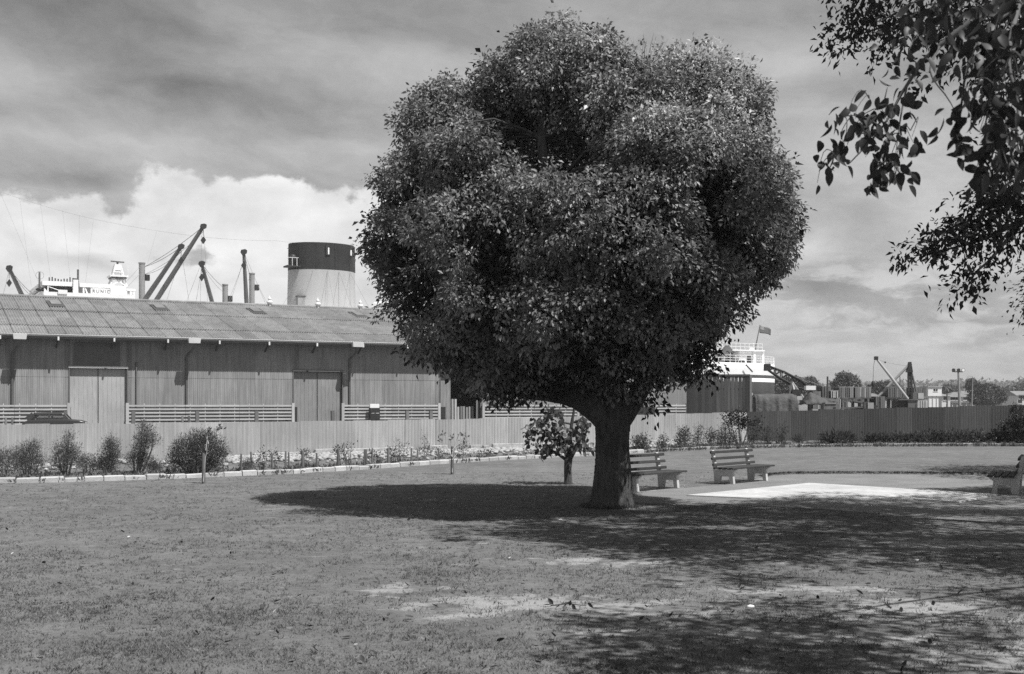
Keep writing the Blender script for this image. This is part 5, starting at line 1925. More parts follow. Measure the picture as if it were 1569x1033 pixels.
for i, (px, w_, D, lab) in enumerate(((1395, 26, 600, 'distant row of dark trees behind the derrick mast'), (1350, 24, 650, 'distant low trees under the derrick boom'), (1420, 22, 560, 'distant dark trees behind the white hut'), (1260, 30, 500, 'distant low trees behind the tall pole'), (1178, 24, 420, 'low dark trees beside the black hull of the ship'))):
    soft_tree('tree', lab, 'tree', px, D, [(px - w_ * .6, 605, w_ * .5, 5), (px, 604, w_ * .5, 5), (px + w_ * .6, 606, w_ * .5, 5)], 500, 7, 1.3, L_FAR, BG, seed=40 + i, tone=(.6, .2))
# the palm
D = 230
pm = root_at('palm_tree', 'small palm tree with a dark drooping crown, left of the chimney', 'palm tree', 1450.5, D, None)
t = at(pm, 1451, 597, D)
MB().tube([(0, 0, 0), (.1, 0, t.z * .5), (t.x, 0, t.z)], [.22, .16, .14], 8).build('trunk', M_TWIG, pm)
mb = MB()
for i in range(18):
    a = i * 2.4
    L_ = random.uniform(1.0, 1.5)
    d = Vector((math.cos(a), math.sin(a), 0))
    pts = [t, t + d * L_ * .5 + Vector((0, 0, .35 + .3 * (i % 3) / 3)), t + d * L_ + Vector((0, 0, -.3 + .3 * (i % 3)))]
    mb2 = MB()
    sd = Vector((-d.y, d.x, 0)) * .22
    mb2.add([pts[0] - sd * .3, pts[0] + sd * .3, pts[1] + sd, pts[1] - sd, pts[2] + sd * .3 - Vector((0, 0, .1)), pts[2] - sd * .3 - Vector((0, 0, .1))], [(0, 1, 2, 3), (3, 2, 4, 5)])
    mb2.build('frond', mat('palm_frond', .06, .6, None), pm)
# ---------------------------------------------------------------- park benches
def make_bench(label, loc, rz):
    r = thing('park_bench', label, 'bench', loc, rz, 'park benches round the paved slab')
    prof = [(-.30, 0), (-.20, 0), (-.17, .18), (.06, .18), (.09, 0), (.23, 0), (.25, .28), (.335, .77), (.325, .80), (.285, .80), (.265, .77), (.185, .345), (-.36, .355), (-.36, .33), (-.27, .27)]
    for x in (-.80, .80):
        MB().prism(prof, 'x', x - .045, x + .045).build('concrete_frame', M_CONCW, r, bevel=.008)
    for i, y in enumerate((-.33, -.19, -.05, .09)):
        w = MB().box(-1.03, 1.03, y - .055, y + .055, .36, .40)
        w.build('seat_slat', M_BENCH, r, bevel=.006)
    for i, (y, z) in enumerate(((.185, .455), (.217, .60), (.249, .75))):
        a = Vector((0, -.19, .98)).normalized()
        n_ = Vector((0, -.98, -.19))
        c = Vector((0, y - .012, z))
        X = Vector((1.0, 0, 0))
        a = Vector((0, .2, .98)) * .031
        n_ = Vector((0, .98, -.2)) * .022
        MB().hexa([c - X - a - n_, c + X - a - n_, c + X - a + n_, c - X - a + n_], [c - X + a - n_, c + X + a - n_, c + X + a + n_, c - X + a + n_]).build('back_slat', M_BENCH, r, bevel=.006)
    return r
make_bench('slatted park bench on concrete frames partly hidden behind the big tree trunk', (3.03, 26.95, .004), R(49.5))
make_bench('slatted park bench on concrete frames standing clear in the sun between trunk and slab', (5.58, 29.5, .004), R(49.5))
make_bench('slatted park bench seen end on at the right edge of the picture', (10.82, 26.3, .004), R(-114.8))

# ---------------------------------------------------------------- the big tree
TD, TX = 22.4, 1.835
PXM = TD / F
def tpt(px, py, dd=0.0):
    return Vector(((px - CX) * PXM - TX, dd, EYE - (py - HY) * PXM))
tree = thing('camphor_tree', 'large round crowned leafy tree with a thick ridged trunk in the middle of the lawn', 'tree', (TX, TD, 0))


def bark_tube(name, pts, rad, parent, n=44, step=.045, ridge=.03, seed=0, m=None):
    rng = np.random.default_rng(seed)
    pts = [Vector(p) for p in pts]
    # smooth resample
    d = [0]
    for a, b in zip(pts, pts[1:]):
        d.append(d[-1] + (b - a).length)
    k = max(6, int(d[-1] / step))
    tt = np.linspace(0, d[-1], k + 1)
    def cr(t):
        i = min(max(0, int(np.searchsorted(d, t, 'right')) - 1), len(pts) - 2)
        u = (t - d[i]) / max(1e-6, d[i + 1] - d[i])
        p0, p1, p2, p3 = pts[max(0, i - 1)], pts[i], pts[i + 1], pts[min(len(pts) - 1, i + 2)]
        q = 0.5 * ((2 * p1) + (p2 - p0) * u + (2 * p0 - 5 * p1 + 4 * p2 - p3) * u * u + (3 * p1 - p0 - 3 * p2 + p3) * u ** 3)
        return q
    rr = np.interp(tt, d, rad)
    C = [cr(t) for t in tt]
    ph = rng.uniform(0, 6.28, 12)
    vs = []
    for i, p in enumerate(C):
        dr = C[min(i + 1, k)] - C[max(i - 1, 0)]
        a, b = frame_of(dr, Vector((0, 1, 0.05)))
        for j in range(n):
            t = 2 * math.pi * j / n
            z = tt[i]
            w = 0
            # furrowed bark: wandering vertical ridges
            tw = t + .10 * math.sin(z * 3 + ph[0] + 2 * t) + .05 * math.sin(z * 9 + ph[1])
            w += .55 * (abs(math.sin(tw * 9 + ph[2] + .8 * math.sin(z * 2.2 + ph[3]))) - .5)
            w += .35 * (abs(math.sin(tw * 16 + ph[4] + math.sin(z * 5))) - .5)
            w += .9 * math.sin(t * 2 + ph[5] + z * .8) * .5 + .7 * math.sin(t * 3 + ph[6] - z * 1.3) * .5
            w += rng.normal() * .10
            r = rr[i] * (1 + ridge / max(rr[i], .05) * w * min(1, rr[i] / .2))
            vs.append(p + (a * math.cos(t) + b * math.sin(t)) * r)
    fs = []
    for i in range(k):
        for j in range(n):
            j2 = (j + 1) % n
            fs.append((i * n + j, i * n + j2, (i + 1) * n + j2, (i + 1) * n + j))
    fs.append(tuple(range(k * n, k * n + n)))
    mb = MB()
    mb.add(vs, fs, True)
    return mb.build(name, m or M_BARK, parent)


bark_tube('trunk', [tpt(935, 786), tpt(936, 776), tpt(937, 762), tpt(938, 740), tpt(938, 705), tpt(938, 670), tpt(940, 640), tpt(942, 612)], [.50, .425, .385, .355, .312, .308, .335, .30], tree, 88, .03, .042, 1)
limbs = [([(935, 660), (915, 630), (880, 606), (840, 600), (795, 597), (745, 575), (700, 530)], [.18, .235, .225, .18, .14, .10, .05], (0, -.1, -.25, -.5, -.8, -1.1, -1.4)),
         ([(945, 660), (965, 625), (988, 580), (1020, 520), (1060, 445), (1110, 350), (1130, 280)], [.17, .175, .17, .15, .12, .09, .04], (0, -.05, -.2, -.3, -.4, -.3, 0)),
         ([(938, 650), (925, 590), (905, 520), (870, 420), (840, 310), (828, 230), (835, 140)], [.2, .185, .17, .15, .12, .085, .03], (0, .1, .2, .1, -.9, -1.0, -.8)),
         ([(942, 650), (950, 580), (960, 500), (985, 390), (1005, 270), (990, 120)], [.18, .15, .14, .12, .1, .03], (0, .4, .8, 1.0, 1.0, .8)),
         ([(935, 640), (900, 560), (820, 470), (730, 380), (690, 260)], [.2, .16, .12, .09, .03], (0, .5, .9, .8, .5))]
LIMB_NODES = []
for i, (pp, rad, dd) in enumerate(limbs):
    pts = [tpt(x, y, d) for (x, y), d in zip(pp, dd)]
    bark_tube('limb', pts, rad, tree, 26, .07, .018, 10 + i)
    LIMB_NODES += pts[2:]
rngt = np.random.default_rng(33)
LOBES_PX = [  # px, py, rx, rz (pixels), depth offset, depth radius (m)
    (862, 138, 100, 96, -.4, 1.5), (782, 160, 56, 66, -.3, 1.0), (958, 172, 105, 92, .2, 1.6), (1066, 170, 112, 94, .0, 1.7), (1128, 195, 52, 66, .1, 1.0), (690, 215, 78, 92, .1, 1.4), (652, 300, 82, 80, .2, 1.4),
    (632, 375, 76, 72, -.1, 1.3), (668, 455, 86, 78, -.5, 1.4), (715, 515, 74, 56, -.9, 1.2), (790, 562, 72, 52, -1.0, 1.2), (1132, 290, 76, 76, -.1, 1.4), (1172, 342, 50, 40, -.1, .8),
    (1120, 395, 82, 78, -.3, 1.4), (1075, 470, 64, 64, -.5, 1.2), (1035, 535, 62, 46, -.6, 1.0), (1072, 560, 34, 28, -.4, .6),
    # the front of the crown
    (748, 385, 100, 82, -2.3, 1.5), (850, 375, 90, 72, -2.9, 1.3), (935, 400, 105, 88, -2.9, 1.4), (1000, 295, 100, 82, -2.3, 1.5), (1075, 350, 82, 78, -2.0, 1.3), (1020, 455, 86, 70, -2.2, 1.3),
    (870, 495, 100, 70, -2.6, 1.3), (770, 480, 90, 68, -2.2, 1.3), (935, 190, 70, 60, -1.5, 1.0), (1075, 250, 76, 62, -1.5, 1.1), (725, 270, 66, 62, -1.2, 1.1), (875, 570, 40, 24, -1.6, .6), (960, 545, 60, 38, -1.6, .9),
    (770, 305, 40, 30, -1.6, .7), (840, 585, 60, 24, -1.3, .7), (940, 590, 34, 20, -1.2, .5), (1015, 575, 40, 30, -.9, .6), (900, 540, 60, 36, -2.0, .8), (985, 570, 40, 26, -1.2, .5), (790, 590, 50, 20, -.9, .6),
    # the back
    (790, 260, 120, 110, 2.2, 1.6), (940, 230, 130, 120, 2.4, 1.6), (1070, 330, 120, 110, 2.2, 1.6), (770, 430, 120, 100, 2.2, 1.6), (930, 400, 140, 120, 2.8, 1.5), (1040, 480, 80, 70, 1.6, 1.3), (860, 540, 90, 55, 1.5, 1.2),
    # small sprays standing out from the outline
    (1122, 508, 20, 13, -.6, .25), (1212, 340, 20, 18, -.2, .25), (1212, 255, 18, 22, 0, .25), (868, 48, 14, 16, -.3, .2), (822, 62, 14, 14, -.3, .2), (1138, 112, 16, 14, .0, .2), (1172, 138, 16, 18, .0, .2),
    (715, 125, 18, 16, .1, .25), (622, 168, 14, 18, .1, .2), (565, 352, 16, 26, -.1, .25), (1000, 640, 16, 10, -.3, .2), (990, 615, 14, 14, -.3, .2), (740, 98, 12, 14, -.3, .2), (790, 68, 16, 14, -.3, .2), (605, 480, 16, 20, -.3, .25), (1135, 390, 30, 30, -.6, .4),
    (640, 545, 24, 16, -.9, .3), (700, 560, 30, 14, -.9, .3), (760, 600, 26, 14, -1.0, .3)]
lob = []
for px, py, rx, rz, dd, ry in LOBES_PX:
    if rx <= 20:                      # outer sprays stay joined to the crown
        px, py = 900 + (px - 900) * .95, 340 + (py - 340) * .96
    c = tpt(px, py, dd)
    lob.append((c.x, c.y, c.z, rx * PXM * .89, ry * .95, rz * PXM * .89))
bc, bo_, brd = sublobes(lob, 2500, rngt, .14, .42, overlap=.90, keep=.02)
# pockets without leaves between the masses, and shoots that break the outline
pk_ = np.sin(bc[:, 0] * 4.3 + 2 * np.sin(bc[:, 2] * 2.1)) * np.sin(bc[:, 2] * 4.9 + 1.5 * np.sin(bc[:, 0] * 1.7) + bc[:, 1])
ok_ = (pk_ < .62) & (rngt.random(len(bc)) > .06)
e1, e2, e3 = sublobes(lob, 520, rngt, .08, .19, overlap=1.0, keep=0, inner=1.02, outer=1.17)
bc, bo_, brd = np.concatenate([bc[ok_], e1]), np.concatenate([bo_[ok_], e2]), np.concatenate([brd[ok_], e3])
p, o, bi = boss_points(bc, bo_, brd, 300, rngt, jit=.25)
# a gap in the leaves lets the sun reach the right foot of the trunk
sd = np.array(sun_dir)
def along_sun(p, z0):
    t = (p[:, 2] - z0) / sd[2]
    return p[:, 0] - sd[0] * t, p[:, 1] - sd[1] * t
GAPS = ((.30, -.28, .15, .34), (.30, -.25, .55, .28), (.26, -.22, 1.0, .18), (.12, -.3, 1.45, .12), (.75, .1, .0, .32))
gap = np.zeros(len(p), bool)
for gx, gy, gz, gr in GAPS:
    qx, qy = along_sun(p, gz)
    gap |= (np.hypot(qx - gx, qy - gy) < gr) & (p[:, 2] > gz)
p, o, bi = p[~gap], o[~gap], bi[~gap]
parts = []
# mature leaves; paler bosses upper right are young growth plus sunlight put into tone
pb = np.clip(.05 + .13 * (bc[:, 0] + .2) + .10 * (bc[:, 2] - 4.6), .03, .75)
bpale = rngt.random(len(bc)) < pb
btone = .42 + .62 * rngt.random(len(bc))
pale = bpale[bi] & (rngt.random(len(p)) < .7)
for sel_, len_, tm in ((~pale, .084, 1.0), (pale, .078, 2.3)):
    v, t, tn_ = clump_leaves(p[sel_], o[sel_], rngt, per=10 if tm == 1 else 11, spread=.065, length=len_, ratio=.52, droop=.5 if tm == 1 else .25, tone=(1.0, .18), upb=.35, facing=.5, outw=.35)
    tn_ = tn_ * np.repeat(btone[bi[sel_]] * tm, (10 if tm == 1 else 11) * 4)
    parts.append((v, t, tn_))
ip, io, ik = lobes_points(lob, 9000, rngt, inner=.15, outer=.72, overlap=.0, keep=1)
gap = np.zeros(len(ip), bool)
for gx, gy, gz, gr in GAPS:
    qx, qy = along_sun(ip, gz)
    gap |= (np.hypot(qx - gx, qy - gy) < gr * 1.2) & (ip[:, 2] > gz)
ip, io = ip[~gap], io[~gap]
parts.append(clump_leaves(ip, io, rngt, per=7, spread=.14, length=.11, ratio=.6, droop=.4, tone=(.12, .04)))  # inner leaves near black: shade inside the crown put into their tone
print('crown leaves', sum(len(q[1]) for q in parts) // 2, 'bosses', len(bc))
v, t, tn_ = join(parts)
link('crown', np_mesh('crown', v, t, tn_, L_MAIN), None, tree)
# thinner branches and twigs reaching from the limbs to the foliage
tw = MB()
sel = rngt.choice(len(p), 260, replace=False)
for i in sel:
    q = Vector(p[i])
    nrst = min(LIMB_NODES, key=lambda a: (a - q).length)
    L_ = (q - nrst).length
    if L_ < .4:
        continue
    tw.tube(curve(nrst, q, (0, 0, .12 * L_), 5, rngt if False else random, .05), [.035, .03, .024, .018, .012, .006], 5, caps=False)
tw.build('branches', M_BARK, tree)['kind'] = 'stuff'
# bare twiggy spray on the top
bt_ = MB()
base = tpt(985, 125, -.3)
for i in range(46):
    a = random.uniform(-.75, .75)
    ln = random.uniform(.35, .85)
    q = base + Vector((math.sin(a) * ln * 1.0, random.uniform(-.25, .25), math.cos(a) * ln))
    bt_.tube(curve(base + Vector((0, 0, random.uniform(-.1, .2))), q, (random.uniform(-.06, .06), 0, 0), 3, random, .02), [.008, .006, .004, .003], 4, caps=False)
bt_.build('bare_twigs', M_RAIL, tree)['kind'] = 'stuff'

# ---------------------------------------------------------------- the young tree behind it
yd = EYE * F / (742 - HY)
ypx = yd / F
yt = thing('young_tree', 'small broad leaved young tree with a forked trunk, just left of the big trunk', 'tree', ((871 - CX) * ypx, yd, 0))
def ypt(px, py, dd=0):
    return Vector(((px - 871) * ypx, dd, EYE - (py - HY) * ypx))
bark_tube('trunk', [ypt(871, 745), ypt(870.5, 735), ypt(870, 718), ypt(871, 704), ypt(873, 695)], [.115, .095, .088, .098, .075], yt, 22, .04, .006, 3)
for pp, rad in ((((870, 706), (858, 698), (845, 690), (828, 684)), (.05, .035, .025, .008)), (((872, 706), (873, 680), (876, 650), (879, 632), (880, 616)), (.065, .05, .04, .03, .02)),
                (((873, 704), (881, 690), (888, 678), (894, 655)), (.055, .045, .035, .012)), (((876, 650), (866, 648), (858, 646)), (.028, .02, .008)), (((877, 648), (888, 643), (896, 634)), (.028, .02, .008)),
                (((868, 700), (862, 690), (845, 672), (826, 664)), (.025, .02, .014, .006)), (((873, 690), (860, 668), (845, 650)), (.03, .02, .006))):
    bark_tube('branch', [ypt(x, y, random.uniform(-.05, .05)) for x, y in pp], list(rad), yt, 10, .05, .003, 5)


def leaf_mesh(name, m, ratio=.5, nl=5, fold=.25, curl=.25, tone=1.0):
    vs, fs = [], []
    for i in range(nl + 1):
        t = i / nl
        w = ratio * .5 * (math.sin(math.pi * t ** .8) ** .8 if 0 < t < 1 else 0.0)
        z = -curl * t * t
        if i in (0, nl):
            vs.append((0, t, z))
        else:
            vs += [(-w, t, z + fold * w), (0, t, z), (w, t, z + fold * w)]
    fs.append((0, 2, 1))
    fs.append((0, 3, 2))
    for i in range(nl - 2):
        k = 1 + i * 3
        fs += [(k, k + 1, k + 4, k + 3), (k + 1, k + 2, k + 5, k + 4)]
    k = 1 + (nl - 2) * 3
    e = len(vs) - 1
    fs += [(k, k + 1, e), (k + 1, k + 2, e)]
    me = bpy.data.meshes.new(name)
    me.from_pydata(vs, [], fs)
    me.polygons.foreach_set('use_smooth', [True] * len(fs))
    at_ = me.attributes.new('tone', 'FLOAT', 'POINT')
    at_.data.foreach_set('value', [tone] * len(vs))
    me.materials.append(m)
    me.update()
    return me


def leaf_objects(parent, spots, meshes, size, rng, droop=.8):
    """individual leaves: spots = list of (Vector, n, sigma vector)"""
    cnt = 0
    for c, n, sg in spots:
        for i in range(n):
            g3 = np.clip(rng.normal(size=3), -1.7, 1.7)
            q = c + Vector((g3[0] * sg[0], g3[1] * sg[1], g3[2] * sg[2]))
            d = Vector((rng.normal() * .6, rng.normal() * .6, -droop + rng.normal() * .45)).normalized()
            up = Vector((rng.normal(), rng.normal() - .3, .7 + rng.normal() * .5))
            x = d.cross(up).normalized()
            z = x.cross(d).normalized()
            M = Matrix(((x.x, d.x, z.x), (x.y, d.y, z.y), (x.z, d.z, z.z)))
            s = size * rng.uniform(.7, 1.2)
            o_ = link('leaf', meshes[int(rng.integers(len(meshes)))], None, parent)
            o_.location = q
            o_.rotation_euler = M.to_euler()
            o_.scale = (s, s, s)
            cnt += 1
    return cnt


ylm = [leaf_mesh('round_leaf', L_YOUNG, .82, 5, .3, .2, t_) for t_ in (.7, 1.0, 1.5)]
spots = []
for px, py, n, sx, sy in ((812, 668, 14, 5, 10), (822, 650, 26, 9, 7), (832, 678, 24, 8, 12), (845, 660, 34, 12, 12), (843, 640, 22, 12, 6), (862, 672, 30, 9, 10), (886, 668, 36, 8, 10), (893, 650, 30, 6, 8),
                          (893, 684, 20, 8, 6), (858, 688, 14, 8, 5), (835, 692, 16, 8, 7), (848, 632, 20, 8, 6)):
    spots.append((ypt(px, py), n, (sx * ypx * .9, .32, sy * ypx * .9)))
leaf_objects(yt, spots, ylm, .135, np.random.default_rng(4), .55)
YSPOTS = [(c, int(n * .9), sg) for c, n, sg in spots]

# ---------------------------------------------------------------- overhanging tree on the right
OX, OY = 13.0, 13.6
ot = thing('overhanging_tree', 'tree whose dark leafy branches hang into the picture at the top right corner', 'tree', (OX, OY, 0))
bark_tube('trunk', [(0, 0, -.1), (0, 0, .3), (-.05, 0, 1.5), (-.1, 0, 3.0), (-.2, 0, 4.2)], [.62, .5, .42, .4, .36], ot, 40, .08, .026, 7)
OFF = Vector((OX, OY, 0))
def opt(px, py, D):
    return P(px, py, D) - OFF
br = [([(-.2, 0, 4.0), opt(2300, 150, 12), opt(1900, -120, 9), opt(1720, -70, 7.4), opt(1560, 10, 6.3), opt(1490, 80, 6.0), opt(1470, 190, 5.9)], [.06, .036, .022, .016, .012, .007, .004]),
      ([opt(1720, -70, 7.4), opt(1600, -40, 7), opt(1440, 70, 7.0), opt(1390, 130, 7.2), opt(1352, 195, 7.2), opt(1300, 252, 7.2)], [.05, .03, .014, .010, .006, .003]),
      ([(-.2, 0, 3.6), opt(2000, 150, 14.5), opt(1700, 260, 15), opt(1570, 335, 15), opt(1490, 372, 15), opt(1400, 392, 15)], [.22, .15, .08, .035, .018, .006]),
      ([opt(1570, 335, 15), opt(1520, 395, 15), opt(1490, 425, 15), opt(1494, 462, 15)], [.03, .018, .012, .005]),
      ([(-.2, 0, 4.0), opt(2000, -200, 13), opt(1650, -120, 14), opt(1480, -10, 14.5), opt(1385, 30, 15), opt(1310, 55, 15)], [.22, .16, .10, .04, .02, .006]),
      ([opt(1560, 10, 6.3), opt(1545, 90, 5.8), opt(1560, 170, 5.7), opt(1545, 260, 5.6)], [.015, .010, .007, .003]),
      ([opt(1440, 70, 7.0), opt(1425, 110, 6.9), opt(1452, 150, 6.9), opt(1462, 168, 6.9)], [.008, .005, .004, .002]),
      ([opt(1390, 130, 7.2), opt(1380, 180, 7.15), opt(1372, 240, 7.1)], [.007, .005, .002]),
      ([opt(1352, 195, 7.2), opt(1310, 175, 7.2), opt(1290, 200, 7.2)], [.005, .003, .002]),
      ([(-.2, 0, 4.1), (-2.5, .6, 6.5), (-5.5, 1.2, 8.7), (-7.5, 1.4, 9.4)], [.28, .2, .12, .03]),
      ([(-.15, 0, 3.9), (-1.5, 2.5, 7), (-3.5, 4, 9.6)], [.25, .17, .04]),
      ([(-.15, 0, 3.9), (.5, -1, 6), (1.2, -2, 8.6)], [.28, .17, .04]),
      ([(-.15, 0, 4.1), (-3, -3, 6.4), (-6.5, -5.6, 7.0), (-8.2, -6.6, 7.0)], [.08, .045, .024, .012])]
for i, (pp, rad) in enumerate(br):
    bark_tube('branch', pp, rad, ot, 14, .12 if i in (0, 2, 4, 9, 10, 11, 12) else .05, .008, 60 + i, M_TWIG if i in (1, 3, 5, 6, 7, 8) else M_BARK)
rngo = np.random.default_rng(8)
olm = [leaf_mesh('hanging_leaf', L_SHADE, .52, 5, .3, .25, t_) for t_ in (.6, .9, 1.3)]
spots = []
for px, py, sx, sy, D, n in ((1288, 218, 11, 26, 7.2, 23), (1340, 196, 24, 20, 7.3, 26), (1368, 240, 18, 24, 7.1, 30), (1322, 165, 20, 9, 7.3, 7), (1390, 215, 10, 10, 7.1, 6), (1350, 268, 16, 8, 7.1, 10), (1278, 255, 6, 10, 7.2, 6),
                             (1470, 185, 14, 22, 5.9, 17), (1540, 150, 20, 46, 5.7, 48), (1535, 240, 18, 22, 5.6, 34), (1505, 225, 9, 18, 5.8, 14), (1440, 32, 40, 18, 6.2, 34), (1535, 45, 32, 30, 5.8, 46), (1392, 115, 8, 16, 6.8, 9)):
    m_ = D / F
    spots.append((opt(px, py, D), n, (sx * m_, .22, sy * m_)))
nl_ = leaf_objects(ot, spots, olm, .090, rngo, .8)


def leaf_batch(spots, mesh, size, rng, droop=.8):
    """shaped leaves like the single ones, gathered in one mesh"""
    mesh.calc_loop_triangles()
    mv = np.array([tuple(q.co) for q in mesh.vertices])
    mt = np.array([tuple(q.vertices) for q in mesh.loop_triangles])
    vs, ts, tn, k = [], [], [], 0
    for c, n, sg in spots:
        for i in range(n):
            q = np.array(c) + np.clip(rng.normal(size=3), -1.7, 1.7) * np.array(sg)
            d = np.array([rng.normal() * .6, rng.normal() * .6, -droop + rng.normal() * .45])
            d /= np.linalg.norm(d)
            up = np.array([rng.normal(), rng.normal() - .3, .7 + rng.normal() * .5])
            x = np.cross(d, up)
            x /= np.linalg.norm(x)
            z = np.cross(x, d)
            sc = size * rng.uniform(.7, 1.2)
            vs.append((mv[:, :1] * x + mv[:, 1:2] * d + mv[:, 2:3] * z) * sc + q)
            ts.append(mt + k)
            tn.append(np.full(len(mv), rng.uniform(.5, 1.4)))
            k += len(mv)
    return np.concatenate(vs), np.concatenate(ts), np.concatenate(tn)


tw = MB()
for c, n, sg in spots:
    hub = c + Vector((sg[0] * .5, 0, sg[2] * 1.5))
    for i in range(max(2, n // 7)):
        e = c + Vector((rngo.normal() * sg[0] * 1.1, rngo.normal() * sg[1], rngo.normal() * sg[2] * 1.1))
        tw.tube(curve(hub, e, (rngo.normal() * .03, 0, .05 + rngo.random() * .05), 5), [.0035, .0032, .0028, .0024, .002, .0015], 5, caps=False)
tw.build('twigs', M_TWIG, ot)['kind'] = 'stuff'
# far hanging sprays and the canopy above and beside the picture
parts = []
def spray(px, py, rx, ry, D, n, per=7, length=.092):
    m_ = D / F
    c = opt(px, py, D)
    q = np.array(c)[None, :] + np.clip(rngo.normal(size=(n, 3)), -1.9, 1.9) * np.array([rx * m_ * .55, .35, ry * m_ * .55])
    o_ = unit(rngo.normal(size=q.shape) + np.array([-.4, 0, -.3]))
    parts.append(clump_leaves(q, o_, rngo, per=per, spread=.085, length=length, ratio=.46, droop=.6, tone=(.8, .3)))
for a in ((1300, 30, 30, 50, 15, 26), (1335, 15, 40, 30, 14.5, 34), (1290, 75, 18, 18, 15, 8), (1345, 80, 14, 14, 14.5, 8), (1385, 35, 34, 36, 14, 34), (1440, 45, 40, 36, 13, 40), (1505, 60, 40, 60, 12.5, 56), (1560, 60, 40, 70, 12, 60),
          (1425, 120, 16, 12, 13, 6),
          (1560, 290, 36, 36, 14.6, 64), (1530, 325, 40, 34, 15, 70), (1490, 320, 26, 24, 15, 30), (1480, 362, 40, 22, 15, 56), (1430, 375, 30, 18, 15, 34), (1398, 388, 22, 12, 15, 14), (1555, 370, 30, 20, 15, 20), (1475, 405, 26, 16, 15, 14),
          (1305, 40, 26, 30, 15, 16), (1345, 25, 24, 30, 15, 18), (1560, 240, 20, 40, 13, 26), (1550, 130, 24, 60, 11, 40), (1480, 15, 60, 16, 12, 40), (1400, 10, 50, 12, 13, 26), (1545, 300, 20, 30, 14, 24),
          (1478, 448, 14, 12, 15, 9), (1505, 430, 20, 10, 15, 8), (1520, 405, 16, 12, 15, 7), (1462, 425, 14, 14, 15, 8), (1580, 320, 20, 60, 15, 30)):
    spray(*a)
nspots = []
for px, py, sx, sy, D, n in ((1345, 200, 24, 18, 7.25, 22), (1370, 245, 12, 20, 7.15, 22), (1292, 215, 11, 20, 7.25, 14), (1365, 170, 16, 8, 7.2, 8),
                             (1545, 160, 18, 50, 5.7, 52), (1490, 185, 10, 24, 5.9, 20), (1545, 245, 16, 18, 5.6, 26), (1450, 22, 50, 14, 6.3, 36), (1545, 40, 28, 30, 5.9, 50), (1388, 95, 9, 26, 6.8, 14), (1510, 95, 16, 18, 5.9, 22),
                             (1480, 5, 60, 10, 6.6, 22), (1590, 120, 14, 80, 5.6, 50)):
    m_ = D / F
    nspots.append((opt(px, py, D), n, (sx * m_, .25, sy * m_)))
parts.append(leaf_batch(nspots, olm[1], .088, rngo))
ol = [(6.5, 14.6, 9.7, 2.6, 2.3, 1.2), (9, 17.2, 10.6, 3, 2.6, 1.3), (12, 15.6, 10, 4, 3.6, 2), (12.2, 18.6, 11, 3.4, 2.6, 1.5), (10, 12.3, 8.7, 3, 2.6, 1.4), (6.2, 12.4, 8.6, 2.2, 1.7, .9), (14.5, 11, 8.5, 4, 4, 2.5),
      (5.2, 7.3, 7.0, 1.9, 1.5, .8), (6.6, 6.0, 6.8, 1.6, 1.4, .7), (15.5, 15.5, 9, 4, 4, 2.5), (15.8, 22.3, 9.6, 2.6, 2.4, 1.3), (15.3, 22.9, 8.6, 2.1, 2.0, 1.2), (16.3, 21.8, 9.0, 2.4, 2.0, 1.2), (5.0, 6.6, 7.2, 1.6, 1.2, .7), (4.6, 14.8, 9.4, 1.6, 1.5, .7), (8.0, 13.6, 9.2, 2.6, 2.0, 1.1), (7.6, 17.0, 10.4, 2.2, 2.0, .9), (7.6, 9.3, 8.8, 2.3, 1.3, .6)]
ol = [(a - OX, b - OY, c, d, e, f) for a, b, c, d, e, f in ol]
cc, co_, cr_ = sublobes(ol, 1150, rngo, .3, .62, overlap=.5, keep=.5, inner=.35)
hole = np.sin(cc[:, 0] * 1.7 + 1.0) * np.sin(cc[:, 1] * 1.6 + .4) + .5 * np.sin(cc[:, 0] * 4.1) * np.sin(cc[:, 1] * 3.7)
okh = (hole < .62) | (cc[:, 1] > 20.0 - OY)
okh &= ~((cc[:, 1] > 7.9 - OY) & (cc[:, 1] < 10.8 - OY) & (rngo.random(len(cc)) < .5))
p, o, bi = boss_points(cc[okh], co_[okh], cr_[okh], 85, rngo, jit=.3)
gap = np.zeros(len(p), bool)
pw = p + np.array([OX - TX, OY - TD, 0])
for gx, gy, gz, gr in GAPS:
    qx, qy = along_sun(pw, gz)
    gap |= np.hypot(qx - gx, qy - gy) < gr * 1.1
p, o = p[~gap], o[~gap]
parts.append(clump_leaves(p, o, rngo, per=9, spread=.13, length=.14, ratio=.55, droop=.4, tone=(.8, .3)))
print('canopy', len(p) * 10)
v, t, tn_ = leaf_batch(YSPOTS, ylm[1], .12, np.random.default_rng(6), .5)
yo = link('foliage', np_mesh('foliage', v, t, tn_, L_YOUNG), None, yt)
yo['kind'] = 'stuff'
v, t, tn_ = join(parts)
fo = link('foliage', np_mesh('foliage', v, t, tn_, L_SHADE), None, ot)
fo['kind'] = 'stuff'

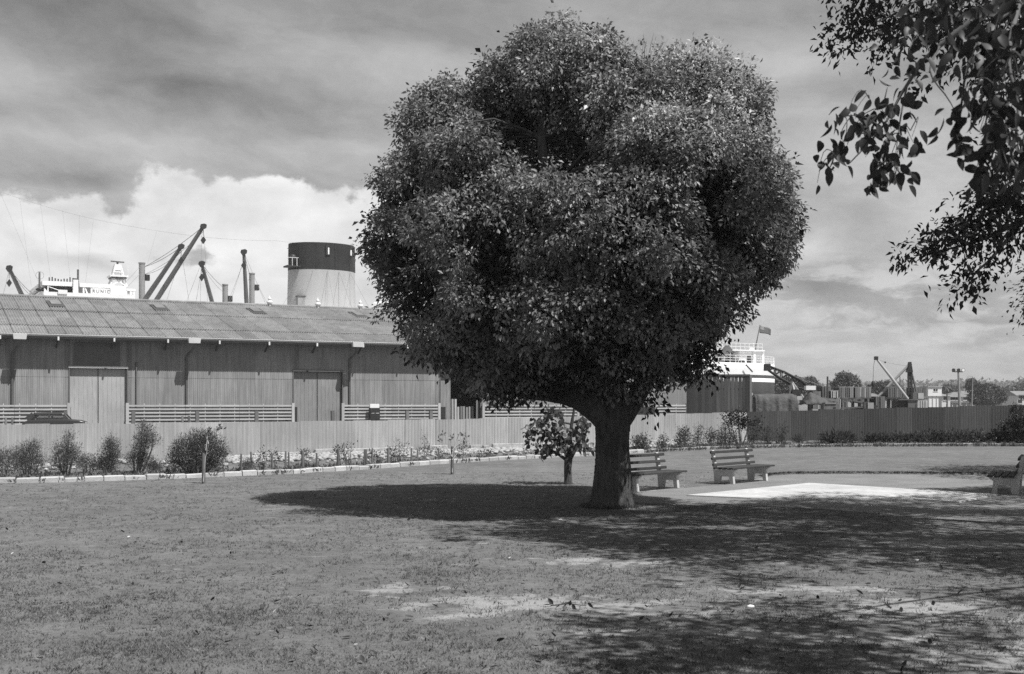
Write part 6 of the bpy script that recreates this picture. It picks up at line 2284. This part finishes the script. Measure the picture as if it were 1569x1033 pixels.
# a second tree further along on the right throws the shade beyond the slab
sx_, sy_ = 17.9, 31.5
s2 = thing('shade_tree', 'tree just outside the picture on the right, beyond the end bench', 'tree', (sx_, sy_, 0))
bark_tube('trunk', [(0, 0, -.1), (0, 0, 1), (.1, 0, 3.2), (0, .1, 5.5)], [.34, .27, .22, .08], s2, 24, .15, .02, 90)
rngs = np.random.default_rng(17)
p, o, k = lobes_points([(-1.2, -1, 5.2, 3.2, 3.0, 1.8), (1.2, 1.4, 5.6, 3.2, 2.8, 2.0), (0, 0, 6.6, 2.8, 2.8, 1.5), (-.9, 2.2, 5.0, 2.6, 2.2, 1.5), (.8, -5.2, 6.0, 2.2, 2.4, 1.2)], 3400, rngs, inner=.4, keep=.5)
v, t, tn_ = clump_leaves(p, o, rngs, per=11, spread=.2, length=.13, ratio=.5, droop=.4, tone=(.8, .3))
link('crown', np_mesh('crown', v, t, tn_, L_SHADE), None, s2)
for q in ((-1.2, -1, 5.2), (1.2, 1.4, 5.6), (-.9, 2.2, 5.0), (.8, -5.2, 6.0)):
    bark_tube('limb', [(.08, 0, 2.8), (q[0] * .5, q[1] * .5, 4.2), q], [.16, .1, .03], s2, 12, .15, .01, 91)

# ---------------------------------------------------------------- the planting bed: shrubs, stakes, saplings
def bed_d(py):
    return EYE * F / (py - HY)


def shrub(name, label, cat, px, py, lobes_px, n, leaf=.055, ratio=.22, tone=(.85, .3), group='shrubs along the left fence', seed=0, up=.55, m=None, per=10, stem=None, spread=.075):
    rng = np.random.default_rng(seed + 100)
    D = bed_d(py)
    k = D / F
    r = thing(name, label, cat, ((px - CX) * k, D, 0.05), 0, group)
    lob = []
    for lx_, ly, rx_, ry_ in lobes_px:
        lob.append(((lx_ - px) * k, rng.uniform(-.25, .25) * rx_ * k, max(EYE - (ly - HY) * k - .05, ry_ * k * .5), rx_ * k, rx_ * k * .9, ry_ * k))
    p, o, kk = lobes_points(lob, int(n * (1.5 if leaf < .06 else .62)), rng, inner=.2, outer=1.12, keep=.55, minz=.03)
    o = o + np.array([.15, 0, up * 1.5])
    o = unit(o)
    v, t, tn_ = clump_leaves(p, o, rng, per=per, spread=spread, length=leaf, ratio=ratio, droop=-.25, tone=tone, outw=1.1)
    link('foliage', np_mesh('foliage', v, t, tn_, m or L_SHRUB), None, r)
    mb = MB()
    for l in lob:
        b = Vector((l[0] * .15 + rng.uniform(-.03, .03), 0, -.08))
        mb.tube(curve(b, (l[0], l[1], l[2] + l[5] * .5), (l[0] * .12, 0, 0), 4), [.022, .018, .014, .009, .004] if stem is None else [stem, stem * .85, stem * .65, stem * .4, stem * .15], 6, caps=False)
    mb.build('stems', M_TWIG, r)
    return r


shrub('shrub', 'feathery grey green shrub cut by the left edge of the picture', 'shrub', 4, 733, [(2, 712, 16, 16), (14, 704, 12, 12), (-12, 705, 16, 20)], 260, seed=1)
shrub('shrub', 'wide feathery shrub second from the left edge, leaning to the right', 'shrub', 42, 732, [(40, 712, 18, 18), (46, 694, 11, 14), (28, 700, 10, 12), (62, 708, 9, 9), (51, 684, 5, 7)], 420, seed=2)
shrub('shrub', 'open feathery shrub with pale branching stems below the car\'s bonnet', 'shrub', 99, 731, [(99, 700, 15, 12), (102, 684, 8, 13), (106, 672, 4, 7), (88, 690, 6, 8), (113, 692, 8, 6), (90, 712, 10, 9), (112, 706, 11, 8)], 360, seed=3, stem=.03)
shrub('shrub', 'low flat topped little shrub on a single stem beside the open feathery shrub', 'shrub', 132, 728, [(132, 708, 12, 6), (126, 712, 7, 5), (141, 712, 6, 5)], 130, seed=4)
shrub('shrub', 'upright oval dark shrub below the pale double door', 'shrub', 163, 728, [(163, 712, 12, 12), (167, 695, 11, 14), (171, 681, 7, 10), (155, 715, 8, 8), (174, 706, 7, 10)], 420, seed=5, tone=(.7, .25))
shrub('shrub', 'tall leaning shrub whose top bends right, left of the big bush', 'shrub', 208, 729, [(204, 706, 9, 8), (214, 690, 10, 9), (222, 676, 12, 10), (226, 664, 8, 8), (218, 655, 5, 6), (216, 706, 12, 9), (236, 676, 5, 6)], 420, seed=6, tone=(.75, .25), stem=.035)
shrub('shrub', 'knee high dark shrub between the leaning shrub and the big bush', 'shrub', 234, 730, [(234, 716, 7, 8), (238, 720, 6, 6)], 110, seed=7, tone=(.65, .2))
shrub('shrub', 'big wide dark bush behind the thin staked sapling', 'bush', 300, 730, [(300, 705, 30, 24), (316, 690, 26, 20), (285, 690, 18, 18), (270, 708, 14, 14), (330, 694, 14, 14), (303, 672, 14, 10), (322, 674, 10, 9), (264, 698, 4, 10), (272, 688, 5, 10), (340, 700, 8, 8), (310, 718, 26, 12)], 1500, seed=8, tone=(.52, .2))
shrub('shrub', 'small weak shrub at the foot of two stakes right of the big bush', 'shrub', 377, 723, [(376, 716, 7, 5), (380, 713, 4, 6)], 80, seed=9, group='small plants in the bed')
for i, (px, py, lob_, lab) in enumerate((
        (403, 719, [(402, 704, 6, 5), (406, 697, 5, 4), (398, 710, 6, 3)], 'straggly twisted plant right of the first stake pair'),
        (420, 721, [(420, 702, 3, 6)], 'thin plant tied to a single stake right of the straggly one'),
        (467, 719, [(466, 698, 5, 4), (470, 701, 3, 3)], 'tuft of leaves on top of a stake before the white footing'),
        (534, 717, [(534, 688, 6, 5), (538, 678, 2, 4), (528, 697, 6, 5), (530, 708, 5, 6)], 'taller airy sapling left of the notice box'),
        (522, 717, [(520, 694, 5, 5), (516, 690, 3, 4)], 'leafy tuft on a dark stake beside the airy sapling'),
        (573, 714, [(572, 698, 4, 5), (578, 702, 5, 4)], 'spindly plant under the notice box'),
        (600, 712, [(598, 693, 5, 5), (601, 703, 4, 7)], 'dark bushy little plant between stake and rubble'),
        (614, 711, [(612, 687, 6, 8), (619, 690, 4, 6), (608, 697, 6, 5)], 'pale airy plant right of the dark bushy little one'),
        (650, 707, [(650, 675, 3, 7), (655, 690, 7, 3), (648, 692, 4, 4)], 'tall wispy plant before the white block of the footing'),
        (675, 709, [(674, 694, 3, 6), (677, 702, 3, 5)], 'thin climber on a stake left of the lawn sapling'),
        (706, 709, [(704, 690, 6, 5), (711, 685, 5, 5), (702, 698, 6, 6)], 'bushy plant directly behind the lawn sapling'),
        (745, 704, [(745, 697, 5, 3)], 'low tuft before the second white footing'))):
    shrub('plant', lab, 'plant', px, py, lob_, 42, leaf=.07, ratio=.4, seed=20 + i, group='small plants in the bed', tone=(.6, .25), per=7, stem=.012)
# stakes
stk = MB().lathe([(.028, -.2), (.030, .3), (.027, .9), (.022, 1.0)], 0, 0, 8).mesh('stake', M_STAKE)
fix_normals(stk)
for i, (px, pt, pb) in enumerate(((369.5, 697, 724), (385.5, 694, 722.5), (417, 696, 725), (437.5, 693, 723), (443, 694.5, 722.5), (464, 692, 722), (485.5, 695.5, 721.5), (518, 691, 719.5), (558, 690, 717.5), (561.5, 690, 717), (570.5, 688, 716.5), (595, 687.5, 715.5),
                                  (630.5, 688, 713.5), (639.5, 690, 713.5), (672, 688, 711))):
    D = bed_d(pb)
    o = link('stake', stk)
    k = D / F
    o.location = ((px - CX) * k, D, .03)
    h = (pb - pt) * k
    fat = 1.5 if px in (464, 518, 595) else 1.0
    o.scale = (fat, fat, h)
    o.rotation_euler = (random.uniform(-.03, .03), random.uniform(-.03, .03), random.random() * 6)
    tag(o, 'upright wooden planting stake in the bed before the pale fence', 'stake', 'planting stakes in the bed')


def sapling(label, px, pb, pstake, tops, leaf_n, lean):
    D = bed_d(pb)
    k = D / F
    r = thing('staked_sapling', label, 'sapling', ((px - CX) * k, D, 0), 0, 'staked saplings on the lawn')
    o = link('stake', stk, None, r)
    o.scale = (1.5, 1.5, (pb - pstake) * k)
    def q(x, y, d=0):
        return Vector(((x - px) * k, d, EYE - (y - HY) * k))
    tw = MB()
    rng = np.random.default_rng(int(px))
    cl = []
    for path in tops:
        pts = [q(*a) for a in path]
        pts[0].y = -.04
        tw.tube(pts, [max(.004, .014 * (1 - i / len(pts))) for i in range(len(pts))], 6, caps=False)
        cl.append(pts[-1])
    tw.build('stem', M_RAIL, r)
    base = np.repeat(np.array([tuple(c) for c in cl]), leaf_n, axis=0)
    ax = rng.normal(size=base.shape) + np.array([0, 0, .5])
    base = base + rng.normal(size=base.shape) * .03
    v, t, tn_ = leaves(base, ax, np.full(len(base), .10) * rng.uniform(.7, 1.2, len(base)), np.full(len(base), .05), rng.uniform(.5, .9, len(base)), rng)
    link('leaves', np_mesh('leaves', v, t, tn_, L_SHRUB), None, r)
    return r
sapling('bare stemmed sapling tied to a stake in front of the big dark bush', 312, 741, 694, [[(312, 738), (315, 700), (320, 680), (324, 668)], [(320, 680), (316, 668), (314, 662)], [(323, 672), (330, 662), (334, 655)], [(316, 690), (318, 668), (321, 659)], [(330, 662), (337, 658)]], 9, 0)
sapling('staked sapling with a few leafy tips before the pale fence, left of the big tree', 693, 727, 684, [[(693, 724), (693, 690), (690, 672), (679, 666)], [(693, 700), (694, 680), (694, 671)], [(693, 695), (700, 674), (704, 664)], [(693, 690), (706, 676), (713, 669)], [(693, 700), (684, 685), (677, 676)], [(693, 705), (704, 690), (710, 683)]], 9, 0)

# right hand part of the bed
RG = 'shrubs along the fence behind the benches'
for i, (px, py, lob_, lab, tn) in enumerate((
        (976, 693, [(976, 678, 5, 8), (978, 686, 6, 6)], 'small shrub right beside the big trunk, low by the fence', .55),
        (985, 693, [(986, 677, 6, 8), (985, 686, 6, 7)], 'small upright shrub second from the big trunk', .55),
        (1016, 690, [(1016, 678, 4, 8), (1014, 684, 5, 6)], 'slight upright shrub left of the tall dark pair', .6),
        (1042, 689, [(1042, 672, 5, 12), (1041, 662, 3, 8), (1044, 681, 7, 8)], 'tall dark pointed shrub, left one of a pair', .42),
        (1050, 688, [(1051, 674, 3, 9), (1050, 664, 2, 6)], 'thin dark pointed shrub, right one of a pair', .42),
        (1069, 687, [(1069, 670, 5, 12), (1066, 678, 7, 8), (1071, 659, 3, 7)], 'dark bushy pointed shrub between the two benches', .42),
        (1089, 686, [(1089, 668, 5, 12), (1087, 676, 6, 8)], 'dark shrub above the left end of the clear bench', .42),
        (1100, 685.5, [(1100, 672, 7, 10), (1104, 676, 6, 8)], 'broad dark shrub above the back of the clear bench', .40),
        (1111, 685, [(1111, 663, 4, 13), (1110, 674, 6, 9), (1112, 654, 3, 7)], 'tallest dark pointed shrub, just left of the small leafy tree', .40),
        (1123, 685, [(1123, 672, 6, 9), (1121, 678, 6, 6)], 'dark shrub directly left of the small tree\'s stem', .42),
        (1155, 683.5, [(1155, 672, 6, 8), (1150, 676, 5, 6), (1159, 666, 4, 6)], 'dark shrub right of the small leafy tree', .42),
        (1175, 683, [(1175, 668, 5, 10), (1175, 676, 6, 6), (1178, 659, 3, 6)], 'pointed dark shrub second right of the small leafy tree', .42),
        (1198, 682.5, [(1197, 666, 6, 10), (1196, 676, 6, 6), (1201, 656, 3, 6)], 'pointed dark shrub third right of the small leafy tree', .42),
        (1222, 682, [(1222, 676, 5, 6)], 'low dark shrub alone before the dark fence', .42),
        (1262, 682, [(1262, 674, 5, 8)], 'small dark shrub left of the spreading clump', .40))):
    shrub('shrub', lab, 'shrub', px, py, lob_, 130, leaf=.08, ratio=.4, seed=50 + i, group=RG, tone=(tn, .15), per=8, spread=.09)
shrub('small_tree', 'small leafy tree with a thin pale stem before the join of pale and dark fence', 'tree', 1136, 684, [(1132, 641, 9, 6), (1120, 646, 6, 4), (1147, 650, 7, 4), (1159, 650, 5, 3), (1135, 651, 6, 4), (1112, 641, 4, 3), (1130, 633, 6, 4)], 200, leaf=.11, ratio=.55, seed=70, tone=(.45, .15), group=None, up=.1, stem=.035, m=L_YOUNG, spread=.12)
shrub('spreading_plant', 'dark spreading spiky clump in the bed before the dark fence, above the slab', 'plant', 1284, 683, [(1284, 676, 18, 6), (1270, 677, 10, 5), (1298, 678, 8, 5)], 150, leaf=.28, ratio=.16, seed=71, tone=(.40, .15), group=None, per=8, spread=.1)
LG = 'low dark plants before the dark fence'
for i, px in enumerate(range(1334, 1510, 16)):
    lab = ('first', 'second', 'third', 'fourth', 'fifth', 'sixth', 'seventh', 'eighth', 'ninth', 'tenth', 'eleventh')[i] + ' from the left in the row of low dark plants before the dark fence'
    h = (8, 9, 12, 9, 12, 14, 12, 13, 16, 13, 14)[i]
    shrub('plant', lab, 'plant', px, 681.5, [(px, 681 - h * .5, 9, h * .5), (px + 6, 680 - h * .35, 7, h * .4), (px - 5, 681 - h * .6, 5, h * .45)], 110, leaf=.16, ratio=.35, seed=80 + i, tone=((.32, .45, .55)[i % 3], .18), group=LG, per=8, spread=.12)
shrub('bush', 'big dark leafy bush at the right edge before the dark fence', 'bush', 1552, 682, [(1530, 668, 14, 13), (1550, 660, 18, 20), (1572, 655, 20, 24), (1596, 660, 20, 20), (1516, 673, 8, 8), (1540, 672, 20, 10), (1560, 674, 22, 10)], 1300, leaf=.11, ratio=.5, seed=99, tone=(.30, .12), group=None, m=L_YOUNG, up=.2)
shrub('spiky_shrub', 'thin bare spiky shoots standing up behind the big dark bush', 'plant', 1553, 681, [(1553, 632, 3, 9), (1558, 636, 2, 8)], 60, leaf=.14, ratio=.25, seed=101, tone=(.3, .1), group=None)

# low weeds in the bed and along the kerb: ground cover
parts = []
for i in range(2600):
    px = RNG.uniform(-60, 1640)
    D = None
    k = (px - CX) / F
    for a, b in zip(KL, KL[1:]):
        if a.x / a.y <= k < b.x / b.y:
            t = (k * a.y - a.x) / ((b.x - a.x) - k * (b.y - a.y))
            pk = a.lerp(b, t)
            break
    else:
        continue
    near = RNG.random() < (.40 if px > 990 else .02)
    off = -abs(RNG.normal()) * .12 - .02 if near else .3 + abs(RNG.normal()) * (1.3 if px < 800 else 2.2)
    if px < 960 and not near and RNG.random() < .8:
        continue
    c = np.array([[pk.x + k * off, pk.y + off, .03 if near else .07]])
    n_ = int(RNG.integers(5, 12))
    base = np.repeat(c, n_, axis=0) + RNG.normal(size=(n_, 3)) * np.array([.06, .05, .0])
    ax = RNG.normal(size=(n_, 3)) * .5 + np.array([0, 0, 1.0])
    ln = RNG.uniform(.05, .16, n_)
    parts.append(leaves(base, ax, ln, ln * .28, np.full(n_, RNG.uniform(.35, 1.0)), RNG))
v, t, tn_ = join(parts)
ob = link('weeds', np_mesh('weeds', v, t, tn_, L_SHRUB))
ob['kind'] = 'stuff'

# ---------------------------------------------------------------- grass blades standing on the lawn
def in_poly(x, y, poly):
    c = np.zeros(len(x), bool)
    n = len(poly)
    for i in range(n):
        a, b = poly[i], poly[(i + 1) % n]
        cond = ((a.y > y) != (b.y > y)) & (x < (b.x - a.x) * (y - a.y) / ((b.y - a.y) if abs(b.y - a.y) > 1e-9 else 1e-9) + a.x)
        c ^= cond
    return c
rngg = np.random.default_rng(77)
NG = 105000
u = rngg.random(NG)
d0, d1 = 7.2, 34.0
Dg = 1 / (1 / d0 - u * (1 / d0 - 1 / d1))
Xg = (rngg.random(NG) * 2 - 1) * (.44 * Dg + 1.5)
keep = ~in_poly(Xg, Dg, [G(*q) for q in gpx])
kx = np.array([k_.x for k_ in KL])
ky = np.array([k_.y for k_ in KL])
keep &= Dg < np.interp(Xg, kx, ky) - .02
keep &= np.hypot(Xg - TX, Dg - TD) > .45
soil = np.zeros(NG)
for cx, cy, rx, ry in SOIL:
    soil = np.maximum(soil, np.exp(-((Xg - cx) / rx) ** 2 - ((Dg - cy) / ry) ** 2))
keep &= rngg.random(NG) > soil * .93
patch = np.sin(Xg * 1.9 + 3 * np.sin(Dg * .7)) * np.sin(Dg * 2.3 + 2 * np.sin(Xg * .9))
keep &= rngg.random(NG) < .6 + .4 * patch
Xg, Dg, patch = Xg[keep], Dg[keep], patch[keep]
nb_ = 4
b = np.repeat(np.stack([Xg, Dg, np.full(len(Xg), -.004)], 1), nb_, axis=0)
b[:, :2] += rngg.normal(size=(len(b), 2)) * .018
h = rngg.uniform(.012, .034, len(b)) * (1 + .25 * np.repeat(patch, nb_))
lean = rngg.normal(size=(len(b), 2)) * .8
w = rngg.uniform(.002, .0042, len(b)) * (1 + .035 * b[:, 1])
ang = rngg.uniform(0, 6.28, len(b))
sd = np.stack([np.cos(ang), np.sin(ang), np.zeros(len(b))], 1) * w[:, None]
tip = b + np.stack([lean[:, 0] * h, lean[:, 1] * h, h], 1)
vv = np.empty((len(b), 3, 3))
vv[:, 0], vv[:, 1], vv[:, 2] = b - sd, b + sd, tip
tris = np.arange(len(b) * 3).reshape(-1, 3)
tone = np.repeat(rngg.uniform(.45, 1.3, len(b)) * (1 - .35 * (np.repeat(np.sin(Xg * 13.1 + 5 * np.sin(Dg * 3.1)) * np.sin(Dg * 11.3 + 4 * np.sin(Xg * 2.7)), nb_) > .55)) * (1 + .6 * (rngg.random(len(b)) < .12)), 3)
ob = link('grass', np_mesh('grass', vv.reshape(-1, 3), tris, tone, L_GRASS))
ob['kind'] = 'stuff'
# taller fringe on the turf edge and round the trunk and posts
parts = []
for i in range(1500):
    c = along(lip, rngg.random())
    n_ = 4
    base = np.repeat(np.array([[c.x, c.y + rngg.uniform(-.03, .05), .03]]), n_, 0) + rngg.normal(size=(n_, 3)) * np.array([.03, .015, .0])
    ax = rngg.normal(size=(n_, 3)) * .45 + np.array([0, -.3, 1.0])
    ln = rngg.uniform(.03, .08, n_)
    parts.append(leaves(base, ax, ln, ln * .14, rngg.uniform(.3, .8, n_), rngg))
for i in range(1500):
    D = 1 / (1 / 8.0 - rngg.random() * (1 / 8.0 - 1 / 26.0))
    X = rngg.uniform(-.44, .44) * D
    if in_poly(np.array([X]), np.array([D]), [G(*q) for q in gpx])[0]:
        continue
    n_ = int(rngg.integers(5, 14))
    base = np.repeat(np.array([[X, D, -.003]]), n_, 0) + rngg.normal(size=(n_, 3)) * np.array([.022, .022, .0])
    ax = rngg.normal(size=(n_, 3)) * .6 + np.array([0, 0, .9])
    ln = rngg.uniform(.02, .055, n_)
    parts.append(leaves(base, ax, ln, ln * .16, np.full(n_, rngg.uniform(.3, 1.15)), rngg))
for i in range(420):
    a = rngg.uniform(0, 6.28)
    rr = .43 + abs(rngg.normal()) * .07
    n_ = 4
    base = np.repeat(np.array([[TX + rr * math.cos(a), TD + rr * math.sin(a), 0]]), n_, 0) + rngg.normal(size=(n_, 3)) * np.array([.03, .03, .0])
    ax = rngg.normal(size=(n_, 3)) * .5 + np.array([0, 0, 1.0])
    ln = rngg.uniform(.03, .10, n_)
    parts.append(leaves(base, ax, ln, ln * .12, rngg.uniform(.5, 1.3, n_), rngg))
v, t, tn_ = join(parts)
ob = link('grass_fringe', np_mesh('grass_fringe', v, t, tn_, L_GRASS))
ob['kind'] = 'stuff'

# ---------------------------------------------------------------- fallen leaves, twigs, scraps of paper
M_DRY = leaf_mat('fallen_leaf', .045, .6, .1)
M_DRYP = leaf_mat('fallen_leaf_pale', .5, .6, .1)
dl = [leaf_mesh('fallen_leaf', M_DRY, .5, 5, .5, -.35, t_) for t_ in (.6, 1.0)]
pl_ = [leaf_mesh('fallen_leaf', M_DRYP, .5, 5, .5, -.3, 1.0)]
for i in range(190):
    D = 1 / (1 / 8.2 - rngg.random() * (1 / 8.2 - 1 / 21.0))
    X = rngg.uniform(-.42, .42) * D
    pale_ = i % 14 == 0
    o = link('fallen_leaf', (pl_ if pale_ else dl)[int(rngg.integers(1 if pale_ else 2))])
    o.location = (X, D, .022)
    o.rotation_euler = (rngg.normal() * .35, rngg.normal() * .35, rngg.uniform(0, 6.28))
    s = rngg.uniform(.035, .05) if pale_ else rngg.uniform(.05, .085)
    o.scale = (s, s, s)
    if pale_:
        tag(o, 'small pale dry leaf lying on the mown lawn', 'fallen leaf', 'pale fallen leaves on the lawn')
    else:
        tag(o, 'small dark curled leaf lying on the mown lawn', 'fallen leaf', 'dark fallen leaves on the lawn')
M_PAPER = mat('paper', .75, .8, None)
for i, (px, py, s, lab) in enumerate(((1327, 777, .09, 'white paper scrap on the shaded lawn below the slab'), (1405, 862, .06, 'white paper scrap on the shaded lawn at the lower right'), (860, 800, .08, 'pale paper scrap on the lawn in front of the big trunk'), (1150, 935, .07, 'crumpled pale scrap on the bare soil in the foreground'))):
    c = G(px, py)
    v = ico_v * np.array([s, s * .8, s * .45]) * (1 + rngg.normal(size=(12, 1)) * .3) * .55
    o = link('paper_scrap', np_mesh('paper_scrap', v, ico_f, None, M_PAPER))
    o.location = (c.x, c.y, .02 + s * .2)
    tag(o, lab, 'paper scrap', 'scraps of paper on the lawn')
for px, py, n_, lab in ((620, 798, 9, 'dark fallen twig with leaves on the sunny lawn near the shadow\'s tip'), (870, 933, 8, 'dark twig lying on the pale bare soil patch'), (940, 795, 7, 'short dark twig in the shade before the trunk')):
    c = G(px, py)
    r = thing('fallen_twig', lab, 'twig', (c.x, c.y, .02))
    mb = MB()
    mb.tube([(-.16, 0, .01), (0, .03, .025), (.17, -.02, .012)], [.006, .005, .003], 5)
    mb.tube([(0, .03, .02), (.08, .1, .03)], [.004, .002], 5)
    mb.build('stick', M_DARK, r)
    leaf_objects(r, [(Vector((0, .02, .03)), n_, (.11, .06, .008))], dl, .075, rngg, .1)

# ---------------------------------------------------------------- thin sea haze
hz_m = bpy.data.materials.new('haze_air')
hz_m.use_nodes = True
ht = hz_m.node_tree
ht.nodes.clear()
ho = ht.nodes.new('ShaderNodeOutputMaterial')
hv = ht.nodes.new('ShaderNodeVolumePrincipled')
hv.inputs['Color'].default_value = (.9, .9, .9, 1)
hv.inputs['Density'].default_value = 0.00035
hv.inputs['Anisotropy'].default_value = 0.3
ht.links.new(hv.outputs[0], ho.inputs['Volume'])
hz = MB().box(-2600, 2600, -60, 2300, -6, 60).build('haze', hz_m)
hz['kind'] = 'stuff'
